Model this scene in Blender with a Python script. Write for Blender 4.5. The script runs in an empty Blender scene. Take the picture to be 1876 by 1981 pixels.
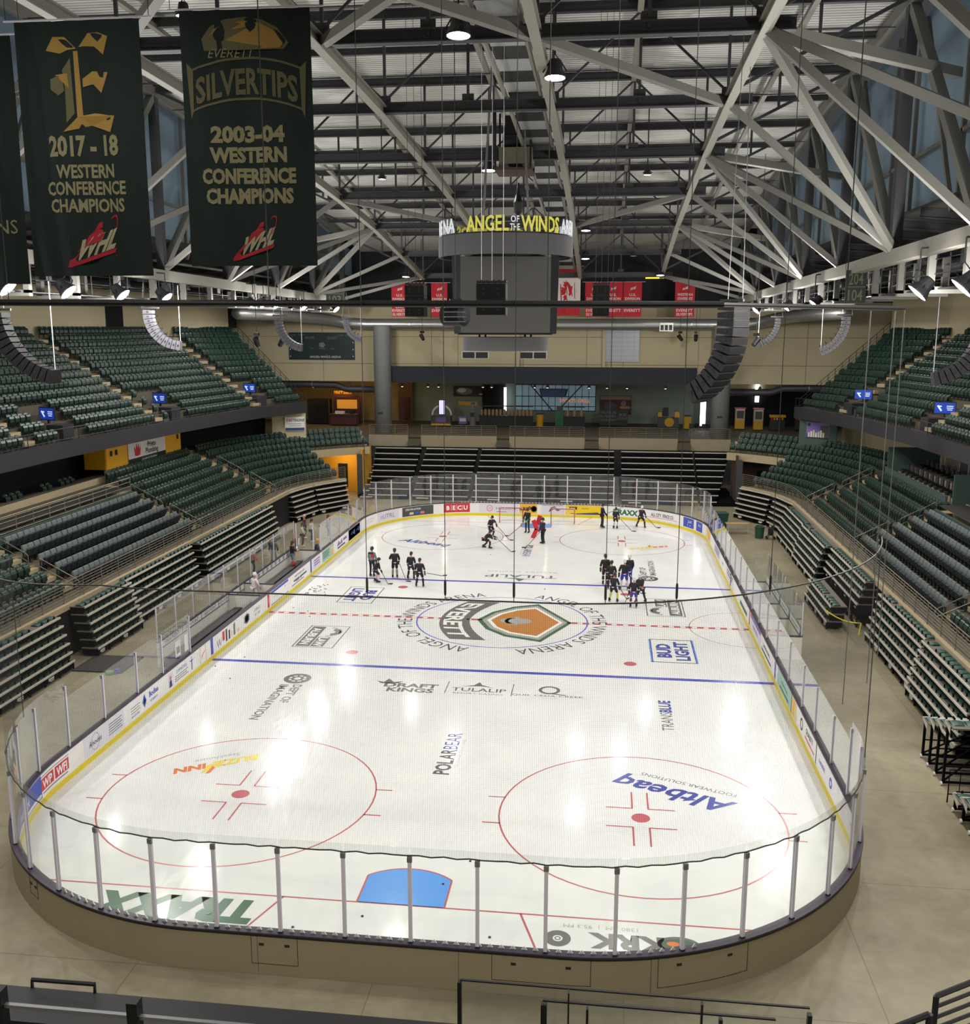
import bpy, math, random
from math import pi, sin, cos, sqrt, atan2, radians as RAD
from mathutils import Vector as V, Matrix as M4
random.seed(7)
SC = bpy.context.scene
COL = SC.collection

# ------------------------------------------------------------------ camera
cam_d = bpy.data.cameras.new('camera')
cam = bpy.data.objects.new('camera', cam_d); COL.objects.link(cam)
YAW, PIT, ROL = -.1211, .186, .0013
fw = V((sin(YAW)*cos(PIT), cos(YAW)*cos(PIT), -sin(PIT)))
r0 = V((cos(YAW), -sin(YAW), 0)); u0 = r0.cross(fw)
rt = cos(ROL)*r0 + sin(ROL)*u0; up = -sin(ROL)*r0 + cos(ROL)*u0
cam.matrix_world = M4((( rt.x, up.x, -fw.x, 5.2431), (rt.y, up.y, -fw.y, -50.7351), (rt.z, up.z, -fw.z, 15.5728), (0, 0, 0, 1)))
cam_d.sensor_fit = 'VERTICAL'; cam_d.sensor_height = 36.0
cam_d.lens = 36.0*1900.4/1981.0
cam_d.clip_start = .05; cam_d.clip_end = 500
SC.camera = cam

# ------------------------------------------------------------------ world, light, exposure
SC.view_settings.view_transform = 'Standard'; SC.view_settings.look = 'None'
SC.view_settings.gamma = 1.0; SC.view_settings.use_curve_mapping = False
SC.view_settings.exposure = -0.14
wd = bpy.data.worlds.new('world'); SC.world = wd; wd.use_nodes = True
wd.node_tree.nodes['Background'].inputs[0].default_value = (.9, .95, 1, 1)
wd.node_tree.nodes['Background'].inputs[1].default_value = .06
cy = SC.cycles
cy.max_bounces = 8; cy.diffuse_bounces = 4; cy.glossy_bounces = 3; cy.transmission_bounces = 4
cy.transparent_max_bounces = 24; cy.caustics_reflective = False; cy.caustics_refractive = False
cy.sample_clamp_indirect = 4.0; cy.use_denoising = True
try: cy.use_light_tree = True
except Exception: pass
SPOT_W = 950.0      # each rink lamp, its added all-round fill, each roof lamp, each added fill flood
FILL_PT_W = 1200.0
DOWN_W = 1100.0
ROOF_FILL_W = 2300.0
STAND_FILL_W = 1150.0
NEAR_FILL_W = 4200.0

# ------------------------------------------------------------------ materials
def lin(h):
    if isinstance(h, (tuple, list)): return tuple(h[:3])
    h = h.lstrip('#'); o = []
    for i in (0, 2, 4):
        c = int(h[i:i+2], 16)/255
        o.append(c/12.92 if c <= .04045 else ((c+.055)/1.055)**2.4)
    return tuple(o)
_mats = {}
def mat(name, col, rough=.6, metal=0., spec=.5, coat=0., emit=0., noise=0., nscale=3., alpha=1.):
    if name in _mats: return _mats[name]
    m = bpy.data.materials.new(name); m.use_nodes = True; _mats[name] = m
    nt = m.node_tree; b = nt.nodes['Principled BSDF']; c = (*lin(col), 1)
    b.inputs['Base Color'].default_value = c; b.inputs['Roughness'].default_value = rough
    b.inputs['Metallic'].default_value = metal; b.inputs['Specular IOR Level'].default_value = spec
    b.inputs['Coat Weight'].default_value = coat; b.inputs['Coat Roughness'].default_value = .15
    b.inputs['Alpha'].default_value = alpha
    if emit:
        b.inputs['Emission Color'].default_value = c; b.inputs['Emission Strength'].default_value = emit
    if noise:
        tc = nt.nodes.new('ShaderNodeTexCoord'); n = nt.nodes.new('ShaderNodeTexNoise')
        n.inputs['Scale'].default_value = nscale; n.inputs['Detail'].default_value = 6
        mp = nt.nodes.new('ShaderNodeMapRange'); mp.inputs[3].default_value = 1-noise; mp.inputs[4].default_value = 1+noise
        mx = nt.nodes.new('ShaderNodeMix'); mx.data_type = 'RGBA'; mx.blend_type = 'MULTIPLY'; mx.inputs[0].default_value = 1
        mx.inputs[6].default_value = c
        nt.links.new(tc.outputs['Object'], n.inputs['Vector']); nt.links.new(n.outputs[0], mp.inputs[0])
        nt.links.new(mp.outputs[0], mx.inputs[7]); nt.links.new(mx.outputs[2], b.inputs['Base Color'])
    return m
def paint(name, h): return mat('paint_'+name, h, .55, 0, .4)
def mixmat(name, build):
    m = bpy.data.materials.new(name); m.use_nodes = True; _mats[name] = m
    nt = m.node_tree; nt.nodes.clear(); out = nt.nodes.new('ShaderNodeOutputMaterial')
    nt.links.new(build(nt), out.inputs[0]); return m

# ------------------------------------------------------------------ mesh builder
class MB:
    def __init__(s): s.v = []; s.f = []; s.m = []; s.mats = []
    def mi(s, m):
        if m not in s.mats: s.mats.append(m)
        return s.mats.index(m)
    def add(s, vs, fs, m, T=None):
        k = len(s.v); i = s.mi(m)
        if T is not None: vs = [T @ V(p) for p in vs]
        s.v += [tuple(p) for p in vs]
        for f in fs: s.f.append(tuple(q+k for q in f)); s.m.append(i)
        return s
    def box(s, c, d, m, rz=0., T=None):
        x, y, z = d[0]/2, d[1]/2, d[2]/2
        R = M4.Translation(V(c)) @ M4.Rotation(rz, 4, 'Z')
        if T is not None: R = T @ R
        vs = [R @ V((a*x, b*y, e*z)) for e in (-1, 1) for b in (-1, 1) for a in (-1, 1)]
        return s.add(vs, [(0,2,3,1),(4,5,7,6),(0,1,5,4),(2,6,7,3),(0,4,6,2),(1,3,7,5)], m)
    def beam(s, p, q, w, h, m, upv=(0, 0, 1)):
        p, q = V(p), V(q); d = q-p
        if d.length < 1e-6: return s
        d.normalize(); u = V(upv)
        if abs(d.dot(u)) > .98: u = V((0, 1, 0))
        x = d.cross(u).normalized(); u = x.cross(d)
        vs = [e + x*a*w/2 + u*b*h/2 for e in (p, q) for (a, b) in ((-1,-1),(1,-1),(1,1),(-1,1))]
        return s.add(vs, [(0,1,2,3),(7,6,5,4),(0,4,5,1),(1,5,6,2),(2,6,7,3),(3,7,4,0)], m)
    def ibeam(s, p, q, w, h, m, t=.04):
        up_ = V((0, 0, 1)); d = (V(q)-V(p)).normalized(); x = d.cross(up_)
        u = x.cross(d).normalized() if x.length > 1e-4 else V((0, 1, 0))
        s.beam(p, q, t*.8, h-2*t, m)
        s.beam(V(p)+u*(h-t)/2, V(q)+u*(h-t)/2, w, t, m); s.beam(V(p)-u*(h-t)/2, V(q)-u*(h-t)/2, w, t, m)
        return s
    def path(s, pts, r, m, n=6, closed=False, cap=True, radii=None):
        pts = [V(p) for p in pts]; N = len(pts); rings = []; prev = None
        for i, p in enumerate(pts):
            a = pts[(i-1) % N] if (i > 0 or closed) else p; b = pts[(i+1) % N] if (i < N-1 or closed) else p
            d = (b-a).normalized()
            if prev is None:
                u = V((0, 0, 1)) if abs(d.z) < .9 else V((0, 1, 0))
            else: u = prev
            x = d.cross(u)
            if x.length < 1e-5: x = d.cross(V((1, 0, 0)))
            x.normalize(); u = x.cross(d); prev = u
            rr = radii[i] if radii else r
            rings.append([p + (x*cos(2*pi*k/n) + u*sin(2*pi*k/n))*rr for k in range(n)])
        vs = [q for R in rings for q in R]; fs = []
        for i in range(N if closed else N-1):
            j = (i+1) % N
            for k in range(n):
                l = (k+1) % n; fs.append((i*n+k, i*n+l, j*n+l, j*n+k))
        if cap and not closed: fs += [tuple(range(n))[::-1], tuple((N-1)*n+k for k in range(n))]
        return s.add(vs, fs, m)
    def tube(s, p, q, r, m, n=6): return s.path([p, q], r, m, n)
    def lathe(s, prof, m, n=16, T=None, cap=True):
        vs = [(r*cos(2*pi*k/n), r*sin(2*pi*k/n), z) for r, z in prof for k in range(n)]; fs = []
        for i in range(len(prof)-1):
            for k in range(n):
                l = (k+1) % n; fs.append((i*n+k, i*n+l, (i+1)*n+l, (i+1)*n+k))
        if cap: fs += [tuple(range(n))[::-1], tuple((len(prof)-1)*n+k for k in range(n))]
        return s.add(vs, fs, m, T)
    def prism(s, poly, a, b, m, T=None):          # poly in local xy, from z=a to z=b
        n = len(poly); vs = [(x, y, a) for x, y in poly] + [(x, y, b) for x, y in poly]
        ar = sum(poly[i][0]*poly[(i+1) % n][1]-poly[(i+1) % n][0]*poly[i][1] for i in range(n))
        fs = [tuple(range(n))[::-1], tuple(range(n, 2*n))] + [(i, (i+1) % n, n+(i+1) % n, n+i) for i in range(n)]
        if ar < 0: fs = [f[::-1] for f in fs]
        return s.add(vs, fs, m, T)
    def flat(s, poly, m, T=None, z=0.): return s.add([(x, y, z) for x, y in poly], [tuple(range(len(poly)))], m, T)
    def rect(s, x0, y0, x1, y1, m, T=None, z=0., seg=1):
        vs = []; fs = []
        for i in range(seg+1):
            x = x0+(x1-x0)*i/seg; vs += [(x, y0, z), (x, y1, z)]
        for i in range(seg): fs.append((2*i, 2*i+2, 2*i+3, 2*i+1))
        return s.add(vs, fs, m, T)
    def ring(s, r0_, r1, m, T=None, z=0., a0=0., a1=2*pi, n=64):
        vs = []; fs = []
        for i in range(n+1):
            a = a0+(a1-a0)*i/n; vs += [(r0_*cos(a), r0_*sin(a), z), (r1*cos(a), r1*sin(a), z)]
        for i in range(n): fs.append((2*i, 2*i+1, 2*i+3, 2*i+2))
        return s.add(vs, fs, m, T)
    def disk(s, r, m, T=None, z=0., n=32, sx=1., sy=1.):
        return s.add([(r*sx*cos(2*pi*k/n), r*sy*sin(2*pi*k/n), z) for k in range(n)], [tuple(range(n))], m, T)
    def text(s, txt, size, m, T=None, x=0., y=0., z=0., align='C', wx=1., shear=0., bold=0., space=1., ext=0., fn=None):
        vs, fs = text_geo(txt, bold, space, ext)
        w = TEXT_W[(txt, bold, space, ext)]
        ox = {'C': -w/2, 'L': 0, 'R': -w}[align]
        pts = []
        for a, b, e in vs:
            X = (a+ox)*size*wx + b*size*shear + x; Y = b*size + y
            pts.append((X, Y, e*size+z) if fn is None else fn(X, Y, e*size+z))
        return s.add(pts, fs, m, T)
    def build(s, name, parent=None, smooth=False, auto=False, label=None):
        me = bpy.data.meshes.new(name)
        me.from_pydata(s.v, [], s.f)
        for m in s.mats: me.materials.append(m)
        if len(s.mats) > 1: me.polygons.foreach_set('material_index', s.m)
        if smooth: me.polygons.foreach_set('use_smooth', [True]*len(s.f))
        me.update()
        if auto: me.set_sharp_from_angle(angle=RAD(35)) if hasattr(me, 'set_sharp_from_angle') else None
        o = bpy.data.objects.new(name, me); COL.objects.link(o)
        if parent is not None: o.parent = parent; CH.setdefault(parent.name, []).append(o)
        if label: o['label'] = label
        return o
TMP = bpy.data.scenes.new('tmp'); TVL = TMP.view_layers[0]      # scratch scene for evaluating text and skins
def evald(o): TVL.update(); return o.evaluated_get(TVL.depsgraph)
TEXT_W = {}; _tg = {}
def text_geo(txt, bold=0., space=1., ext=0.):
    k = (txt, bold, space, ext)
    if k in _tg: return _tg[k]
    c = bpy.data.curves.new('t', 'FONT'); c.body = txt; c.size = 1.0; c.resolution_u = 2
    c.offset = bold; c.space_character = space; c.extrude = ext; c.fill_mode = 'BOTH' if ext else 'FRONT'
    o = bpy.data.objects.new('t', c); TMP.collection.objects.link(o)
    ev = evald(o); me = ev.to_mesh()
    vs = [tuple(v.co) for v in me.vertices]; fs = [tuple(p.vertices) for p in me.polygons]
    ev.to_mesh_clear(); bpy.data.objects.remove(o); bpy.data.curves.remove(c)
    x0 = min([v[0] for v in vs] or [0]); x1 = max([v[0] for v in vs] or [0])
    vs = [((v[0]-x0)/.73, v[1]/.73, v[2]) for v in vs]      # cap height = 1
    TEXT_W[k] = (x1-x0)/.73; _tg[k] = (vs, fs); return _tg[k]
def text_w(txt, bold=0., space=1., ext=0.): text_geo(txt, bold, space, ext); return TEXT_W[(txt, bold, space, ext)]

# ------------------------------------------------------------------ things
def thing(name, label, cat, loc=(0, 0, 0), rz=0., group=None):
    o = bpy.data.objects.new(name, None); COL.objects.link(o)
    o.location = loc; o.rotation_euler = (0, 0, rz); o.empty_display_size = .2
    return tag(o, label, cat, group)
def tag(o, label, cat, group=None, kind=None):
    o['label'] = label; o['category'] = cat
    if group: o['group'] = group
    if kind: o['kind'] = kind
    return o
def struct(o, label=None):
    o['kind'] = 'structure'
    if label: o['label'] = label
    return o
CH = {}
def dup(root, loc=None, rz=None, label=None, group=None):
    r = root.copy(); COL.objects.link(r)
    if loc is not None: r.location = loc
    if rz is not None: r.rotation_euler = (0, 0, rz)
    if label: r['label'] = label
    if group: r['group'] = group
    for ch in CH.get(root.name, []):
        c = ch.copy(); COL.objects.link(c); c.parent = r; CH.setdefault(r.name, []).append(c)
        for g in CH.get(ch.name, []):
            d = g.copy(); COL.objects.link(d); d.parent = c; CH.setdefault(c.name, []).append(d)
    return r
def frame(o, x, y, z=None):                        # 4x4 from origin and axes
    x = V(x).normalized(); y = V(y).normalized(); z = x.cross(y) if z is None else V(z)
    o = V(o); return M4(((x.x, y.x, z.x, o.x), (x.y, y.y, z.y, o.y), (x.z, y.z, z.z, o.z), (0, 0, 0, 1)))
def lerp(a, b, t): return V(a)*(1-t) + V(b)*t
def ordinal(n):
    w = ['first','second','third','fourth','fifth','sixth','seventh','eighth','ninth','tenth','eleventh','twelfth','thirteenth','fourteenth',
         'fifteenth','sixteenth','seventeenth','eighteenth','nineteenth','twentieth']
    if n < 20: return w[n]
    t = {2:'twenty',3:'thirty',4:'forty'}[(n+1)//10]; k = (n+1) % 10
    return {2:'twentieth',3:'thirtieth',4:'fortieth'}[(n+1)//10] if k == 0 else t+'-'+w[k-1]
def ts(a, b, st):
    k = max(1, int(round((b-a)/st))); return [a+(b-a)*i/k for i in range(k+1)]
# ================================================================== ICE, BOARDS, GLASS, NET, FLOOR
HW, HL, RC = 13.0, 29.8, 8.5
LS, LE, LC = 2*(HL-RC), 2*(HW-RC), pi/2*RC
S1 = LS; S2 = S1+LC; S3 = S2+LE; S4 = S3+LC; S5 = S4+LS; S6 = S5+LC; S7 = S6+LE; S8 = S7+LC   # S8 = whole perimeter
def rink(s, off=0.):          # point and inward normal on the board line, off > 0 outwards
    s = s % S8; a, b = HW-RC, HL-RC
    if s < S1: p, n = (-HW, -b+s), (1, 0)
    elif s < S2: t = (s-S1)/RC; n = (cos(t), -sin(t)); p = (-a-RC*n[0], b-RC*n[1])
    elif s < S3: p, n = (-a+s-S2, HL), (0, -1)
    elif s < S4: t = (s-S3)/RC; n = (-sin(t), -cos(t)); p = (a-RC*n[0], b-RC*n[1])
    elif s < S5: p, n = (HW, b-(s-S4)), (-1, 0)
    elif s < S6: t = (s-S5)/RC; n = (-cos(t), sin(t)); p = (a-RC*n[0], -b-RC*n[1])
    elif s < S7: p, n = (a-(s-S6), -HL), (0, 1)
    else: t = (s-S7)/RC; n = (sin(t), cos(t)); p = (-a-RC*n[0], -b-RC*n[1])
    return V((p[0]-n[0]*off, p[1]-n[1]*off, 0)), V((n[0], n[1], 0))
def s_range(s0, s1, step=.5):
    n = max(1, int(round((s1-s0)/step))); return [s0+(s1-s0)*i/n for i in range(n+1)]
def sL(y): return y+HL-RC                # arclength on the left side
def sR(y): return S4+HL-RC-y             # arclength on the right side
def band(mb, s0, s1, o0, z0, o1, z1, m, step=.4):      # ruled strip along the boards
    ss = s_range(s0, s1, step); vs = []; fs = []
    for s in ss:
        a, _ = rink(s, o0); b, _ = rink(s, o1)
        vs += [(a.x, a.y, z0), (b.x, b.y, z1)]
    for i in range(len(ss)-1): fs.append((2*i, 2*i+2, 2*i+3, 2*i+1))
    return mb.add(vs, fs, m)
def slab(mb, s0, s1, o0, o1, z0, z1, m, step=.4, ends=True):
    band(mb, s0, s1, o0, z0, o0, z1, m, step); band(mb, s0, s1, o0, z1, o1, z1, m, step)
    band(mb, s0, s1, o1, z1, o1, z0, m, step); band(mb, s0, s1, o1, z0, o0, z0, m, step)
    if ends:
        for s in (s0, s1):
            a, _ = rink(s, o0); b, _ = rink(s, o1)
            mb.add([(a.x, a.y, z0), (b.x, b.y, z0), (b.x, b.y, z1), (a.x, a.y, z1)], [(0, 1, 2, 3)], m)
    return mb

# ---- materials
def _ice(nt):
    b = nt.nodes.new('ShaderNodeBsdfPrincipled'); tc = nt.nodes.new('ShaderNodeTexCoord')
    n = nt.nodes.new('ShaderNodeTexNoise'); n.inputs['Scale'].default_value = .35; n.inputs['Detail'].default_value = 9; n.inputs['Roughness'].default_value = .7
    cr = nt.nodes.new('ShaderNodeValToRGB')
    cr.color_ramp.elements[0].position = .3; cr.color_ramp.elements[0].color = (*lin('#dcdedd'), 1)
    cr.color_ramp.elements[1].position = .7; cr.color_ramp.elements[1].color = (*lin('#ecebe7'), 1)
    nt.links.new(tc.outputs['Object'], n.inputs['Vector']); nt.links.new(n.outputs[0], cr.inputs[0]); nt.links.new(cr.outputs[0], b.inputs['Base Color'])
    mpp = nt.nodes.new('ShaderNodeMapping'); mpp.inputs['Scale'].default_value = (3, .6, 1); mpp.inputs['Rotation'].default_value = (0, 0, .6)
    n2 = nt.nodes.new('ShaderNodeTexNoise'); n2.inputs['Scale'].default_value = 2.5; n2.inputs['Detail'].default_value = 8
    r = nt.nodes.new('ShaderNodeMapRange'); r.inputs[1].default_value = .3; r.inputs[2].default_value = .7; r.inputs[3].default_value = .05; r.inputs[4].default_value = .17
    nt.links.new(tc.outputs['Object'], mpp.inputs[0]); nt.links.new(mpp.outputs[0], n2.inputs['Vector']); nt.links.new(n2.outputs[0], r.inputs[0]); nt.links.new(r.outputs[0], b.inputs['Roughness'])
    b.inputs['Specular IOR Level'].default_value = .2
    return b.outputs[0]
M_ICE = mixmat('ice', _ice)
def icepaint(name, h): return mat('ice_'+name, h, .2, 0, .35)
I_RED = icepaint('red', '#bb6067'); I_BLUE = icepaint('blue', '#5154b2'); I_CIRC = icepaint('circle_blue', '#6a6fc8')
I_CREASE = icepaint('crease', '#5a9be8'); I_GREY = icepaint('grey', '#6f6e6b'); I_DARK = icepaint('dark', '#565559')
I_NAVY = icepaint('navy', '#48509c'); I_GREEN = icepaint('green', '#4b6b58'); I_LT = icepaint('light', '#a9aaa4')
I_YEL = icepaint('yellow', '#e5cf52'); I_ORG = icepaint('orange', '#dc7a44'); I_BRN = icepaint('brown', '#c08246'); I_WHT = icepaint('white', '#f2f1ec')
M_WHITE = mat('board_white', '#e9e6e4', .35, 0, .5); M_YEL = mat('kick_yellow', '#e0cc10', .4)
M_CAP = mat('cap_rail', '#3a3140', .4); M_BEIGE = mat('board_back', '#93896f', .55, noise=.06, nscale=2)
M_ALU = mat('aluminium', '#d3cfdb', .4, .0); M_STEEL = mat('steel', '#8b8c8e', .4, .7); M_BLACK = mat('black', '#0c0c0e', .5)
M_DARK = mat('dark_steel', '#1b1b1f', .5); M_RUBBER = mat('rubber', '#17161a', .8)
def _glass(nt):
    t = nt.nodes.new('ShaderNodeBsdfTransparent'); t.inputs[0].default_value = (.965, .98, .97, 1)
    g = nt.nodes.new('ShaderNodeBsdfGlossy'); g.inputs['Roughness'].default_value = .015; g.inputs[0].default_value = (1, 1, 1, 1)
    d = nt.nodes.new('ShaderNodeBsdfDiffuse'); d.inputs[0].default_value = (.85, .85, .9, 1)
    lw = nt.nodes.new('ShaderNodeLayerWeight'); lw.inputs[0].default_value = .5
    pw = nt.nodes.new('ShaderNodeMath'); pw.operation = 'POWER'; pw.inputs[1].default_value = 5
    f = nt.nodes.new('ShaderNodeMath'); f.operation = 'MULTIPLY_ADD'; f.inputs[1].default_value = .96; f.inputs[2].default_value = .035
    nt.links.new(lw.outputs['Facing'], pw.inputs[0]); nt.links.new(pw.outputs[0], f.inputs[0])
    m1 = nt.nodes.new('ShaderNodeMixShader'); m1.inputs[0].default_value = .022
    m2 = nt.nodes.new('ShaderNodeMixShader')
    nt.links.new(t.outputs[0], m1.inputs[1]); nt.links.new(d.outputs[0], m1.inputs[2])
    nt.links.new(f.outputs[0], m2.inputs[0]); nt.links.new(m1.outputs[0], m2.inputs[1]); nt.links.new(g.outputs[0], m2.inputs[2])
    return m2.outputs[0]
M_GLASS = mixmat('rink_glass', _glass)
def _concrete(nt):
    b = nt.nodes.new('ShaderNodeBsdfPrincipled'); tc = nt.nodes.new('ShaderNodeTexCoord')
    n = nt.nodes.new('ShaderNodeTexNoise'); n.inputs['Scale'].default_value = .22; n.inputs['Detail'].default_value = 10; n.inputs['Roughness'].default_value = .62
    n2 = nt.nodes.new('ShaderNodeTexNoise'); n2.inputs['Scale'].default_value = 3.; n2.inputs['Detail'].default_value = 8
    cr = nt.nodes.new('ShaderNodeValToRGB')
    cr.color_ramp.elements[0].position = .32; cr.color_ramp.elements[0].color = (*lin('#6e6550'), 1)
    cr.color_ramp.elements[1].position = .68; cr.color_ramp.elements[1].color = (*lin('#989078'), 1)
    mp = nt.nodes.new('ShaderNodeMapRange'); mp.inputs[3].default_value = .82; mp.inputs[4].default_value = 1.16
    # expansion joints
    br = nt.nodes.new('ShaderNodeTexBrick'); br.offset = 0; br.inputs['Scale'].default_value = 1; br.inputs['Mortar Size'].default_value = .02
    br.inputs['Brick Width'].default_value = 6.; br.inputs['Row Height'].default_value = 6.; br.inputs['Color1'].default_value = (1, 1, 1, 1); br.inputs['Color2'].default_value = (1, 1, 1, 1); br.inputs['Mortar'].default_value = (.72, .7, .68, 1)
    mx = nt.nodes.new('ShaderNodeMix'); mx.data_type = 'RGBA'; mx.blend_type = 'MULTIPLY'; mx.inputs[0].default_value = 1
    mx2 = nt.nodes.new('ShaderNodeMix'); mx2.data_type = 'RGBA'; mx2.blend_type = 'MULTIPLY'; mx2.inputs[0].default_value = 1
    L = nt.links.new
    L(tc.outputs['Object'], n.inputs['Vector']); L(tc.outputs['Object'], n2.inputs['Vector']); L(tc.outputs['Object'], br.inputs['Vector'])
    L(n.outputs[0], cr.inputs[0]); L(n2.outputs[0], mp.inputs[0]); L(cr.outputs[0], mx.inputs[6]); L(mp.outputs[0], mx.inputs[7])
    L(mx.outputs[2], mx2.inputs[6]); L(br.outputs[0], mx2.inputs[7]); L(mx2.outputs[2], b.inputs['Base Color'])
    b.inputs['Roughness'].default_value = .42; b.inputs['Specular IOR Level'].default_value = .35
    return b.outputs[0]
M_CONC = mixmat('concrete_floor', _concrete)

# ---- event floor with a hole for the ice is not needed: the ice lies 3 cm above it
mb = MB(); mb.box((0, 5, -.06), (130, 150, .1), M_CONC)
floor = struct(mb.build('floor'))
mb = MB(); pts = [rink(s, .05)[0] for s in s_range(0, S8, .5)[:-1]]
mb.prism([(p.x, p.y) for p in pts], -.005, .02, M_ICE)
ice = struct(mb.build('ice_floor'))
ZI = .0225
# ---- painted lines and logos (each a painted part of the ice)
def imark(name, fn, label=None):
    m = MB(); fn(m); return m.build(name, ice, label=label)
def iline(m, x0, y0, x1, y1, w, mt, z=ZI):
    d = V((x1-x0, y1-y0, 0)); n = V((-d.y, d.x, 0)).normalized()*w/2; a = V((x0, y0, z)); b = V((x1, y1, z))
    m.add([a-n, b-n, b+n, a+n], [(0, 1, 2, 3)], mt)
for yb in (-8.0, 8.0): imark('blue_line', lambda m: iline(m, -HW, yb, HW, yb, .30, I_BLUE))
def _center(m):
    iline(m, -HW, 0, HW, 0, .30, I_RED)
    for k in range(-21, 22): iline(m, k*.6-.13, 0, k*.6+.13, 0, .2, I_WHT, ZI+.001)
imark('center_line', _center)
for yg in (-26.75, 26.75):
    def _g(m):
        sg = 1 if yg > 0 else -1; hx = HW-RC+sqrt(RC**2-(26.75-HL+RC)**2)
        iline(m, -hx, yg, hx, yg, .06, I_RED)
        for e in (-1, 1): iline(m, e*3.3, yg, e*4.35, sg*(HL-.02), .06, I_RED)
    imark('goal_line', _g)
    def _c(m):
        sg = -1 if yg > 0 else 1; n = 24; P = []
        for i in range(n+1):
            x = -1.22+2.44*i/n; P.append((x, yg+sg*(sqrt(1.83**2-x*x)+.0)))
        P = [(1.22, yg), (-1.22, yg)] + P
        m.flat(P if sg > 0 else P[::-1], I_CREASE, z=ZI)
        for a, b in zip(P[1:], P[2:]+[P[0]]): iline(m, a[0], a[1], b[0], b[1], .055, I_RED, ZI+.001)
    imark('goal_crease', _c)
for X in (-6.7, 6.7):
    for Y in (-21.03, 21.03):
        def _f(m):
            T = M4.Translation((X, Y, ZI)); m.ring(4.545, 4.60, I_RED, T); m.disk(.30, I_RED, T)
            for e in (-1, 1):
                for g in (-1, 1):
                    iline(m, X+e*.25, Y+g*.62, X+e*1.12, Y+g*.62, .06, I_RED); iline(m, X+e*.26, Y+g*.62, X+e*.26, Y+g*1.78, .06, I_RED)
                    iline(m, X+e*4.47, Y+g*.88, X+e*5.05, Y+g*.88, .06, I_RED)
        imark('faceoff_circle', _f)
for X in (-6.7, 6.7):
    for Y in (-6.15, 6.15): imark('faceoff_spot', lambda m: m.disk(.30, I_RED, M4.Translation((X, Y, ZI))))
imark('referee_crease', lambda m: m.ring(3.03, 3.07, I_RED, M4.Translation((12.98, 0, ZI)), a0=pi/2, a1=3*pi/2))

def IT(x, y, rz): return M4.Translation((x, y, ZI+.001)) @ M4.Rotation(rz, 4, 'Z')
def outline_rect(m, T, x0, y0, x1, y1, w, mt):
    for a in ((x0, y0, x1, y0), (x1, y0, x1, y1), (x1, y1, x0, y1), (x0, y1, x0, y0)):
        d = w/2; m.rect(min(a[0], a[2])-d, min(a[1], a[3])-d, max(a[0], a[2])+d, max(a[1], a[3])+d, mt, T)
# near end, read from behind the goal line (upside down from here)
def _traxx(m):
    T = IT(-6.05, -27.12, pi); m.text('TRAXX', 1.0, I_GREEN, T, 0, 0, bold=.06, wx=.98, shear=.12, space=1.0)
imark('ice_logo', _traxx, 'green ice lettering behind the near goal line')
def _krko(m):
    T = IT(6.0, -27.4, pi); m.text('KRK', .62, I_GREY, T, -.1, 0, bold=.05, wx=1.15)
    m.ring(.13, .34, I_GREY, T @ M4.Translation((1.65, .31, 0))); m.ring(.05, .08, I_GREY, T @ M4.Translation((1.65, .31, .001)))
    m.disk(.55, I_GREY, T @ M4.Translation((-1.45, .22, 0)), sx=1, sy=.62); m.disk(.44, I_GREEN, T @ M4.Translation((-1.45, .24, .001)), sx=1, sy=.6); m.disk(.16, I_ORG, T @ M4.Translation((-1.3, .2, .002)), sy=.6)
    m.text('1380 AM  |  95.3 FM', .16, I_LT, T, .55, -.35, wx=1.1)
imark('ice_logo', _krko, 'grey radio station lettering behind the near goal line')
def _alt(m):
    for T, far in ((IT(8.05, -18.85, pi-.40), 0), (IT(-7.85, 18.35, -.36), 1)):
        w = text_w('Altbeaq', .025); m.text('Altbeaq', .92, I_NAVY, T, 0, 0, bold=.025, shear=.28, wx=4.1/(w*.92))
        if not far: m.text('FOOTWEAR SOLUTIONS', .24, I_GREY, T, -.15, -.62, wx=3.4/(text_w('FOOTWEAR SOLUTIONS')*.24))
imark('ice_logo', _alt, 'blue script lettering inside faceoff circle')
def _buzz(m):
    for (x, y, rz, k) in ((-8.55, -18.75, pi+.55, 1.), (8.7, 18.9, .42, 1.)):
        T = IT(x, y, rz)
        m.text('BUZZ', .42, I_YEL, T, -.75, .0, bold=.05, wx=1.1, shear=.2); m.text('INN', .42, I_ORG, T, .85, .0, bold=.05, wx=1.1, shear=.2)
        m.flat([(-.35, .1), (.25, .15), (.6, .75), (.25, .65), (.05, .4), (-.1, .5), (-.2, .3)], I_YEL, T, .001); m.flat([(.1, .3), (.45, .85), (.3, .85), (.05, .5)], I_ORG, T, .002)
        m.text('Steakhouse', .26, I_LT, T, -.2, -.45, shear=.25)
imark('ice_logo', _buzz, 'yellow and red lettering inside faceoff circle')
def _polar(m):
    for T in (IT(.05, -18.72, pi/2), IT(-.22, 18.75, -pi/2)):
        m.text('POL', .58, I_DARK, T, 0, 0, align='L', bold=.03, wx=.82); a = text_w('POL', .03)*.58*.82+.05
        m.text('AR', .58, I_DARK, T, a, 0, align='L', bold=.02, wx=.82); a += text_w('AR', .02)*.58*.82+.03
        m.text('BEAR', .58, I_NAVY, T, a, 0, align='L', bold=0, wx=.82)
        m.text('EXTERIOR SOLUTIONS', .13, I_LT, T, .65, -.22, align='L', wx=1.1, space=1.25)
imark('ice_logo', _polar, 'grey and blue lettering along the middle of the ice')
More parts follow.
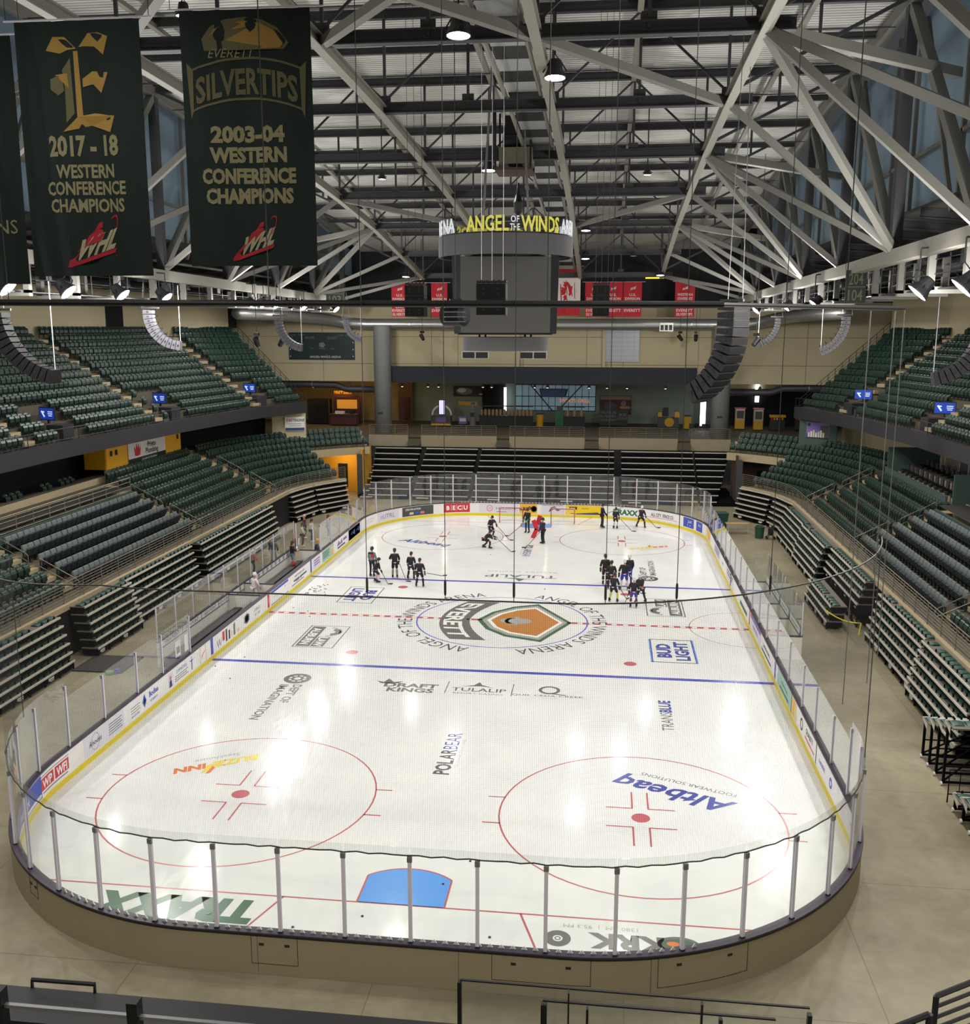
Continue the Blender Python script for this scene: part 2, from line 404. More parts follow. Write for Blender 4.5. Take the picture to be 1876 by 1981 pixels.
def _dk(m):
    T = IT(0, 0, 0)
    m.text('DRAFT', .46, I_GREY, T, -2.95, -10.45, bold=.035, wx=1.25); m.text('KINGS', .46, I_GREY, T, -2.9, -11.0, bold=.035, wx=1.15)
    m.flat([(-4.6, -9.8), (-4.25, -9.93), (-4.1, -9.5), (-3.8, -9.9), (-3.4, -9.75), (-3.6, -10.05), (-4.35, -10.1)], I_GREY, T)
    for x in (-1.36, 1.53): m.rect(x-.02, -10.95, x+.02, -9.5, I_GREY, T)
    m.text('TULALIP', .42, I_GREY, T, .08, -10.6, bold=.01, wx=1.12); m.text('RESORT CASINO', .17, I_GREY, T, .08, -10.93, wx=1.15, space=1.1)
    m.flat([(-.75, -10.05), (-.2, -9.85), (0, -9.45), (.15, -9.8), (.7, -10.1), (.15, -9.95), (-.1, -9.98)], I_GREY, T)
    m.ring(.33, .47, I_GREY, T @ M4.Translation((3.13, -10.05, 0))); m.flat([(3.2, -10.38), (3.85, -10.55), (3.85, -10.62), (3.1, -10.48)], I_GREY, T, .001)
    m.text('QUIL CEDA CREEK', .19, I_GREY, T, 3.1, -10.82, bold=.01, wx=1.3, space=1.1); m.text('CASINO', .08, I_LT, T, 3.1, -11.05, wx=1.3, space=1.6)
imark('ice_logo', _dk, 'row of three grey sponsor marks')
def _tulf(m):
    T = IT(.18, 10.0, pi); m.text('TULALIP', .72, I_GREY, T, 0, 0, bold=.01, wx=1.25); m.text('RESORT CASINO', .27, I_LT, T, 0, -.95, wx=1.5, space=1.1)
    m.flat([(-1.2, .95), (-.3, 1.05), (0, 1.6), (.25, 1.1), (1.1, .85), (.2, .85), (-.2, .95)], I_GREY, T)
imark('ice_logo', _tulf, 'grey resort lettering beyond the far blue line')
def _bud(m):
    for T, k in ((IT(8.8, -4.0, pi/2), 1), (IT(-8.8, 4.1, -pi/2), -1)):
        outline_rect(m, T, -1.72, -1.02, 1.72, 1.02, .06, I_NAVY if k > 0 else I_GREY)
        if k > 0: outline_rect(m, T, -1.72, -1.08, 1.72, 1.08, .05, I_CREASE)
        m.text('BUD', .66, I_NAVY, T, 0, .12, bold=.05, wx=1.15); m.text('LIGHT', .66, I_NAVY, T, 0, -.75, bold=.04, wx=1.1)
imark('ice_logo', _bud, 'blue lettering in a blue outlined box')
def _aub(m):
    for T in (IT(-8.85, -3.9, -pi/2), IT(8.85, 3.65, pi/2)):
        outline_rect(m, T, -1.75, -1.02, 1.75, 1.02, .06, I_GREY)
        m.rect(-1.6, -.9, 1.6, -.2, I_GREY, T); m.text('AUBURN', .46, I_WHT, T, 0, -.78, bold=.03, z=.001, wx=1.05)
        m.rect(.1, -.15, 1.6, .5, I_GREY, T); m.text('LAW', .46, I_WHT, T, .85, -.06, bold=.03, z=.001)
        m.ring(.25, .55, I_GREY, T @ M4.Translation((-.75, .25, 0)), a0=.2, a1=pi-.2); m.ring(.62, .78, I_LT, T @ M4.Translation((-.75, .1, 0)), a0=.1, a1=pi-.1)
imark('ice_logo', _aub, 'grey lettering in a grey outlined box')
def _dept(m):
    for T in (IT(-8.2, -11.9, -pi/2), IT(8.2, 12.0, pi/2)):
        m.ring(.16, .28, I_DARK, T @ M4.Translation((-1.9, 0, 0))); m.ring(.4, .62, I_DARK, T @ M4.Translation((-1.9, 0, 0)))
        for k in range(8): m.ring(.28, .4, I_GREY, T @ M4.Translation((-1.9, 0, 0)), a0=k*pi/4, a1=k*pi/4+.3, n=3)
        m.text('DEPT OF', .40, I_GREY, T, -1.15, .08, align='L', bold=.03); m.text('IMAGINATION', .40, I_GREY, T, -1.1, -.52, align='L', bold=.02, wx=1.12)
imark('ice_logo', _dept, 'grey lettering beside a round gear mark')
def _trans(m):
    T = IT(8.25, -13.85, pi/2); m.text('TRANS', .5, I_GREY, T, 0, 0, align='L', wx=.88); a = text_w('TRANS')*.5*.88+.04
    m.text('BLUE', .5, I_NAVY, T, a, 0, align='L', bold=.035, wx=.85)
imark('ice_logo', _trans, 'grey and blue lettering near the right boards')
def _cc(m):
    T = IT(0, 0, 0); m.ring(4.55, 4.63, I_CIRC, T); 
    for mid in (pi+.03, -.03):
        word = 'ANGEL OF THE WINDS ARENA'; size = .72; R = 4.85; w = text_w(word, .0, 1.05)*size*1.0; span = 2.62
        k = span*R/w
        def fn(X, Y, Z): a = mid - X*k/R; return ((R+Y*1.15)*cos(a), (R+Y*1.15)*sin(a), ZI+.001)
        m.text(word, size, I_DARK, None, 0, 0, bold=.0, space=1.05, fn=fn)
    # team crest: curved name block and a plain shield (no animal)
    outer = [(-1.35, 0), (-.7, 1.55), (.4, 2.75), (1.75, 3.4), (3.75, 0), (2.3, -3.45), (.4, -2.75), (-.7, -1.6)]
    def sc(P, f, dx=0): cx = 1.35; return [(cx+(x-cx)*f+dx, y*f) for x, y in P]
    m.flat(sc(outer, 1.0)[::-1], I_GREEN, T, 0); m.flat(sc(outer, .9)[::-1], I_LT, T, .001); m.flat(sc(outer, .8)[::-1], I_WHT, T, .002); m.flat(sc(outer, .72)[::-1], I_BRN, T, .003)
    m.ring(.55, .75, I_LT, T @ M4.Translation((.9, 0, .004)), a0=pi/2, a1=3*pi/2); m.disk(.5, I_LT, T @ M4.Translation((.75, 0, .004)), sx=1.7, sy=1.1)
    blk = []; n = 16
    for i in range(n+1): y = 3.5-7.*i/n; blk.append((-3.35+.085*y*y, y))
    for i in range(n+1): y = -3.5+7.*i/n; blk.append((-1.75+.085*y*y+.25*abs(y)/3.5, y))
    m.flat(blk, I_GREY, T, 0)
    def fe(X, Y, Z): y = -X; return (-3.1+.085*y*y+Y, y, ZI+.003)
    wE = text_w('EVERETT', .03)*1.0; kx = 6.2/wE
    m.text('EVERETT', 1.0, I_WHT, None, 0, 0, bold=.03, wx=kx, fn=fe)
imark('center_logo', _cc, 'centre circle ringed by lettering with a brown shield crest')

# ---- dasher boards
rb = thing('rink_boards', 'white dasher boards with yellow kick plate and glass panes round the ice', 'rink boards', (0, 0, 0))
ZB = 1.10
GAPS = []
mb = MB(); band(mb, 0, S8, 0, .22, 0, ZB-.02, M_WHITE); mb.build('board_face', rb)
mb = MB(); slab(mb, 0, S8, -.012, .0, .02, .22, M_YEL, ends=False); mb.build('kick_plate', rb, label='yellow kick plate along the ice')
mb = MB(); slab(mb, 0, S8, -.02, .22, ZB-.02, ZB+.02, M_CAP, ends=False); slab(mb, 0, S8, .2, .225, ZB-.07, ZB-.02, M_BLACK, ends=False); mb.build('cap_rail', rb, label='dark cap rail on top of the boards')
mb = MB(); band(mb, 0, S8, .2, ZB-.02, .2, -.01, M_BEIGE); mb.build('back_panel', rb, label='beige outer face of the boards')
# seams, bolts and gates of the outer face
mb = MB()
for x in (-2.85, 2.1, 6.6):
    p, n = rink(S6+4.5-x, .2005); t = V((-n.y, n.x, 0)); mb.beam(p+V((0, 0, .03)), p+V((0, 0, ZB-.08)), .008, .006, M_DARK, upv=n)
mb.build('panel_seam', rb)
def gate(x0, x1, z0, z1, s_at):
    m = MB(); s0, s1 = s_at(x0), s_at(x1)
    for a, b, c, d in ((s0, s0+.012, z0, z1), (s1-.012, s1, z0, z1), (s0, s1, z0, z0+.012)): slab(m, min(a, b), max(a, b), .2, .206, c, d, M_DARK)
    for f in (.22, .78):
        s = s0+(s1-s0)*f; slab(m, s-.06, s+.06, .2, .215, z1-.26, z1-.2, M_DARK)
    return m.build('access_gate', rb)
sN = lambda x: S6+4.5-x
gate(-3.0, -1.85, .28, ZB-.06, lambda x: sN(x-.0) if x > -4.5 else sN(x))
gate(2.9, 5.2, .35, ZB-.06, sN)
gate(0, 2.6, .25, ZB-.06, lambda x: S6-4.6+x*.9)
gate(0, .5, .5, ZB-.06, lambda x: S7+5.2+x)
# ---- glass
def pane(s0, s1, z1, nm='glass_pane'):
    m = MB(); slab(m, s0+.012, s1-.012, .095, .107, ZB+.02, z1, M_GLASS, .35, ends=False); return m.build(nm, rb)
def post(s, z1, r=.045):
    p, n = rink(s, .1); t = V((-n.y, n.x, 0)); m = MB()
    m.beam(p+n*.022+V((0, 0, ZB)), p+n*.022+V((0, 0, z1)), .075, .03, M_ALU, upv=n); m.beam(p-n*.03+V((0, 0, ZB)), p-n*.03+V((0, 0, z1)), .09, .045, M_ALU, upv=n)
    m.beam(p-n*.03+V((0, 0, ZB-.03)), p-n*.03+V((0, 0, ZB+.05)), .11, .09, M_DARK, upv=n)
    m.beam(p-n*.03+V((0, 0, z1-.12)), p-n*.03+V((0, 0, z1+.01)), .12, .06, M_STEEL, upv=n)
    return m.build('glass_post', rb)
ZH, ZL = 3.57, 2.92
stepH = 1.607
# near end and its corners
a = sR(-20.8); b = S8+sL(-20.42); ns = 22
near = [sN(4.15)+stepH*k for k in range(-12, 17)]
near = [s for s in near if a+.5 < s < b-.5]; near = [a]+near+[b]
for s0, s1 in zip(near, near[1:]): pane(s0, s1, ZH)
for s in near: post(s, ZH-.24)
# left side
def side(ss, z1, posts=True, skip0=0, skip1=0):
    for s0, s1 in zip(ss, ss[1:]): pane(s0, s1, z1)
    if posts:
        for s in ss[skip0:len(ss)-skip1]: post(s, z1-.1)
side([sL(y) for y in (-20.4, -17.91, -15.28, -13.0, -10.2)], ZL, skip0=1)
side([sL(y) for y in (10.55, 12.95, 15.35, 17.75, 20.15, 22.4)], ZL, skip1=1)
# far end and right side
far0 = sL(22.4)
far = s_range(far0, sR(21.6), 1.86)
side(far, ZH)
side([sR(y) for y in (21.6, 19.2, 16.8, 14.4, 12.0, 9.6, 7.2, 4.8, 2.4, 0, -2.4, -4.8, -7.6, -10.6, -13.48, -15.86, -18.53, -20.8)], ZL, skip0=1, skip1=1)
# white glass shims along both ends
for (q0, q1, dz) in ((S2-2, S3+2.8, 0), (S6-3.2, S7+4.5, 0)):
    mb = MB(); s = q0
    while s < q1:
        p, n = rink(s, .06); t = V((-n.y, n.x, 0)); z = ZB+.02
        mb.add([p-t*.07+V((0, 0, z)), p+t*.07+V((0, 0, z)), p+V((0, 0, z+.09)), p-n*.03-t*.07+V((0, 0, z)), p-n*.03+t*.07+V((0, 0, z)), p-n*.03+V((0, 0, z+.09))], [(0, 1, 2), (4, 3, 5), (0, 2, 5, 3), (1, 4, 5, 2)], M_WHITE); s += .27
    mb.build('glass_shim', rb)

# ---- adverts on the boards (decals, each a part)
A_W = paint('ad_white', '#ece9ea'); A_LAV = paint('ad_lavender', '#d9d5e0'); A_RED = paint('ad_red', '#c8303a'); A_BLK = paint('ad_black', '#26262a'); A_BLU = paint('ad_blue', '#3d52b4')
A_NVY = paint('ad_navy', '#2e3a6e'); A_GRN = paint('ad_green', '#2f6b48'); A_YEL = paint('ad_yellow', '#eac61e'); A_ORG = paint('ad_orange', '#efb01c'); A_GRY = paint('ad_grey', '#77777c'); A_PUR = paint('ad_purple', '#7a62a8')
A_TEAL = paint('ad_teal', '#9fc0b6'); A_CRM = paint('ad_cream', '#d8c9a0'); A_PINK = paint('ad_pink', '#d9707a'); A_DG = paint('ad_darkgrey', '#4a4a4c')
def ad(s0, s1, bg, items, z0=.27, z1=1.04, label=None):
    m = MB(); w = s1-s0; nz = (z1-z0)
    def fn(off):
        def g(X, Y, Z): p, n = rink(s0+X, -off); return (p.x, p.y, z0+Y)
        return g
    if bg: band(m, s0, s1, -.004, z0, -.004, z1, bg, .3)
    for it in items:
        k = it[0]; lv = it[-1] if isinstance(it[-1], int) and k != 't' else 2
        if k == 'r':           # rect in fractions
            _, x0, y0, x1, y1, mt = it[:6]; band(m, s0+x0*w, s0+x1*w, -.005-.001*lv, z0+y0*nz, -.005-.001*lv, z0+y1*nz, mt, .3)
        elif k == 't':         # text: string, x centre, y base, height, material, bold, stretch
            _, st, x, y, h, mt = it[:6]; bo = it[6] if len(it) > 6 else 0.; wx = it[7] if len(it) > 7 else 1.
            m.text(st, h*nz, mt, None, x*w, y*nz, bold=bo, wx=wx, fn=fn(.0095), shear=it[8] if len(it) > 8 else 0.)
        elif k == 'o':         # ring: x, y, r0, r1
            _, x, y, ra, rb_, mt = it[:6]; n = 24; g = fn(.008); vs = []; fs = []
            for i in range(n+1):
                an = 2*pi*i/n; vs += [g(x*w+ra*nz*cos(an), (y+ra*sin(an))*nz, 0), g(x*w+rb_*nz*cos(an), (y+rb_*sin(an))*nz, 0)]
            for i in range(n): fs.append((2*i, 2*i+1, 2*i+3, 2*i+2))
            m.add(vs, fs, mt)
        elif k == 'p':         # polygon in fractions
            g = fn(.0085); m.add([g(x*w, y*nz, 0) for x, y in it[1]], [tuple(range(len(it[1])))], it[2])
    return m.build('board_advert', rb, label=label)
def lines(x0, x1, y0, dy, n, h, mt): return [('r', x0, y0-i*dy, x1-(.1 if i % 2 else 0)*(x1-x0), y0-i*dy+h, mt) for i in range(n)]
# left side, near to far
ad(sL(-22.7), sL(-20.6), A_W, [('r', .06, .25, .48, .8, A_RED), ('r', .52, .25, .94, .8, A_RED), ('t', 'WP', .27, .32, .4, A_W, .03), ('t', 'WFI', .73, .32, .4, A_W, .03, .9), ('r', .1, .1, .9, .16, A_GRY), ('r', .05, .87, .95, .91, A_GRY)], label='white and red board advert')
ad(sL(-19.7), sL(-16.7), A_LAV, [('o', .27, .5, .38, .40, A_DG), ('t', 'Rhodes', .27, .38, .26, A_BLK, 0, 1.1, .3)] + lines(.6, .95, .72, .13, 5, .05, A_GRY), label='lavender board advert with an oval script mark')
ad(sL(-16.3), sL(-13.3), A_W, [('t', 'Bodies', .72, .52, .3, A_BLU, .03), ('t', 'in balance', .72, .22, .16, A_BLU), ('p', [(.38, .5), (.44, .9), (.5, .5), (.44, .15)], A_BLU), ('p', [(.42, .5), (.44, .7), (.47, .5), (.44, .3)], A_W), ('t', '360-421-3001', .17, .12, .12, A_BLU)] + lines(.05, .32, .62, .14, 3, .04, A_GRY), label='white board advert with blue diamond mark')
ad(sL(-12.9), sL(-9.9), A_W, [('r', .04, .1, .2, .9, A_LAV), ('o', .12, .62, 0, .13, A_PINK), ('p', [(.07, .1), (.17, .1), (.15, .48), (.09, .48)], A_NVY), ('t', 'SYMMETRIX', .5, .6, .2, A_BLU), ('p', [(.84, .1), (.87, .1), (.87, .6), (.96, .75), (.86, .68), (.86, .9), (.84, .9), (.84, .68), (.75, .75), (.84, .6)], A_BLU)] + lines(.26, .72, .42, .13, 3, .05, A_GRY), label='white board advert with a portrait and blue lettering')
ad(sL(-9.5), sL(-8.6), A_W, [('r', .1, 0, .2, 1, A_CRM), ('r', .8, 0, .9, 1, A_CRM), ('p', [(.3, .3), (.7, .6), (.7, .7), (.3, .42)], A_PINK)], label='narrow gate panel with cream stripes')
ad(sL(-8.15), sL(-7.85), A_BLU, [], z1=1.06, label='blue line continued up the left boards near the bench')
ad(sL(-7.5), sL(-4.3), A_W, [('t', 'W', .12, .1, .55, A_GRY), ('r', .25, .3, .34, .9, A_RED), ('r', .38, .1, .44, .9, A_BLK), ('r', .5, .1, .56, .7, A_BLK), ('r', .6, .1, .65, .5, A_CRM), ('r', .7, .1, .78, .85, A_GRY), ('r', .73, .85, .75, 1, A_GRY), ('r', .84, .1, .95, .35, A_CRM)], label='white board advert with bottle shapes')
ad(sL(-3.8), sL(-.6), A_W, [('p', [(.13, .15), (.24, .3), (.24, .7), (.13, .85), (.02, .7), (.02, .3)], A_DG), ('p', [(.13, .27), (.2, .37), (.2, .63), (.13, .73), (.06, .63), (.06, .37)], A_W), ('t', 'ESSENCE', .62, .52, .22, A_GRY), ('t', 'OF CARE', .62, .2, .2, A_GRY)], label='white board advert with a dark hexagon')
ad(sL(-.16), sL(.16), A_RED, [('r', .2, .3, .8, .7, A_PINK)], z1=1.06, label='red centre line continued up the left boards')
ad(sL(.4), sL(3.45), A_W, [('r', 0, .82, 1, 1, A_BLU), ('r', .1, .5, .35, .52, A_GRY), ('p', [(.3, .35), (.34, .42), (.4, .36), (.35, .38)], A_GRY), ('r', .0, .0, 1, .05, A_BLU), ('t', 'bench', .8, .6, .12, A_GRY)], label='white board advert with a blue top band')
ad(sL(3.7), sL(7.6), A_W, [('t', 'EVERETT RUBBER WORKS', .5, .66, .17, A_GRY, .01, .95), ('r', .2, .36, .85, .5, A_DG), ('r', .3, .28, .6, .34, A_DG), ('r', .1, .12, .7, .2, A_GRY), ('o', .5, .42, .1, .16, A_W)], label='white board advert with a dark vehicle drawing')
ad(sL(7.85), sL(8.15), A_BLU, [], z1=1.06, label='blue line continued up the left boards far from the camera')
ad(sL(8.5), sL(10.1), A_LAV, lines(.1, .9, .7, .2, 3, .1, A_PUR), label='small lavender board advert')
ad(sL(10.5), sL(13.3), A_TEAL, lines(.05, .6, .75, .16, 4, .08, A_GRN) + [('r', .75, .15, .98, .85, A_CRM), ('o', .86, .35, 0, .2, A_ORG)], label='pale green board advert')
ad(sL(13.6), sL(16.9), A_W, [('p', [(.15, .4), (.3, .85), (.4, .5), (.55, .85), (.6, .4)], A_PUR), ('r', .65, .5, .95, .75, A_PUR), ('r', .2, .12, .8, .28, A_DG)], label='white board advert with purple peaks')
ad(sL(17.3), sL(20.6), A_LAV, [('t', 'Harbor', .3, .4, .25, A_BLU), ('o', .5, .5, .1, .25, A_BLU), ('t', 'Clinic', .75, .4, .25, A_BLU)], label='lavender board advert with blue lettering')
# far end, left to right, then the right side away from the corner
ad(38.4, 42.5, A_LAV, [('t', 'Hillside', .35, .4, .3, A_GRY), ('o', .75, .5, .1, .22, A_BLU)], label='lavender board advert in the far left corner bend')
ad(43.3, 45.3, A_W, lines(.1, .9, .6, .25, 2, .14, A_LAV), label='faded white board advert in the far left bend')
ad(45.6, 48.2, A_LAV, [('t', 'nUTRL', .5, .25, .5, A_GRY, 0, 1.15)], label='pale board advert with tall thin grey lettering')
ad(48.55, 51.5, A_DG, [('t', 'STOP FOR ACTION', .36, .62, .2, A_W, .02, .8), ('t', 'YOU BET!', .83, .62, .2, A_GRN, .02, .8), ('r', .25, .15, .38, .4, A_CRM), ('r', .44, .15, .55, .4, A_BLU), ('r', .6, .15, .72, .4, A_PINK)], label='dark grey board advert with three small marks')
ad(52.4, 54.62, A_RED, [('t', 'B', .17, .28, .48, A_W, .04, 1.0), ('t', 'E', .40, .28, .48, A_W, .04, 1.0), ('t', 'C', .61, .28, .48, A_W, .04, 1.0), ('t', 'U', .84, .28, .48, A_W, .04, 1.0), ('r', .285, .2, .30, .82, A_W), ('r', .50, .2, .515, .82, A_W), ('r', .715, .2, .73, .82, A_W)], z0=.30, z1=1.06, label='red board advert with four white letters')
ad(55.4, 58.7, A_LAV, [('o', .27, .5, .27, .34, A_PINK), ('t', 'H', .27, .38, .26, A_PINK), ('t', 'HELION', .68, .36, .3, A_GRY, 0, 1.5), ('r', .45, .08, .7, .16, A_GRY)], label='lavender board advert with a pink ring')
ad(58.8, 60.27, A_ORG, [('t', 'KRK', .3, .3, .4, A_BLK, .04, 1.0), ('o', .58, .6, .06, .17, A_BLK), ('o', .82, .5, 0, .34, A_BLK), ('o', .82, .5, 0, .24, A_GRN)], label='orange board advert with black lettering')
ad(60.62, 62.6, A_LAV, [('p', [(.3, .2), (.4, .7), (.55, .85), (.8, .5), (.7, .3), (.55, .55), (.45, .4)], A_DG), ('r', .05, .9, .9, .95, A_GRY)], label='lavender board advert with a dark curved mark')
ad(62.65, 65.6, A_YEL, [('r', .1, .55, .32, .85, A_BLK), ('t', 'Budds', .21, .62, .18, A_YEL, .02, .8), ('p', [(.25, .02), (.98, .02), (.9, .28), (.3, .12)], A_DG), ('r', .45, .65, .65, .7, A_BLK), ('p', [(.1, .08), (.25, .2), (.24, .05)], A_RED)], label='yellow board advert with a dark lower wedge')
ad(66.5, 68.7, A_W, [('t', 'TRAXX', .5, .2, .55, A_GRN, .05, 1.05, .1)], z0=.26, z1=1.05, label='white board advert with bold green lettering')
ad(69.4, 72.6, A_W, [('t', 'ALL CITY  FENCE CO.', .5, .4, .36, A_BLK, .02, .62), ('r', .04, .25, .96, .3, A_PINK)], label='white board advert with black fence lettering')
ad(73.1, 76.3, A_W, [('r', .05, .02, .5, .98, A_BLU), ('r', .62, .02, .98, .98, A_BLU), ('t', 'Judd', .3, .5, .3, A_W, 0, .9, .2), ('t', 'Black', .8, .5, .28, A_W, 0, .8, .2), ('r', .15, .2, .4, .3, A_W)], label='blue and white board advert in the far right bend')
ad(77.3, 79.8, A_CRM, [('r', .2, .3, .8, .8, A_ORG), ('r', .35, .1, .65, .25, A_PINK)], label='cream and orange board advert past the far right bend')
for k, (y, bg, it, lab) in enumerate(((17.2, A_LAV, lines(.1, .9, .7, .2, 3, .12, A_PUR), 'lavender lines'), (13.6, A_W, [('t', 'Quilt', .5, .4, .35, A_PUR)], 'purple word'), (10.2, A_LAV, lines(.1, .9, .7, .25, 2, .15, A_GRY), 'two grey lines'), (4.0, A_W, [('r', .1, .2, .9, .5, A_GRN)], 'green block'), (-.35, A_LAV, [('r', 0, .75, 1, 1, A_PUR), ('t', 'PURPLE HILLS', .5, .3, .25, A_PUR)], 'purple top band'), (-3.85, A_W, [('t', 'CONTRACTOR SUPPLY', .5, .5, .22, A_DG, .02, .8), ('r', .1, .15, .9, .3, A_DG)], 'dark supply lettering'), (-8.6, A_TEAL, [('t', 'mountain loop', .5, .5, .22, A_GRN), ('r', .2, .15, .8, .28, A_GRN)], 'green lettering'), (-11.9, A_CRM, [('r', .3, .1, .7, .9, A_ORG)], 'orange panel'), (-13.4, A_W, [('o', .2, .5, .2, .32, A_BLK), ('t', 'QUALITY', .62, .5, .28, A_DG, .02), ('r', .4, .2, .9, .32, A_PINK)], 'black ring and grey lettering'), (-16.7, A_W, [('t', 'summit', .3, .4, .3, A_BLU), ('o', .7, .5, .12, .25, A_BLU)], 'blue lettering and ring'), (-20.6, A_LAV, [('t', 'Harvest', .5, .4, .3, A_GRY)], 'grey lettering'))):
    w = 1.1 if 'panel' in lab else (3.4 if 'word' not in lab else 2.8); ad(sR(y), sR(y-w), bg, it, label='right side board advert with '+lab)
ad(sR(.16), sR(-.16), A_RED, [], z1=1.06, label='red centre line continued up the right boards')
for y in (8.0, -8.0): ad(sR(y+.15), sR(y-.15), A_BLU, [], z1=1.06, label='blue line continued up the right boards')
ad(S7+8.8, S7+12.2, A_BLU, [('t', 'JudBlack', .45, .35, .4, A_W, .0, .9, .2), ('r', .05, .05, .95, .2, A_W)], label='blue board advert in the near left corner bend')
# ================================================================== PROTECTIVE NET, BENCHES, PENALTY BOX, GOALS, FLOOR ODDMENTS
def _net(nt):
    uv = nt.nodes.new('ShaderNodeUVMap'); L = nt.links.new
    sp = nt.nodes.new('ShaderNodeSeparateXYZ'); L(uv.outputs[0], sp.inputs[0]); outs = []
    for k in (0, 1):
        a = nt.nodes.new('ShaderNodeMath'); a.operation = 'MULTIPLY'; a.inputs[1].default_value = 1/.042; L(sp.outputs[k], a.inputs[0])
        b = nt.nodes.new('ShaderNodeMath'); b.operation = 'FRACT'; L(a.outputs[0], b.inputs[0])
        c = nt.nodes.new('ShaderNodeMath'); c.operation = 'LESS_THAN'; c.inputs[1].default_value = .075; L(b.outputs[0], c.inputs[0]); outs.append(c)
    mx = nt.nodes.new('ShaderNodeMath'); mx.operation = 'MAXIMUM'; L(outs[0].outputs[0], mx.inputs[0]); L(outs[1].outputs[0], mx.inputs[1])
    d = nt.nodes.new('ShaderNodeBsdfDiffuse'); d.inputs[0].default_value = (.10, .10, .10, 1); t = nt.nodes.new('ShaderNodeBsdfTransparent')
    ms = nt.nodes.new('ShaderNodeMixShader'); L(mx.outputs[0], ms.inputs[0]); L(t.outputs[0], ms.inputs[1]); L(d.outputs[0], ms.inputs[2]); return ms.outputs[0]
M_NET = mixmat('net_mesh', _net)
M_CABLE = mat('cable_dark', '#2a2925', .6)
ZN0, ZN1 = 3.36, 9.62
na, nb_ = sR(-23.0), S8+sL(-23.2)
t = thing('safety_net', 'tall fine safety net hanging above the near end glass from black cables', 'net', (0, -HL, ZN0))
ss = s_range(na, nb_, .4)
def zt(s): return ZN1-1.1*max(0, (s-S7-2)/(nb_-S7-2))+.25*max(0, (S6-s)/(S6-na))
def netp(s, z): p, n = rink(s, .1); return V((p.x, p.y+HL, z-ZN0))
me = bpy.data.meshes.new('net_sheet'); vs = []; uvs = []; fs = []
for s in ss:
    vs += [tuple(netp(s, ZN0)), tuple(netp(s, zt(s)))]; uvs += [(s, 0), (s, zt(s))]
for i in range(len(ss)-1): fs.append((2*i, 2*i+1, 2*i+3, 2*i+2))
me.from_pydata(vs, [], fs); ul = me.uv_layers.new(name='UVMap')
for p in me.polygons:
    for li in p.loop_indices: ul.data[li].uv = uvs[me.loops[li].vertex_index]
me.materials.append(M_NET); o = bpy.data.objects.new('net_sheet', me); COL.objects.link(o); o.parent = t; CH.setdefault(t.name, []).append(o)
m = MB(); m.path([netp(s, ZN0+.02*sin(s*9)) for s in s_range(na+.6, nb_-.6, .3)], .018, M_CABLE, 5); m.build('bottom_cable', t)
m = MB(); m.path([netp(s, zt(s)) for s in ss], .02, M_CABLE, 5); m.build('top_cable', t)
for s in (na, nb_): m = MB(); m.path([netp(s, ZN0), netp(s, zt(s))], .014, M_CABLE, 5); m.build('side_cable', t)
for x in (.05, 1.82, 3.35, 5.35, 6.9, 9.05):
    s = sN(x) if abs(x) < 4.5 else None
    p = V((x, -HL-.1, 0))
    if abs(x) > HW-RC: k = math.asin((x-(HW-RC))/RC); p.y = -(HL-RC)-(RC+.1)*cos(k)
    tz = 24.4
    w = thing('hanging_wire', 'dark wire holding up the safety net, %s from the left' % ordinal([.05, 1.82, 3.35, 5.35, 6.9, 9.05].index(x)), 'wire', (p.x, p.y, ZN1), group='net suspension wires')
    MB().tube((0, 0, 0), (0, 0, tz-ZN1), .009, M_CABLE, 5).build('cable', w); MB().lathe([(.02, .1), (.028, .14), (.028, .4), (.02, .45)], M_CABLE, 8).build('turnbuckle', w)
# net support pipe high above the near end, with drop pipes on the right
t = thing('support_pipe', 'long black support pipe crossing the whole view above the near end', 'pipe', (0, -HL, 16.05))
MB().tube((-20, 0, .1), (7.6, 0, -.02), .075, M_BLACK, 10).build('pipe', t)
MB().tube((7.6, 0, -.02), (11.15, 0, -.1), .045, M_STEEL, 8).build('pipe_end', t)
for x, d in ((11.15, 7.4), (10.5, 8.5), (10.97, 8.0)):
    MB().tube((x, 0, -.1), (x+.0, 0, -d), .010, M_STEEL, 6).build('drop_pipe', t)
for x in (-14, -8, -2, 4, 10): MB().tube((x, 0, .05), (x, 0, 8.3), .012, M_CABLE, 5).build('hanger', t)

# ---- players benches on the left
M_BENCH = mat('bench_black', '#2b2a2c', .6); M_BW = mat('bench_wall', '#e4e0d6', .5, noise=.03)
XB = -15.0
t = thing('players_bench_box', 'long white walled players box behind the left boards with glass above it', 'bench box', (XB, 0, 0))
def PB(x, y, z): return V((x-XB, y, z))
m = MB(); m.box(PB(XB-.06, .9, .59), (.12, 20.4, 1.18), M_BW); m.build('back_wall', t)
m = MB(); m.box(PB(XB-.06, .9, 1.2), (.16, 20.4, .05), M_CAP); m.box(PB(XB+.008, .9, .86), (.03, 20.4, .04), M_CAP); m.build('cap_rail', t)
ysg = ts(-9.3, 11.1, 2.04)
for a, b in zip(ysg, ysg[1:]):
    if a > -6.8 or True: MB().box(PB(XB-.06, (a+b)/2, 2.06), (.012, b-a-.02, 1.68), M_GLASS).build('glass_pane', t)
for a in ysg: MB().box(PB(XB-.06, a, 2.05), (.05, .05, 1.7), M_ALU).build('glass_post', t)
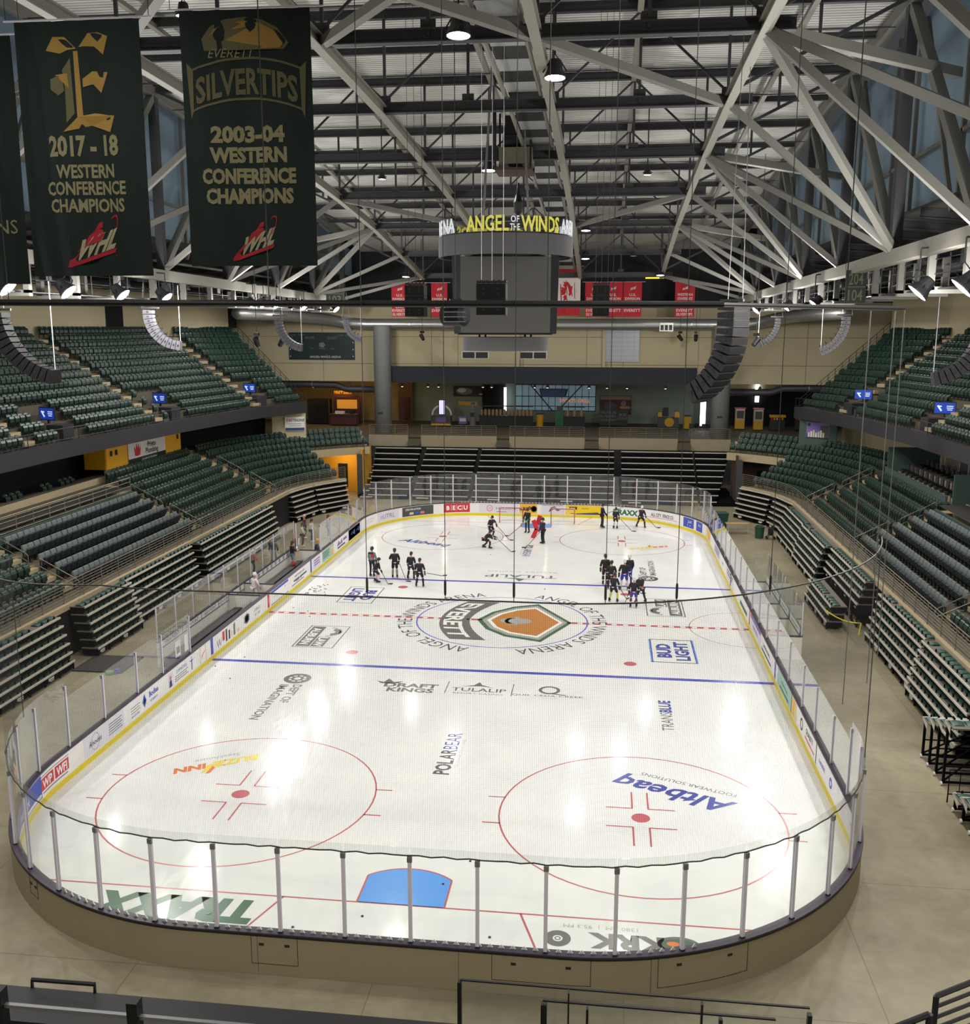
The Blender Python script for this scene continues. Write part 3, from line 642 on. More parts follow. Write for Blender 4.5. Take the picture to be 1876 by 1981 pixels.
for (y0, y1) in ((-9.4, -1.0), (1.9, 10.0)):
    m = MB(); m.box(PB(-14.35, (y0+y1)/2, .5), (.42, y1-y0, .07), M_BENCH); m.box(PB(-14.35, (y0+y1)/2, .3), (.3, y1-y0, .36), M_BENCH); m.build('bench_seat', t)
    m = MB(); m.box(PB(-13.45, (y0+y1)/2, .82), (.34, y1-y0, .05), M_BENCH); m.box(PB(-13.25, (y0+y1)/2, .45), (.05, y1-y0, .7), M_BENCH); m.build('stick_shelf', t)
m = MB(); m.box(PB(-14.1, .9, .08), (1.8, 20.4, .1), M_RUBBER); m.build('box_floor', t)
for y in (-.75, 1.65):
    m = MB(); m.box(PB(-14.1, y, .6), (1.75, .05, 1.1), M_BW); m.box(PB(-14.1, y, 1.17), (1.78, .09, .05), M_CAP); m.box(PB(-14.1, y-.03, .62), (.7, .03, .8), M_ALU); m.box(PB(-14.1, y-.035, .62), (.62, .03, .7), M_BW); m.build('divider_gate', t)
m = MB(); m.box(PB(-13.75, 10.3, .6), (1.35, .08, 1.12), M_BW); m.box(PB(-13.75, 10.3, 1.18), (1.4, .12, .05), M_CAP); m.build('end_wall', t)
m = MB(); m.box(PB(-14.15, 10.3, 2.1), (.9, .012, 1.8), M_GLASS); m.build('glass_pane', t)
for x in (-14.65, -13.5): MB().box(PB(x, 10.3, 2.05), (.06, .06, 1.75), M_ALU).build('glass_post', t)
m = MB(); m.lathe([(.35, 1.15), (.35, 2.95)], M_GLASS, 16, M4.Translation(PB(-13.45, 10.75, 0)), cap=False); m.build('curved_glass', t)
m = MB(); m.box(PB(XB+.004, .9, 1.03), (.012, 20.3, .30), A_W); TT = M4(((0, 0, 1, .012), (1, 0, 0, 0), (0, 1, 0, 0), (0, 0, 0, 1)))
for k in range(12):
    y = 1.0+k*.76; m.ring(.15, .17, A_BLK, TT @ M4.Translation((y, 1.03, 0)), n=20); m.disk(.11, A_GRY, TT @ M4.Translation((y, 1.03, 0)), n=16); m.text('W', .1, A_W, TT, y, .98, z=.002)
m.build('advert_strip', t, label='row of small round black marks')
m = MB()
for k, y in enumerate((-7.9, -5.6, -3.3, -1.4)): m.text('HIGH POINT', .2, A_NVY, TT, y, .93, wx=1.0); 
for y in (-9.1, -6.75, -4.45, -2.2): m.box(PB(XB+.008, y, 1.02), (.01, .04, .3), A_BLK)
m.build('advert_strip', t, label='repeated dark blue lettering')
# paper notices on the last glass before the bench
m = MB(); m.box((-.0, .0, .35), (.015, .5, .7), A_W); m.box((.01, .9, .35), (.015, .45, .75), A_W); m.box((.012, 0, .3), (.012, .3, .3), A_GRY)
o = m.build('paper_notice'); o.location = (-13.16, -11.3, 1.3); tag(o, 'white paper notices taped inside the left glass before the bench', 'notice')
m = MB(); m.lathe([(.10, 0), (.16, .12), (.155, .27), (.14, .27), (.11, .04)], mat('bucket_red', '#b04a48', .5), 14, cap=True); m.path([(-.15, 0, .26), (0, 0, .36), (.15, 0, .26)], .012, M_ALU, 5)
o = m.build('bucket'); o.location = (-14.35, 8.6, .535); tag(o, 'red bucket standing on the far end of the players bench', 'bucket')
# ---- penalty box on the right
t = thing('penalty_box', 'white penalty box with glass walls behind the right boards', 'penalty box', (14.6, 0, 0))
def PX(x, y, z): return V((x-14.6, y, z))
m = MB(); m.box(PX(14.75, .6, .58), (.1, 10.2, 1.14), M_BW); m.box(PX(14.75, .6, 1.17), (.16, 10.2, .05), M_CAP); m.build('back_wall', t)
for y in (-4.5, -1.6, 1.1, 5.7): m = MB(); m.box(PX(14.0, y, .58), (1.5, .07, 1.14), M_BW); m.box(PX(14.0, y, 1.17), (1.55, .12, .05), M_CAP); m.build('side_wall', t)
for a, b in zip((-4.5, -2.8, -1.6, .3, 1.1, 2.6, 4.1), (-2.8, -1.6, .3, 1.1, 2.6, 4.1, 5.7)): MB().box(PX(14.75, (a+b)/2, 2.0), (.012, b-a-.02, 1.6), M_GLASS).build('glass_pane', t)
for y in (-4.5, -2.8, -1.6, .3, 1.1, 2.6, 4.1, 5.7): MB().box(PX(14.75, y, 2.0), (.05, .05, 1.65), M_ALU).build('glass_post', t)
for y in (-4.5, -1.6, 1.1, 5.7): MB().box(PX(14.05, y, 2.0), (1.35, .012, 1.6), M_GLASS).build('glass_pane', t)
m = MB(); TX = M4(((0, 0, -1, .085), (-1, 0, 0, 0), (0, 1, 0, 0), (0, 0, 0, 1)))
m = MB()
for y0, y1 in ((-4.3, -1.8), (-1.4, .9), (1.4, 5.5)): m.box(PX(14.69, (y0+y1)/2, 1.38), (.01, y1-y0, .34), A_W); m.box(PX(14.683, (y0+y1)/2, 1.38), (.01, (y1-y0)*.6, .12), A_TEAL)
m.build('advert_strip', t)
m = MB(); m.box(PX(14.3, .6, .45), (.4, 10, .08), M_BENCH); m.build('bench_seat', t)
# ---- goals
G_RED = mat('goal_red', '#b5383c', .4); G_NET = mat('goal_net', '#cfcac2', .8)
def goal(x, y, lab):
    t = thing('hockey_goal', lab, 'goal', (x, y, .022), 0, 'two goals at the far end')
    m = MB(); w, h, d = .94, 1.22, 1.1
    m.path([(-w, 0, 0), (-w, 0, h-.1), (-w+.1, 0, h), (w-.1, 0, h), (w, 0, h-.1), (w, 0, 0)], .035, G_RED, 8); m.build('goal_frame', t, smooth=True)
    m = MB(); m.path([(-w, 0, .02), (-w*.98, d*.7, .02), (-w*.5, d, .02), (w*.5, d, .02), (w*.98, d*.7, .02), (w, 0, .02)], .03, G_NET, 6); m.path([(-w, 0, h), (-w*.8, .45, h-.02), (0, .5, h-.02), (w*.8, .45, h-.02), (w, 0, h)], .02, G_NET, 6); m.path([(0, 0, h), (0, .5, h), (0, d, 0)], .015, G_NET, 6); m.build('base_frame', t, label='white padded base and rear bars')
    m = MB(); n = 15; rw = []
    for j in range(9):
        f = j/8; rw.append([(-w*(1-.12*f)+2*w*(1-.12*f)*k/n, .5+(d-.5)*(1-f)*(1 if 0 < k < n else .7), (h-.05)*f+.05) for k in range(n+1)])
    for r in rw: m.path(r, .006, G_NET, 3, cap=False)
    for k in range(n+1): m.path([r[k] for r in rw], .006, G_NET, 3, cap=False)
    for e in (0, n):
        for j in range(1, 8): a = V(rw[j][e]); m.tube((w*(1 if e else -1), 0, a.z), a, .006, G_NET, 3)
    m.build('net', t)
goal(-2.07, 26.85, 'left of the two red framed goals in front of the far boards'); goal(2.08, 26.95, 'right of the two red framed goals in front of the far boards')
M_RED = mat('foam_red', '#c4232b', .5)
t = thing('training_dummy', 'bent upright red training dummy standing before the goals', 'training dummy', (.08, 21.3, .022))
MB().beam((0, 0, 0), (.32, 0, .70), .16, .32, M_RED, upv=(1, 0, 0)).build('lower_arm', t); MB().beam((.32, 0, .66), (.05, 0, 1.36), .16, .32, M_RED, upv=(1, 0, 0)).build('upper_arm', t)
m = MB(); T = M4.Translation((0, 0, .0)) @ M4.Rotation(RAD(16), 4, 'Y'); m.box((0, 0, .38), (.36, .14, .75), M_RED, T=T); o = m.build('foam_block'); o.location = (.1, 26.4, .03)
tag(o, 'red foam block leaning upright between the two goals', 'barrier')
# ---- pucks
pm = MB(); pm.lathe([(.034, 0), (.038, .004), (.038, .021), (.034, .025)], M_BLACK, 10); first = None
pts = [(-12.2+random.random()*1.3*(1-.5*(k % 3 == 0)), 3.6+random.random()*2.6) for k in range(34)]+[(-11.9, .95), (-10.9, .4), (-10.5, -.6), (-12.5, -8.9), (-11.2, -10.4), (-11.6, -7.5), (1.9, 6.7), (-.9, -27.4), (2.6, -27.9), (1.0, -25.6), (1.6, -24.3), (-2.6, -28.1), (-2.4, 15.35)]
for k, (x, y) in enumerate(pts):
    tx = 'black puck in the loose pile against the left boards' if k < 34 else 'black puck lying alone on the ice ' + ['just past the red line, left','beside the red line, left','just before the red line, left','before the near blue line near the bench door','left before the near blue line','just past the near blue line, left','beyond the centre circle','behind the near goal crease, left','behind the near goal line, right of middle','right of the near crease','right of the crease top','near the end boards left of the crease','in front of the crouching skater'][k-34]
    if first is None: first = pm.build('hockey_puck'); o = first
    else: o = first.copy(); COL.objects.link(o)
    o.location = (x, y, .021); tag(o, tx, 'puck', 'pucks on the ice')
# ---- floor oddments on the right and left
t = thing('folding_table', 'small pale folding table beside the far right risers', 'table', (15.6, 25.3, 0), .1)
m = MB(); m.box((0, 0, .74), (1.8, .75, .04), mat('table_tan', '#a78b63', .5)); m.build('table_top', t)
for x in (-.75, .75):
    m = MB(); m.tube((x, -.3, 0), (x, -.3, .72), .02, M_ALU, 6); m.tube((x, .3, 0), (x, .3, .72), .02, M_ALU, 6); m.tube((x, -.3, .1), (x, .3, .1), .02, M_ALU, 6); m.build('leg', t)
t = thing('waste_bin', 'round dark green waste bin on the floor by the right risers', 'bin', (17.0, 23.6, 0))
M_GRN = mat('bin_green', '#1d4b3c', .5)
m = MB(); m.lathe([(.30, 0), (.36, .8), (.39, .82), (.39, .9), (.33, .9), (.30, .3)], M_GRN, 20); m.build('bin_body', t)
m = MB(); m.ring(.36, .41, mat('bin_liner', '#9aa5a0', .5), z=.91, n=20); m.build('liner', t)
t = thing('waste_cart', 'dark green wheeled bin standing behind the folding table', 'bin', (14.4, 26.9, 0), .1)
m = MB(); m.add([(-.5, -.4, .15), (.5, -.4, .15), (.5, .4, .15), (-.5, .4, .15), (-.6, -.5, 1.2), (.6, -.5, 1.2), (.6, .5, 1.2), (-.6, .5, 1.2)], [(3, 2, 1, 0), (4, 5, 6, 7), (0, 1, 5, 4), (1, 2, 6, 5), (2, 3, 7, 6), (3, 0, 4, 7)], M_GRN); m.build('bin_body', t)
m = MB(); m.box((0, 0, 1.24), (1.25, 1.05, .08), M_GRN); m.build('lid', t)
for x in (-.4, .4): MB().lathe([(.12, -.03), (.12, .03)], M_RUBBER, 12, M4.Translation((x, -.4, .12)) @ M4.Rotation(pi/2, 4, 'Y')).build('wheel', t)
t = thing('stroller', 'black folded stroller like cart beside the round green bin', 'cart', (17.75, 23.1, 0))
m = MB(); m.path([(-.25, 0, .05), (.05, 0, .6), (.25, 0, 1.05)], .03, M_BLACK, 6); m.path([(-.25, .4, .05), (.05, .4, .6), (.25, .4, 1.05)], .03, M_BLACK, 6); m.path([(.3, 0, .05), (-.05, 0, .6)], .03, M_BLACK, 6); m.path([(.3, .4, .05), (-.05, .4, .6)], .03, M_BLACK, 6); m.tube((.25, 0, 1.05), (.25, .4, 1.05), .03, M_BLACK, 6); m.build('frame', t)
m = MB(); m.box((.02, .2, .55), (.35, .38, .5), M_BLACK); m.build('fabric_seat', t)
for x, y in ((-.25, 0), (-.25, .4), (.3, 0), (.3, .4)): MB().lathe([(.09, -.02), (.09, .02)], M_RUBBER, 10, M4.Translation((x, y, .09)) @ M4.Rotation(pi/2, 4, 'X')).build('wheel', t)
for k, (x, y, s) in enumerate(((12.9, 28.9, .5), (13.5, 29.4, .42), (13.3, 28.3, .38))):
    m = MB(); random.seed(k+3); m.lathe([(.05, 0), (s*.95, .05), (s, s*.5), (s*.7, s*.95), (s*.2, s*1.15), (.04, s*1.3)], mat('bag_clear', '#8f9298', .25), 12)
    m.v = [(a*(1+.15*random.uniform(-1, 1)), b*(1+.15*random.uniform(-1, 1)), c) for a, b, c in m.v]
    o = m.build('rubbish_bag'); o.location = (x+1.1, y-.2, 0); tag(o, 'shiny grey rubbish bag piled on the floor by the far right corner, %s' % ('largest', 'rearmost', 'smallest')[k], 'bag', 'rubbish bags')
m = MB(); m.box((0, 0, .02), (.46, .46, .03), mat('floor_plate', '#b7b0a0', .4, .4)); m.box((0, 0, .012), (.62, .6, .02), M_BEIGE); o = m.build('floor_plate'); o.location = (.0, -31.9, -.012); tag(o, 'square metal cover plate set in the floor before the near boards', 'floor plate')
m = MB(); m.lathe([(.03, 0), (.22, .03), (.2, .12), (.05, .16)], mat('cloth_green', '#6d8a58', .8), 10); m.lathe([(.02, .05), (.12, .06), (.1, .2)], A_BLU, 8, M4.Translation((.3, .1, 0))); o = m.build('cloth_pile'); o.location = (-16.9, -10.4, -.01); tag(o, 'small crumpled green and blue cloth on the floor behind the left glass', 'cloth')
m = MB(); m.box((0, 0, .03), (2.4, 2.2, .06), mat('rubber_mat', '#33302e', .9)); o = m.build('floor_mat'); o.location = (-17.6, -9.2, -.01); tag(o, 'dark mat on the floor at the gap in the left risers', 'mat')
# ================================================================== STANDS
C_TREAD = mat('terrace_concrete', '#564f40', .75, noise=.12, nscale=1.5); C_EDGE = mat('terrace_edge', '#a8997a', .7, noise=.1, nscale=3)
G_SEAT = mat('seat_green', '#1d382d', .34, 0, .45); G_SEAT2 = mat('seat_pan_green', '#182f26', .4); G_IRON = mat('seat_iron', '#20352c', .5, .2)
P_BACK = mat('pad_grey', '#626b69', .7); P_PAN = mat('pad_dark', '#20282e', .8); P_SHELL = mat('pad_shell', '#22282a', .6)
M_TEAL = mat('teal_wall', '#3b4f49', .7, noise=.06); M_CURT_SHADE = mat('curtain_shade_black', '#0d0e13', .95); M_FASC = mat('fascia', '#232127', .7)
M_RAIL = mat('rail_grey', '#817a6c', .45, .5); M_CREAM = mat('cream_wall', '#b9ae8e', .8, noise=.05, nscale=.8); M_GOLD = mat('gold_panel', '#e0a423', .6)

def low(t, d, sg):           # lower bowl: t = y up to 24, then arc; d outward offset; sg -1 left, +1 right
    R = 12.8; cx = -8.
    if t <= 24: p = V((-20.8-d, t, 0)); n = V((-1, 0, 0))
    else:
        a = (t-24)/R; n = V((-cos(a), sin(a), 0)); p = V((cx, 24, 0)) + n*(R+d)
    if sg > 0: p = V((-p.x-.35, p.y, 0)); n = V((-n.x, n.y, 0))
    return p, n
UPK = [(-60, -26.3, 0), (2, -26.3, 0), (17, -25.6, 6), (28, -24.1, 14), (33, -22.9, 25), (36, -21.6, 35)]
def upp(t, d, sg):           # upper tier: t = y of the front edge
    for (a, x0, g0), (b, x1, g1) in zip(UPK, UPK[1:]):
        if t <= b:
            k = (t-a)/(b-a); x = x0+(x1-x0)*k; g = RAD(g0+(g1-g0)*k); break
    n = V((-cos(g), sin(g), 0)); p = V((x, t, 0)) + n*d
    if sg > 0: p = V((-p.x-.3, p.y, 0)); n = V((-n.x, n.y, 0))
    return p, n
def strip(mb, fn, tt, d0, z0, d1, z1, sg, m):
    vs = []; fs = []
    for t in tt:
        p, _ = fn(t, d0, sg); q, _ = fn(t, d1, sg); vs += [(p.x, p.y, z0), (q.x, q.y, z1)]
    for i in range(len(tt)-1): fs.append((2*i, 2*i+2, 2*i+3, 2*i+1))
    return mb.add(vs, fs, m)
def solid(mb, fn, tt, d0, d1, z0, z1, sg, m):
    strip(mb, fn, tt, d0, z0, d0, z1, sg, m); strip(mb, fn, tt, d0, z1, d1, z1, sg, m); strip(mb, fn, tt, d1, z1, d1, z0, sg, m); strip(mb, fn, tt, d0, z0, d1, z0, sg, m)
    for t in (tt[0], tt[-1]):
        p, _ = fn(t, d0, sg); q, _ = fn(t, d1, sg)
        mb.add([(p.x, p.y, z0), (q.x, q.y, z0), (q.x, q.y, z1), (p.x, p.y, z1)], [(0, 1, 2, 3)], m)
TA, TB = 41/180*pi*12.8+24, 60/180*pi*12.8+24
ROWZ = lambda i: 2.5+.415*i
PIT = .87
UPZ = lambda i: 8.75+.5*i
SIDES = ((-1, 'left'), (1, 'right'))
for sg, sd in SIDES:
    mb = MB(); tt = ts(-48, 24, 6)+ts(24, TA, .8)[1:]; tu = ts(-48, 24, 6)+ts(24, TB, .8)[1:]
    solid(mb, low, tt, -.95, -.6, 2.33, 2.6, sg, C_EDGE); solid(mb, low, tt, -.8, -.6, 0., 2.33, sg, M_CURT_SHADE)  # lower concrete face painted black to stand for shade behind the risers
    strip(mb, low, tt, -.6, 2.5, -.12, 2.5, sg, C_TREAD)
    for i in range(9):
        T_ = tt if i < 5 else tu
        d = i*PIT-.12; strip(mb, low, T_, d, ROWZ(i)-(.415 if i else .1), d, ROWZ(i), sg, C_EDGE); strip(mb, low, T_, d, ROWZ(i), d+PIT, ROWZ(i), sg, C_TREAD)
    # underside / closing walls at the tunnel
    for t, i0, i1 in ((TA, 0, 5), (TB, 5, 9)):
        for i in range(i0, i1):
            p, _ = low(t, i*PIT-.12, sg); q, _ = low(t, (i+1)*PIT-.12, sg)
            mb.add([(p.x, p.y, 0 if i0 == 0 else 3.9), (q.x, q.y, 0 if i0 == 0 else 3.9), (q.x, q.y, ROWZ(i)), (p.x, p.y, ROWZ(i))], [(0, 1, 2, 3)], C_EDGE)
    strip(mb, low, ts(TA, TB, .8), 5*PIT-.12, 3.9, 5*PIT-.12, ROWZ(5), sg, C_EDGE); strip(mb, low, ts(TA, TB, .8), 5*PIT-.12, 3.9, 9*PIT, 3.9, sg, C_TREAD)
    strip(mb, low, [-5.6, 8.7], 5*PIT-.08, 5.37, 8*PIT, 5.37, sg, mat('walkway_dark', '#2b2824', .8))
    # stairs in the aisles
    for y0 in (-6.15, 9.05, 23.6):
        for i in range(0, 8):
            d = i*PIT-.12; p, n = low(y0, d-.18, sg); mb.box((p.x, p.y, ROWZ(i)-.2), (.42, .95, .02+.18), C_EDGE)
    o = struct(mb.build('seating_terrace_%s' % sd), '%s lower seating terrace of concrete steps' % sd)
    # upper tier
    mb = MB(); tt = ts(-48, 2, 10)+ts(2, 36, 1.5)[1:]
    for i in range(13):
        d = .55+i*.81; strip(mb, upp, tt, d, UPZ(i)-.5, d, UPZ(i), sg, C_TREAD); strip(mb, upp, tt, d, UPZ(i), d+.81, UPZ(i), sg, C_TREAD)
    strip(mb, upp, tt, .3, 8.0, 11.3, 12.8, sg, M_FASC)
    for i in range(13):                   # end wall of the tier, stepped
        p, _ = upp(36, .55+i*.81, sg); q, _ = upp(36, .55+(i+1)*.81, sg)
        mb.add([(p.x, p.y, 8.0+.37*i), (q.x, q.y, 8.0+.37*(i+1)), (q.x, q.y, UPZ(i)), (p.x, p.y, UPZ(i))], [(0, 1, 2, 3)], M_FASC)
    for y0 in (-26, -12, 1.5, 16.5, 30.5):
        for i in range(0, 13):
            p, n = upp(y0, .55+i*.81-.2, sg); mb.box((p.x, p.y, UPZ(i)-.25), (.4, 1.0, .25), C_EDGE, rz=atan2(n.y, n.x))
    struct(mb.build('upper_terrace_%s' % sd), '%s upper seating terrace of concrete steps' % sd)
    mb = MB(); solid(mb, upp, tt, 0, .3, 7.95, 8.92, sg, M_FASC); struct(mb.build('balcony_fascia_%s' % sd), 'dark balcony front of the %s upper tier' % sd)

# ---- seats
def green_parts():
    n = 7; back = MB(); vs = []
    prof = [(.22, .0, .21), (.45, .02, .222), (.62, .05, .225), (.76, .085, .22), (.815, .115, .20), (.84, .15, .15)]
    for z, y, w in prof:                                    # seat faces -y; back shell
        for k in range(n):
            u = -1+2*k/(n-1); vs.append((u*w, y-.035*(1-u*u)*-1+.0, z-.012*u*u))
    m_ = len(prof)
    for z, y, w in prof:
        for k in range(n):
            u = -1+2*k/(n-1); vs.append((u*w, y+.028+.035*(1-u*u), z-.012*u*u))
    fs = []
    for i in range(m_-1):
        for k in range(n-1):
            a = i*n+k; fs.append((a, a+1, a+n+1, a+n)); b = m_*n+a; fs.append((b, b+n, b+n+1, b+1))
    for k in range(n-1):
        a = (m_-1)*n+k; fs.append((a, a+1, a+1+m_*n, a+m_*n)); a = k; fs.append((a+1, a, a+m_*n, a+1+m_*n))
    for i in range(m_-1):
        a = i*n; fs.append((a, a+n, a+n+m_*n, a+m_*n)); a = i*n+n-1; fs.append((a+n, a, a+m_*n, a+n+m_*n))
    back.add(vs, fs, G_SEAT)
    pan = MB(); pr = [(.25, -.02), (.36, -.11), (.56, -.11), (.68, -.06), (.71, -.02)]
    vs = []
    for e in (-.212, .212):
        for z, y in pr: vs.append((e, y, z))
        for z, y in pr[::-1]: vs.append((e, y+.035, z+.0))
    k = len(pr)*2; fs = [(i, (i+1) % k, k+(i+1) % k, k+i) for i in range(k)] + [tuple(range(k))[::-1], tuple(range(k, 2*k))]
    pan.add(vs, fs, G_SEAT2)
    br = MB()
    for e in (-.228, .228):
        br.box((e, .02, .21), (.03, .06, .42), G_IRON); br.box((e, -.06, .56), (.035, .24, .03), G_IRON); br.box((e, .02, .015), (.05, .2, .03), G_IRON); br.beam((e, .03, .38), (e, -.02, .56), .03, .05, G_IRON)
    return back, pan, br
def pad_parts():
    back = MB(); vs = []; 
    for (z, y0, y1, w) in ((.36, -.02, .07, .22), (.42, -.05, .09, .23), (.80, .03, .15, .23), (.93, .06, .16, .225), (.96, .085, .14, .20)):
        vs += [(-w, y1, z), (-w, y0+.02, z), (-w*.85, y0, z), (w*.85, y0, z), (w, y0+.02, z), (w, y1, z)]
    fs = [tuple(range(6)), tuple(range(24, 30))[::-1]]
    for i in range(4):
        for k in range(6): a = i*6+k; b = i*6+(k+1) % 6; fs.append((b, a, a+6, b+6))
    back.add(vs, fs, P_BACK)
    pan = MB(); T = M4.Translation((0, -.06, .40)) @ M4.Rotation(RAD(-68), 4, 'X')
    pan.box((0, -.2, .0), (.44, .42, .10), P_PAN, T=T); pan.box((0, -.2, .06), (.40, .38, .03), P_PAN, T=T)
    br = MB()
    for e in (-.24, .24):
        br.box((e, -.12, .62), (.04, .34, .035), P_SHELL); br.box((e, .05, .31), (.03, .08, .62), P_SHELL); br.box((e, .03, .015), (.045, .26, .03), P_SHELL)
    br.box((0, .07, .27), (.48, .04, .22), P_SHELL)
    return back, pan, br
gb, gp, gr_ = green_parts(); pb, pp_, pr_ = pad_parts()
RX = V((rt.x, rt.y, rt.z)); CAMP = V((5.2431, -50.7351, 15.5728))
def inview(p):
    d = V(p)-CAMP; q = d.dot(fw)
    if q < 1: return None
    x = 938+1900.4*d.dot(rt)/q; y = 990.5-1900.4*d.dot(up)/q
    return q if -15 < x < 1890 and -20 < y < 2000 else None
GREEN = []; PADS = []       # (dist, pos, rz, text)
def row_seats(fn, sg, t0, t1, d, z, kind, txt, pitch=.53, R=12.8, skip=None, rev=False):
    # walk along the row at true spacing
    pts = []; t = t0; L = 0; last, n = fn(t, d, sg); nxt = pitch/2
    while t < t1:
        t += .05; p, n = fn(t, d, sg); s = (p-last).length; L += s; last = p
        if L >= nxt and t < t1-.15: pts.append((p, n, t)); nxt += pitch
    for k, (p, n, t) in enumerate(pts):
        if skip is not None and skip(t): continue
        if rev: k = len(pts)-1-k
        q = inview((p.x, p.y, z+.6))
        if q is None: continue
        rz = atan2(n.y, n.x)-pi/2          # seat back outward: local +y -> n
        (GREEN if kind == 'g' else PADS).append((q, (p.x, p.y, z), rz, txt % ordinal(k)))
for sg, sd in SIDES:
    for i in range(8):
        o = ordinal(i); d = i*PIT+.28
        if i < 8: row_seats(low, sg, -30, -6.65, d, ROWZ(i), 'g', 'green plastic seat, %s back from the near padded-block aisle, '+o+' row up, '+sd+' stand', rev=True)
        if i < 5: row_seats(low, sg, -5.6, 8.6, d, ROWZ(i), 'p', 'grey padded seat, %s from its near aisle, '+o+' row up, '+sd+' padded block')
        if sg < 0 or i < 6: row_seats(low, sg, 9.55, 23.1, d, ROWZ(i), 'g', 'green plastic seat, %s from the near aisle, '+o+' row up, '+sd+' block beyond padded seats')
        row_seats(low, sg, 24.1, TA-.2 if i < 5 else TB-.1, d, ROWZ(i), 'g', 'green plastic seat, %s from the aisle, '+o+' row up, '+sd+' corner block')
    for i in range(13):
        d = .55+i*.81+.45; bl = [-26, -12, 1.5, 16.5, 30.5, 36]
        for j in range(5):
            for (a, b) in ((bl[j]+.6, bl[j+1]-.6 if j < 4 else 35.9),):
                row_seats(upp, sg, a, b, d, UPZ(i), 'g', 'green plastic seat, %s past its near stair, '+ordinal(i)+' row, '+ordinal(j)+' block of '+sd+' upper tier', skip=(lambda t: i < 4 and any(abs(t-q) < 1.5 for q in ((5.6, 19.0, 31.4) if sg < 0 else (30.0, 17.5, 4.0)))))
GREEN.sort(key=lambda a: a[0]); PADS.sort(key=lambda a: a[0])
print('SEATS', len(GREEN), len(PADS), GREEN[299][0])
# prototypes and copies
def proto_seat(nm, lab, cat, parts, names, grp):
    r = thing(nm, lab, cat, group=grp)
    for b, n_ in zip(parts, names): b.build(n_, r, smooth=(nm == 'stadium_seat' and n_ == 'backrest'))
    return r
def lay(seats, nm, cat, parts, names, grp):
    r = None; seen = set()
    for q, p, rz, tx in seats:
        if r is None: r = proto_seat(nm, tx, cat, parts, names, grp); r.location = p; r.rotation_euler = (0, 0, rz)
        else: dup(r, p, rz, tx, grp)
lay(GREEN[:300], 'stadium_seat', 'seat', (gb, gp, gr_), ('backrest', 'seat', 'bracket'), 'green plastic seats of the lower stands')
lay(PADS[:300], 'padded_seat', 'padded seat', (pb, pp_, pr_), ('backrest', 'seat', 'armrest'), 'grey padded seats of the lower stands')
mb = MB()
for q, p, rz, tx in GREEN[300:]:
    T = M4.Translation(p) @ M4.Rotation(rz, 4, 'Z')
    k = len(mb.v)
    for b in (gb, gp): mb.add(b.v, b.f, b.mats[0], T)
    mb.box((-.235, .02, .3), (.03, .06, .6), G_IRON, T=T)
o = mb.build('green_seats', smooth=True, auto=True); tag(o, 'many more green plastic seats filling the upper tiers and far corners', 'seats', kind='stuff')

# ---- guard rails
def railing(label, pts, z, h=1.05, nb=6, sp=1.8, m=M_RAIL, r=.02, name='guard_rail', cat='railing', grp=None, base=.12):
    t = thing(name, label, cat, (pts[0][0], pts[0][1], z if not isinstance(z, list) else z[0]), group=grp)
    O = t.location.copy(); zz = z if isinstance(z, list) else [z]*len(pts)
    P = [V((p[0], p[1], q))-O for p, q in zip(pts, zz)]
    for k in range(nb):
        b = MB(); e = base+(h-base)*k/(nb-1) if nb > 1 else h; b.path([p+V((0, 0, e)) for p in P], r*1.25 if k == nb-1 else r*.8, m, 5); b.build('rail_bar', t)
    posts = []; L = 0
    for a, b_ in zip(P, P[1:]):
        n = max(1, int(round((b_-a).length/sp)))
        for k in range(n): posts.append(a+(b_-a)*k/n)
    posts.append(P[-1])
    for q in posts: MB().tube(q, q+V((0, 0, h)), r*1.25, m, 5).build('rail_post', t)
    return t
for sg, sd in SIDES:
    pts = [low(t, -.75, sg)[0] for t in ts(-30, 24, 9)+ts(24, TA, 1.6)[1:]]
    railing('long grey guard rail along the front of the %s lower stand' % sd, pts, 2.6, 1.0, 7, 1.9)
    pts = [upp(t, .15, sg)[0] for t in ts(-30, 2, 8)+ts(2, 36, 3)[1:]]
    railing('dark guard rail on the balcony front of the %s upper tier' % sd, pts, 8.92, .75, 2, 2.2, M_DARK)
    pts = [upp(36, .55+.81*k, sg)[0] for k in range(0, 14, 1)]
    railing('dark sloping guard rail down the far end of the %s upper tier' % sd, pts, [UPZ(k)-.25 for k in range(14)], 1.05, 4, 1.7, M_DARK)
    # handrails in the aisles
    k = 0
    for y0, w in ((-6.15, 'between the near green seats and padded block'), (9.05, 'between the padded block and the green seats beyond'), (23.6, 'before the corner block')):
        for i0 in (0, 3):
            a, _ = low(y0+.0, i0*PIT-.3, sg); b, _ = low(y0+.0, (i0+2)*PIT, sg); z0 = ROWZ(i0)-.2; z1 = ROWZ(i0+2)
            t = thing('aisle_handrail', '%s handrail in the %s aisle %s' % ('lower' if i0 == 0 else 'upper', sd, w), 'handrail', (a.x, a.y, z0), group='aisle handrails')
            d = V((b.x-a.x, b.y-a.y, z1-z0))
            MB().path([(0, 0, 0), (0, 0, .8), (d.x*.06, d.y*.06, .93), d+V((0, 0, .93)), d+V((0, 0, 0))], .024, M_RAIL, 6).build('rail', t)
            MB().path([V((0, 0, .5)), d+V((0, 0, .5))], .018, M_RAIL, 5).build('rail_bar', t)
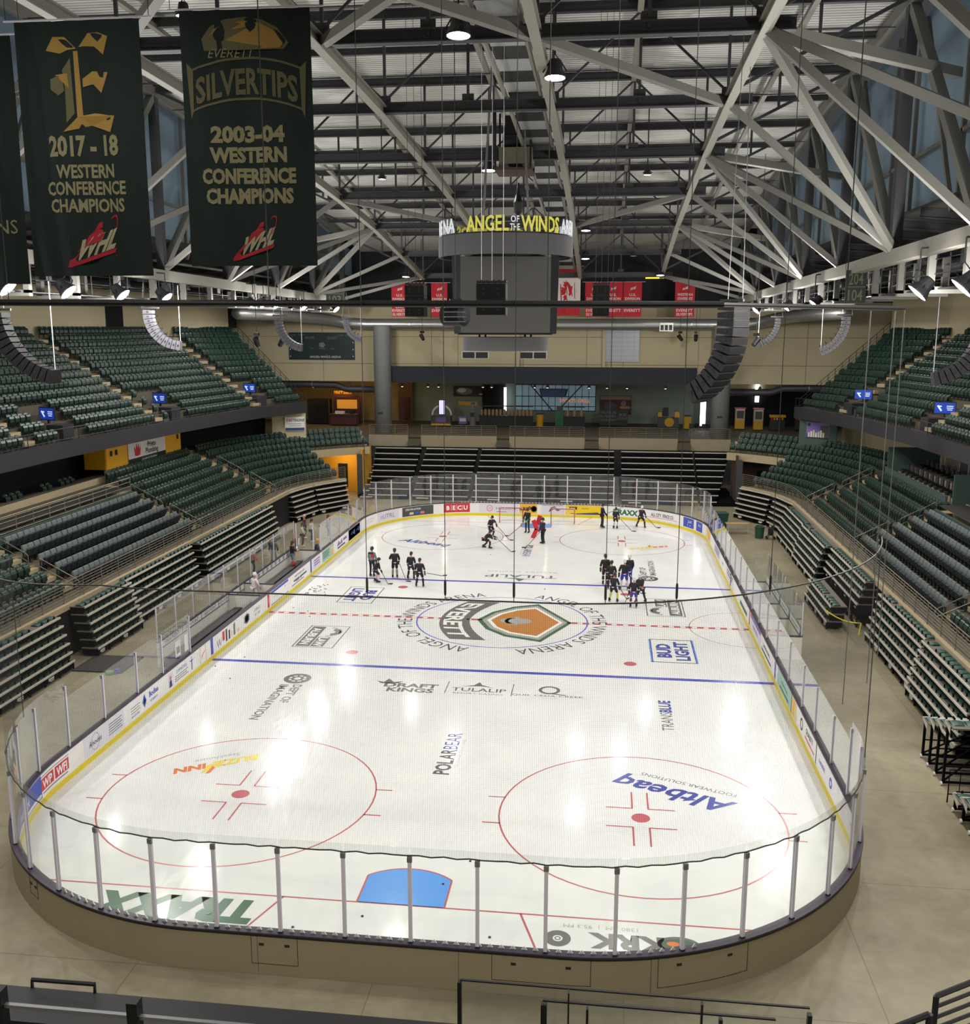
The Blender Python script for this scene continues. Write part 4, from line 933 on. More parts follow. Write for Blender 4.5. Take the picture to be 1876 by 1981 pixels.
# ---- wall behind the padded blocks, curtains, gold panel with a sign
for sg, sd in SIDES:
    mb = MB(); solid(mb, low, [-5.6, 8.7], 5*PIT-.2, 5*PIT-.08, ROWZ(4), ROWZ(5)+.55, sg, M_TEAL); struct(mb.build('wall_parapet_%s' % sd), 'low teal wall behind the %s padded block' % sd)
    mb = MB(); strip(mb, low, [-48, 24, 26, 28, 30, 32], 9.3, 5.4, 9.3, 8.6, sg, M_CURT_SHADE if sg < 0 else M_CREAM); struct(mb.build('wall_under_balcony_%s' % sd))
    mb = MB(); strip(mb, low, [-48, 24]+ts(24, 30, 2)[1:], 7.7, 5.38, 14, 5.38, sg, mat('walkway_dark', '#2b2824', .8)); struct(mb.build('concourse_floor_%s' % sd))
    # back wall of the upper tier
    mb = MB(); tt = ts(-48, 36, 6)
    strip(mb, upp, tt, 11.2, 12, 11.2, 22, sg, M_CREAM); struct(mb.build('wall_%s' % sd), 'cream back wall of the %s upper tier' % sd)
# ================================================================== RETRACTABLE RISERS
R_NOSE = mat('riser_nose', '#c3c0b6', .45, .0); R_DECK = mat('riser_deck', '#6d665a', .7, noise=.1); R_FRAME = mat('riser_frame', '#070709', .7, .0, .12)
R_SEAT = mat('riser_seat', '#2a4a3f', .45); R_TAG = mat('riser_tag', '#c9c9c4', .5)
def seat_flat():
    b = MB(); vs = []; n = 6
    for j, (y, zc) in enumerate(((0, .05), (.14, .09), (.30, .085), (.42, .03))):
        for k in range(n):
            u = -1+2*k/(n-1); w = .215*(1-.12*(j == 3)); vs.append((u*w, y, zc-.035*u*u))
    fs = [(i*n+k, i*n+k+1, (i+1)*n+k+1, (i+1)*n+k) for i in range(3) for k in range(n-1)]
    m = len(vs); vs += [(x, y, z-.04) for x, y, z in vs]; fs += [tuple(q+m for q in f[::-1]) for f in fs]
    fs += [(k+1, k, m+k, m+k+1) for k in range(n-1)] + [(3*n+k, 3*n+k+1, m+3*n+k+1, m+3*n+k) for k in range(n-1)]
    b.add(vs, fs, R_SEAT); b.box((0, -.03, .06), (.05, .05, .12), R_FRAME); return b
SEATP = None
def bank(label, o, dirv, inw, L, rows, depth=.85, grp='retracted seating risers', tags=True, seat_rows=None, legs=True, seats=True, zlo=None, lip=.085):
    # o: floor point under the front-left end; dirv along the rows, inw towards the ice; rows: list of (back offset of the nose, z)
    global SEATP
    dirv = V((*dirv, 0)).normalized(); inw = V((*inw, 0)).normalized()
    rz = atan2(dirv.y, dirv.x); flip = 1 if V((-dirv.y, dirv.x, 0)).dot(inw) < 0 else -1     # local +y points away from ice
    t = thing('riser_bank', label, 'seating riser', (o[0], o[1], 0), rz, grp)
    Y = lambda y: y*flip
    top = len(rows)-1; nose0 = None
    for k, (off, z) in enumerate(rows):
        b = MB(); b.box((L/2, Y(off+depth/2), z-.03), (L, depth, .05), R_DECK); b.box((L/2, Y(off), z-lip/2), (L, .05, lip), R_NOSE)
        b.box((L/2, Y(off+depth*.55), z-.2), (L-.06, depth*.85, .30 if k else max(.1, z*.6)), R_FRAME)
        b.build('riser_row', t)
        if not seats: continue
        n = int(L/.5)
        for q in range(n):
            if (q*7+k*3) % 17 == 0: continue
            x = .25+q*.5
            if SEATP is None: s = seat_flat().build('folded_seat', t); SEATP = s
            else: s = SEATP.copy(); COL.objects.link(s); s.parent = t
            s.location = (x, Y(off+.12), z+.0); s.rotation_euler = (0, 0, 0 if flip > 0 else pi)
    z0 = rows[0][1]; off0 = rows[0][0]
    b = MB()
    for q in range(max(2, int(L/1.1))+1):
        x = L*q/max(2, int(L/1.1)); b.beam((min(max(x, .04), L-.04), Y(off0+.06), 0), (min(max(x, .04), L-.04), Y(off0+.06), z0-.05), .06, .06, R_FRAME)
        if tags and q % 2 == 0 and x < L-.7: b.box((x+.45, Y(off0+.04), .22), (.42, .02, .12), R_TAG); b.box((x+.5, Y(off0+.04), z0-.3), (.3, .02, .08), R_TAG)
    b.box((L/2, Y(off0+.1), .12), (L, .05, .12), R_FRAME); b.box((L/2, Y(off0+.5), z0/2), (L-.1, .05, z0-.1), R_FRAME)
    b.build('under_frame', t)
    return t
Z6 = [(.0, .45), (.08, .86), (.18, 1.27), (.30, 1.68), (.42, 2.09), (.54, 2.48)]
Z5 = [(.55, 1.03), (.62, 1.44), (.72, 1.85), (.82, 2.24)]
# left side, near to far
XL = -18.55
for (y0, y1, dx, rows, tx) in ((-24.0, -17.3, -.5, Z6, 'nearest retracted riser bank below the left guard rail'), (-17.1, -10.0, -.25, Z6, 'retracted riser bank before the dark gap in the left risers'),
        (-8.3, -3.6, 0, Z6, 'retracted riser bank just beyond the dark gap in the left risers'), (-3.4, 5.1, -.45, Z6, 'retracted riser bank behind the middle of the left players bench'),
        (5.6, 12.0, -.1, Z6, 'retracted riser bank beyond the stacked row ends behind the players bench'), (12.1, 18.9, -.1, Z6, 'retracted riser bank behind the far end of the left players bench')):
    bank('dark '+tx, (XL+dx, y0), (0, 1), (1, 0), y1-y0, rows)
for (a0, a1, tx) in ((4, 22, 'first angled riser bank in the far left corner'), (23, 41, 'last angled riser bank beside the yellow tunnel, far left corner')):
    def cp(a, r=11.3): a = RAD(a); return (-8-r*cos(a), 24+r*sin(a))
    p, q = cp(a0), cp(a1); d = V((q[0]-p[0], q[1]-p[1], 0)); n = V((d.y, -d.x, 0)).normalized()
    if n.x < 0: n = -n
    bank('dark '+tx, p, d[:2], n[:2], d.length, Z6, seats=False)
# right side
XRR = 18.2
for (y0, y1, dx, rows, tx) in ((-14.9, -8.6, .15, Z6, 'nearest long riser bank below the right guard rail'), (-8.4, -1.0, .35, Z6, 'riser bank just before the dark gap in the right risers'),
        (.6, 6.4, -1.2, Z6[:3], 'low riser bank standing forward beyond the gap in the right risers'), (1.2, 9.3, .25, [(.2, 1.27), (.3, 1.68), (.42, 2.09), (.54, 2.48)], 'upper riser bank above the low forward bank, right side'),
        (9.5, 16.5, -.1, Z6, 'retracted riser bank halfway along the right side floor'), (16.7, 23.4, .0, Z6, 'retracted riser bank behind the green bin, right side')):
    bank('dark '+tx, (XRR+dx, y0), (0, 1), (-1, 0), y1-y0, rows)
for (a0, a1, tx) in ((2, 21, 'first angled riser bank in the far right corner'), (23, 42, 'last angled riser bank above the folding table, far right corner')):
    p, q = cp(a0), cp(a1); p, q = (-p[0]-.35, p[1]), (-q[0]-.35, q[1]); d = V((q[0]-p[0], q[1]-p[1], 0)); n = V((d.y, -d.x, 0)).normalized()
    if n.x > 0: n = -n
    bank('dark '+tx, p, d[:2], n[:2], d.length, Z6, seats=False)
# two loose corner sections at the right edge, seen end-on with their frames
def corner(label, x, y, nrow, z0, dz, L):
    t = thing('riser_bank', label, 'seating riser', (x, y, 0), 0, 'loose corner risers at the right edge')
    for k in range(nrow):
        yy = -.75*k; z = z0+dz*k
        b = MB(); b.box((L/2, yy-.38, z-.03), (L, .76, .05), R_DECK); b.box((L/2, yy, z-.06), (L, .05, .12), R_NOSE)
        b.add([(-.02, yy+.02, z+.02), (-.02, yy-.55, z-.02), (-.02, yy-.55, z-.3), (-.02, yy+.02, z-.05)], [(0, 1, 2, 3)], R_NOSE); b.build('riser_row', t)
        for q in range(int(L/.5)):
            s = SEATP.copy(); COL.objects.link(s); s.parent = t; s.location = (.25+q*.5, yy-.12, z); s.rotation_euler = (0, 0, pi)
        f = MB()
        f.beam((.06, yy-.1, .08), (.06, yy-.1, z-.05), .08, .08, R_FRAME); f.beam((2.2, yy-.1, .08), (2.2, yy-.1, z-.05), .08, .08, R_FRAME)
        f.beam((.06, yy-.1, .12), (2.2, yy-.1, .12), .07, .07, R_FRAME); f.beam((.1, yy-.1, .2), (2.2, yy-.1, z-.2), .05, .05, R_FRAME); f.beam((.06, yy-.1, .7), (2.2, yy-.1, .7), .04, .04, R_FRAME)
        f.build('support_frame', t)
        w = MB(); w.lathe([(.07, -.03), (.07, .03)], R_TAG, 12, M4.Translation((.0, yy-.1, .07)) @ M4.Rotation(pi/2, 4, 'Y')); w.build('caster', t)
    return t
corner('dark riser section standing on open black legs with casters at the right', 17.1, -15.0, 4, 1.55, .27, 5.2)
c2 = corner('low dark riser section with end rail nearest the right edge', 16.85, -19.2, 3, .62, .22, 3.5)
m = MB()
for x in (0, .35, .7, 1.05, 1.4): m.tube((x, .45, .3), (x, .45, 1.15), .015, R_FRAME, 5)
m.path([(0, .45, .05), (0, .45, 1.2), (1.6, .45, 1.2)], .025, R_FRAME, 6); m.tube((0, .45, .35), (1.6, .45, .35), .02, R_FRAME, 5); m.build('end_rail', c2)
# yellow rope across the gap on the right
m = MB(); a, b = V((16.9, .55, 1.1)), V((18.3, -1.2, .95)); m.path([lerp(a, b, k/8)+V((0, 0, -.5*(k/8)*(1-k/8)*1.6)) for k in range(9)]+[V((18.2, -1.3, .35))], .03, M_YEL, 6)
tag(m.build('barrier_rope'), 'yellow rope strung across the gap between the right risers', 'rope')
# ---- far end risers
XS = [(-17.2, -12.6, 'far riser bank left of the lit slit'), (-12.1, -7.0, 'far riser bank right of the lit slit'), (-6.6, 6.2, 'widest far riser bank behind the goals'), (6.9, 13.6, 'far riser bank right of the second slit'), (13.8, 17.0, 'narrow far riser bank at the right end')]
FR = [(k*.93, .42+.43*k) for k in range(9)]
for x0, x1, tx in XS:
    t = thing('riser_bank', 'dark '+tx, 'seating riser', ((x0+x1)/2, 36.6, 0), 0, 'extended risers at the far end'); w = (x1-x0)/2
    for k, (off, z) in enumerate(FR):
        xa, xb = -w, w
        if x0 < -17: xa += (8-k)*.12
        if x1 > 16.9: xb -= (8-k)*.22
        b = MB(); c = (xa+xb)/2; l = xb-xa
        b.box((c, off+.46, z-.03), (l, .93, .06), R_FRAME); b.box((c, off, z-.03), (l, .05, .09), R_NOSE); b.box((c, off+.1, z-.22), (l, .04, .4), R_FRAME)
        b.build('riser_row', t)
        if k < 8: m = MB(); m.box((c, off+.62, z+.16), (l-.1, .36, .26), R_FRAME); m.build('folded_seat_row', t)
    b = MB(); b.box((0, 4.2, .2), (2*w, 8.2, .3), R_FRAME); b.build('under_frame', t)
    for sx in ((-.0,) if x1-x0 > 4 else ()):
        s = MB()
        for k, (off, z) in enumerate(FR): s.box((-w*.62 if x0 < -10 else (2.2 if x0 < 0 else -2.2), off-.25, z-.2), (1.1, .3, .05), R_NOSE)
        s.build('aisle_steps', t)
        if x0 > -7 and x0 < 0:
            s = MB()
            for k, (off, z) in enumerate(FR): s.box((-4.4+.0, off-.25, z-.2), (1.1, .3, .05), R_NOSE)
            s.build('aisle_steps', t)
# ================================================================== ROOF AND SHELL
def _deck(nt):
    b = nt.nodes.new('ShaderNodeBsdfPrincipled'); tc = nt.nodes.new('ShaderNodeTexCoord'); w = nt.nodes.new('ShaderNodeTexWave')
    w.wave_type = 'BANDS'; w.bands_direction = 'Y'; w.inputs['Scale'].default_value = 1.05; w.inputs['Distortion'].default_value = 0
    cr = nt.nodes.new('ShaderNodeValToRGB'); e = cr.color_ramp.elements
    e[0].position = .0; e[0].color = (*lin('#8f8e8a'), 1); e[1].position = .35; e[1].color = (*lin('#e6e5e0'), 1)
    n = nt.nodes.new('ShaderNodeTexNoise'); n.inputs['Scale'].default_value = .25
    mp = nt.nodes.new('ShaderNodeMapRange'); mp.inputs[3].default_value = .8; mp.inputs[4].default_value = 1.15
    mx = nt.nodes.new('ShaderNodeMix'); mx.data_type = 'RGBA'; mx.blend_type = 'MULTIPLY'; mx.inputs[0].default_value = 1
    bp = nt.nodes.new('ShaderNodeBump'); bp.inputs['Strength'].default_value = .6; bp.inputs['Distance'].default_value = .06
    L = nt.links.new; L(tc.outputs['Object'], w.inputs['Vector']); L(tc.outputs['Object'], n.inputs['Vector']); L(w.outputs['Fac'], cr.inputs[0]); L(n.outputs[0], mp.inputs[0])
    L(cr.outputs[0], mx.inputs[6]); L(mp.outputs[0], mx.inputs[7]); L(mx.outputs[2], b.inputs['Base Color']); L(w.outputs['Fac'], bp.inputs['Height']); L(bp.outputs[0], b.inputs['Normal'])
    b.inputs['Roughness'].default_value = .5
    return b.outputs[0]
M_DECK = mixmat('roof_deck', _deck)
S_GREY = mat('steel_grey_paint', '#76756f', .55, .0, .4); S_DARK = mat('steel_dark_unlit', '#3a3a3e', .55, 0, .4); S_BEIGE = mat('steel_beige_lit', '#8b887f', .55)  # beige takes the tone of lit undersides, dark that of unlit webs
M_SKYW = mat('clerestory_blue', '#8ea6ba', .8, noise=.12, nscale=.4); M_LOWR = mat('low_roof', '#5c5a55', .8)
HT = [(-60, 25.0), (-26, 25.12), (-16.5, 25.0), (-7, 24.77), (2.5, 24.3), (12, 23.63), (21.5, 22.75), (31, 21.5), (40.5, 20.2), (52, 18.8)]
def H(y):
    for (a, p), (b, q) in zip(HT, HT[1:]):
        if y <= b: return p+(q-p)*(y-a)/(b-a)
    return HT[-1][1]
DK = 4.1
YC = [-45, -35.5, -26, -16.5, -7, 2.5, 12, 21.5, 31, 40.5]
XC = [-11.6, -4.5, 2.75, 9.95]
XSL, XSR = -19.2, 17.0
# deck
mb = MB(); yy = ts(-56, 51, 3)
vs = []
for y in yy: vs += [(XSL-.6, y, H(y)+DK), (XSR+.6, y, H(y)+DK)]
mb.add(vs, [(2*i, 2*i+1, 2*i+3, 2*i+2) for i in range(len(yy)-1)], M_DECK); struct(mb.build('ceiling'))
# clerestory walls and the lower roofs over the stands
for sg, sd, xs in ((-1, 'left', XSL), (1, 'right', XSR)):
    mb = MB(); vs = []
    x = xs+sg*1.6
    for y in yy: vs += [(x, y, 20.6), (x, y, H(y)+DK+.1)]
    mb.add(vs, [(2*i, 2*i+1, 2*i+3, 2*i+2) for i in range(len(yy)-1)], M_SKYW); struct(mb.build('wall_clerestory_%s' % sd), 'pale blue clerestory wall above the %s side truss' % sd)
    mb = MB(); vs = []
    for y in yy: vs += [(xs+sg*1.2, y, 20.6), (sg*41, y, 18.9)]
    mb.add(vs, [(2*i, 2*i+1, 2*i+3, 2*i+2) for i in range(len(yy)-1)], M_LOWR); struct(mb.build('ceiling_side_%s' % sd))
    # ribs of the lower roof
    for y in ts(-40, 46, 4.3): struct(MB().ibeam((xs+sg*1.3, y, 20.35), (sg*40, y, 18.65), .22, .4, S_DARK).build('roof_rib'))
    for k, f in enumerate((.18, .42, .66)):
        X = xs+sg*1.3+(sg*40-xs-sg*1.3)*f; struct(MB().beam((X, -48, 20.1-1.7*f), (X, 46, 20.1-1.7*f), .14, .14, S_GREY).build('roof_purlin'))
# transverse trusses
for y in YC:
    z = H(y); m = MB()
    m.ibeam((XC[0]-.8, y, z), (XC[-1]+1.0, y, z), .40, .44, S_DARK)
    zt = z+DK-.35
    m.ibeam((XSL, y, zt), (XSR, y, zt), .28, .4, S_DARK)
    xs = [XC[0]+k*(XC[-1]-XC[0])/6 for k in range(7)]
    for k, x in enumerate(xs):
        m.beam((x, y, z), (x, y, zt), .11, .11, S_DARK, upv=(0, 1, 0))
        if k % 2 == 0:
            for e in (-1, 1):
                if 0 <= k+e < 7: m.beam((x, y, z+.3), (xs[k+e], y, zt-.2), .09, .09, S_DARK, upv=(0, 1, 0))
        m.box((x, y, z+.38), (.5, .05, .28), S_DARK)
    for e, xa, xb in ((0, XC[0], XSL), (1, XC[-1], XSR)):
        m.beam((xa, y, z+.3), (xb, y, zt), .14, .14, S_DARK, upv=(0, 1, 0)); m.beam(((xa+xb)/2, y, z+2.1), ((xa+xb)/2, y, zt), .12, .12, S_DARK, upv=(0, 1, 0))
    struct(m.build('roof_truss'), 'dark transverse roof truss')
# deck purlins between trusses
for a, b in zip(YC, YC[1:]):
    y = (a+b)/2; z = H(y)+DK-.3
    struct(MB().ibeam((XSL, y, z), (XSR, y, z), .2, .3, S_DARK).build('roof_purlin'))
    for x in (-14.5, -8.1, -.9, 6.3, 13.2):
        struct(MB().beam((x, a, H(a)+DK-.55), (x, b, H(b)+DK-.55), .24, .2, S_BEIGE).build('deck_beam'))
    for f in (.25, .75):
        y = a+(b-a)*f; z = H(y)+DK-.75
        struct(MB().tube((XSL, y, z), (XSR, y, z), .035, S_DARK, 6).build('sprinkler_pipe'))
# longitudinal chords
for x in XC:
    for a, b in zip(YC, YC[1:]):
        struct(MB().ibeam((x, a, H(a)-.12), (x, b, H(b)-.12), .34, .46, S_BEIGE, t=.05).build('roof_beam'))
# zigzag bracing in the chord plane
for (i, j, k) in ((2, 1, 0), (1, 1, 0)): pass
def br(x0, i, x1, j): struct(MB().beam((x0, YC[i], H(YC[i])-.15), (x1, YC[j], H(YC[j])-.15), .3, .3, S_GREY).build('roof_brace'))
br(XC[2], 3, XC[3], 4); br(XC[1], 2, XC[2], 3); br(XC[1], 3, XC[2], 2); br(XC[0], 6, XC[1], 7); br(XC[3], 6, XC[2], 7); br(XC[0], 3, XC[1], 2); br(XC[3], 2, XC[2], 1); br(XC[1], 7, XC[2], 8)
for x in (-13.6, 9.6):
    o = MB().box((0, 0, 0), (1.7, .25, .12), mat('strip_yellow', '#e6d030', .4, emit=1.6)).build('glow_strip'); o.location = (x, 45.6, 20.15); tag(o, 'yellow glowing strip under the far roof, %s one' % ('left' if x < 0 else 'right'), 'light'); MB().tube((0, 0, .06), (0, 0, 3.4), .015, S_DARK, 5).build('hanger', o)  # uplit beam whose light is put in as a glow
# side trusses and fan struts
ND = [-35.5, -26, -16.5, -7, 2.5, 12, 21.5, 31, 40.5]
def zb(y): return 18.55-.011*(y-2.5) if y > -20 else 18.8
for sg, sd, xs, xc in ((-1, 'left', XSL, XC[0]), (1, 'right', XSR, XC[-1])):
    m = MB()
    for a, b in zip(ND, ND[1:]):
        m.beam((xs, a, zb(a)-.2), (xs, b, zb(b)-.2), .5, .55, S_BEIGE); m.beam((xs, a, H(a)+DK-.5), (xs, b, H(b)+DK-.5), .45, .5, S_GREY)
        m.beam((xs, a, zb(a)), (xs, b, H(b)+DK-.6), .36, .36, S_GREY, upv=(1, 0, 0))
        # slim outer frame: posts and rails of the clerestory
        for f in (.33, .67):
            y = a+(b-a)*f; m.beam((xs+sg*1.3, y, 20.6), (xs+sg*1.3, y, H(y)+DK), .16, .16, S_GREY, upv=(1, 0, 0))
        m.beam((xs+sg*.6, (a+b)/2, zb(a)+1), (xs+sg*.6, b, H(b)+DK-1.2), .15, .15, S_GREY, upv=(1, 0, 0))
    for y in ND: m.beam((xs, y, zb(y)-.2), (xs, y, H(y)+DK-.3), .42, .42, S_DARK, upv=(0, 1, 0))
    m.beam((xs+sg*1.3, -40, 23.2), (xs+sg*1.3, 45, 22.2), .16, .16, S_GREY)
    struct(m.build('side_truss_%s' % sd), 'deep steel truss along the %s side of the roof' % sd)
    for j, fan in {0: (0,), 1: (0, 1, 2), 2: (2,), 3: (2, 3, 4), 4: (4,), 5: (4, 5, 6), 6: (6,), 7: (6, 7, 8), 8: (8,)}.items():
        for i in fan:
            y0, y1 = ND[j], YC[i+1] if i+1 < len(YC) else YC[-1]
            y1 = ND[i]
            struct(MB().beam((xs, y0, zb(y0)), (xc, y1, H(y1)-.1), .27, .27, S_GREY).build('fan_strut'))
# catwalk along the centre, left of the third chord
t = thing('catwalk', 'grey metal catwalk hung under the middle of the roof', 'catwalk', (1.6, -45, H(-45)+.5))
C_SKYLIT = mat('catwalk_skylit', '#b4b6b8', .5); C_DK = mat('catwalk_dark', '#27292d', .6)  # pale panels have sky light put into their colour
def CW(x, y, z): return V((x-1.6, y+45, z-(H(-45)+.5)))
for k, (a, b) in enumerate(zip(YC, YC[1:])):
    m = MB(); n = 6
    for q in range(n):
        y0, y1 = a+(b-a)*q/n, a+(b-a)*(q+1)/n
        m.beam(CW(1.5, y0, H(y0)+.55), CW(1.5, y1-.02, H(y1)+.55), 1.25, .06, C_SKYLIT if q % 2 else C_DK)
    m.build('walkway_deck', t)
    for x in (.75, 2.25): MB().beam(CW(x, a, H(a)+.45), CW(x, b, H(b)+.45), .1, .3, S_BEIGE).build('side_channel', t)
    for x in (.75, 2.25): MB().tube(CW(x, a, H(a)+1.6), CW(x, b, H(b)+1.6), .03, S_GREY, 5).build('handrail', t)
# end wall
Yw = 48.6
mb = MB(); mb.add([(-42, Yw, 10.1), (42, Yw, 10.1), (42, Yw, 17.9), (-42, Yw, 17.9)], [(0, 1, 2, 3)], M_CREAM)
mb.add([(-42, Yw, 10.1), (42, Yw, 10.1), (42, 62, 10.1), (-42, 62, 10.1)], [(0, 1, 2, 3)], M_FASC)
mb.add([(-42, Yw, 17.9), (42, Yw, 17.9), (42, Yw+.6, 17.9), (-42, Yw+.6, 17.9)], [(0, 1, 2, 3)], M_CREAM)
struct(mb.build('wall_far'), 'cream far wall above the concourse')
mb = MB(); mb.add([(-42, Yw+1.6, 17), (42, Yw+1.6, 17), (42, Yw+1.6, 25), (-42, Yw+1.6, 25)], [(0, 1, 2, 3)], mat('gable_shade', '#2a2a2d', .9)); struct(mb.build('wall_far_gable'), 'dark gable recess behind the hanging banners')  # flat sheet with the darkness of the gable put into its colour
for x in (-23.6, -12.3, -9.6, -3, 3.3, 6.9, 14.2, 24.5): struct(MB().box((x, Yw-.012, 14), (.03, .02, 7.8), C_TREAD).build('wall_joint'))
for z in (11.9, 14.6): struct(MB().box((0, Yw-.015, z), (84, .03, .035), C_TREAD).build('wall_joint'))
mb = MB(); mb.box((0, 55, -.2+5.05), (90, 19, .2), C_TREAD); struct(mb.build('concourse_floor_far'), 'far concourse floor')
mb = MB(); mb.add([(-42, 61, 4.9), (42, 61, 4.9), (42, 61, 10.2), (-42, 61, 10.2)], [(0, 1, 2, 3)], M_CREAM); struct(mb.build('wall_concourse'), 'back wall of the far concourse')
mb = MB(); mb.add([(-48, -57, 0), (48, -57, 0), (48, -57, 30), (-48, -57, 30)], [(0, 1, 2, 3)], M_CREAM); struct(mb.build('wall_near'), 'wall behind the camera')
for sg, xs, xc in ((-1, XSL, XC[0]), (1, XSR, XC[-1])):
    for y in (-16.5, 2.5, 21.5): struct(MB().beam((xc, y, H(y)-.1), (xs+sg*1.2, y+7.2, H(y+7)+.2), .36, .36, S_BEIGE).build('roof_brace'))
# ================================================================== FAR CONCOURSE, FASCIAS, SIGNS ON WALLS
YF = 45.5
M_COL = mat('column_grey', '#8b8c8c', .6, noise=.05); M_BROWN = mat('brown_wall', '#6b4f37', .8); M_TEALW = mat('teal_concourse', '#7f8a80', .8); M_BURG = mat('burgundy', '#4a1f22', .6)
M_PARA = mat('parapet_concrete', '#948970', .75, noise=.1, nscale=2); M_DUCT = mat('duct_silver', '#a9aaa8', .35, .75); M_DUCTD = mat('duct_dark', '#4a4a4d', .5, .3); M_NAVYB = mat('navy_band', '#22252e', .8)
M_WINB = mat('daylight_glass', '#7f9aa8', .2, emit=.30); M_STRIP = mat('daylight_strip', '#f4f8ff', .3, emit=5.); M_SCR = mat('screen_blue', '#2144b0', .3, emit=.45); M_SCRW = mat('screen_white', '#c8d8ff', .3, emit=1.0); M_SCRP = mat('screen_purple', '#c9c4f0', .3, emit=1.2)
M_SIGNW = mat('sign_white', '#d9d5cf', .5); M_KEG = mat('tap_beige', '#9a8360', .5); M_KYEL = mat('kiosk_yellow', '#c99a1c', .5)
for x, lab in ((-16.95, 'left'), (16.3, 'right')):
    m = MB(); m.lathe([(.86, 4.9), (.86, 15.6), (.92, 15.7)], M_COL, 28); o = struct(m.build('column', smooth=True), 'thick round grey column at the %s of the far concourse' % lab); o.location = (x, 46.6, 0)
    m = MB(); m.box((0, 0, 0), (.5, .02, .2), A_BLK); o = m.build('column_sign'); o.location = (x-.1, 45.72, 7.1); tag(o, 'small black sign on the %s round column' % lab, 'sign')
for k, (a, b) in enumerate(((-18.2, -14.2), (-12.9, -5.3), (-4.06, 3.35), (4.7, 12.3), (13.5, 17.3))):
    struct(MB().box(((a+b)/2, YF, 4.42), (b-a, .3, 1.12), M_PARA).build('parapet'), 'pale concrete parapet of the far concourse')
    railing('grey railing on the far parapet, %s from the left' % ordinal(k), [(a+.05, YF), (b-.05, YF)], 4.98, 1.0, 6, 1.5, M_RAIL, .02, grp='railings on the far parapets')
for x in (-13.55, -4.68, 4.02, 12.9):
    m = MB()
    for k in range(5): m.box((x, YF-.6+.3*k, 4.1+.2*k), (1.25, .32, .2), C_TREAD)
    struct(m.build('stairs'), 'short stair between the far parapets')
struct(MB().box((-1.3, 47.2, 10.9), (30.6, .5, 1.62), M_NAVYB).build('fascia_band'), 'dark navy band above the far concourse')
# walls of the concourse
for (x0, x1, z0, z1, mt, y) in ((-42, -18.3, 4.95, 10.1, mat('cream_lamplit', '#8a7a55', .8), 60.9), (-18.3, -16.65, 4.95, 10.1, M_BROWN, 60.4), (-16.65, 18.6, 4.95, 10.1, M_TEALW, 60.9), (18.6, 33.5, 4.95, 9.0, M_CURT_SHADE, 59.5), (18.6, 42, 9.0, 10.1, M_CREAM, 59.6), (33.5, 42, 4.95, 9, M_CREAM, 59.6)):  # left cream wall carries the yellow lamp light in its colour
    struct(MB().box(((x0+x1)/2, y, (z0+z1)/2), (x1-x0, .1, z1-z0), mt).build('wall_panel'))
def decor(name, lab, cat, x, y, z, fn, grp=None):
    t = thing(name, lab, cat, (x, y, z), 0, grp); fn(t); return t
ZC = 5.06
def f(t):
    m = MB(); m.box((0, 0, .55), (3.0, 1.2, 1.1), M_BURG); m.box((0, -.02, 1.13), (3.1, 1.35, .07), A_DG); m.build('counter', t)
    m = MB(); m.box((0, 1.4, 1.5), (3.2, .1, 3.0), M_BURG); m.box((0, 1.33, 2.1), (2.4, .04, 1.0), mat('menu_lit', '#c98a2c', .5, emit=.5)); m.build('back_panel', t)
    for x in (-1.6, 1.6): MB().box((x, -.5, 1.6), (.1, .1, 3.2), M_BURG).build('post', t)
    m = MB(); m.box((0, -.5, 3.1), (3.4, .12, .25), M_BURG); m.text('PRETZELS', .34, A_ORG, M4(((1, 0, 0, 0), (0, 0, -1, -.58), (0, 1, 0, 3.35), (0, 0, 0, 1)))); m.build('sign_header', t)
    m = MB(); m.box((-.5, -.1, 1.3), (1.0, .5, .3), M_ALU); m.box((.8, 0, 1.35), (.4, .4, .5), M_BLACK); m.build('warmer', t)
decor('concession_stand', 'burgundy concession stand under warm light at the far left', 'stand', -23.1, 54.6, ZC, f)
def f(t): MB().box((0, 0, 1.3), (2.3, 1.6, 2.6), M_CURT_SHADE).build('drape', t); MB().box((0, 0, 2.62), (2.36, 1.66, .06), M_BLACK).build('top_bar', t)
decor('draped_booth', 'black draped booth left of the burgundy stand', 'booth', -26.3, 56, ZC, f)
def f(t):
    m = MB(); m.box((0, 0, .5), (2.2, .8, 1.0), A_DG); m.box((0, -.41, .12), (2.1, .02, .22), M_KYEL); m.box((0, -.42, .65), (1.1, .02, .5), A_PUR); m.build('counter', t)
    m = MB(); m.ring(.95, 1.12, M_SIGNW, M4(((1, 0, 0, 0), (0, 0, -1, .2), (0, 1, 0, 1.1), (0, 0, 0, 1))), a0=0, a1=pi); m.build('arch', t)
    m = MB(); m.box((.05, .1, 1.95), (.75, .12, 1.7), A_BLK); m.box((.05, .03, 1.95), (.6, .02, 1.5), M_SCRP); m.build('lit_screen', t)
decor('drink_kiosk', 'drink kiosk with white arch and tall lit screen on the far concourse', 'kiosk', -12.4, 54.9, ZC, f)
def f(t): MB().box((0, 0, .55), (.9, .5, .8), A_PUR).build('panel', t); MB().box((0, -.26, .6), (.7, .02, .35), M_SIGNW).build('lettering', t); MB().box((0, 0, .08), (.7, .5, .16), M_BLACK).build('base', t)
decor('promo_stand', 'small purple and white promo stand right of the arch kiosk', 'stand', -10.1, 55.4, ZC, f)
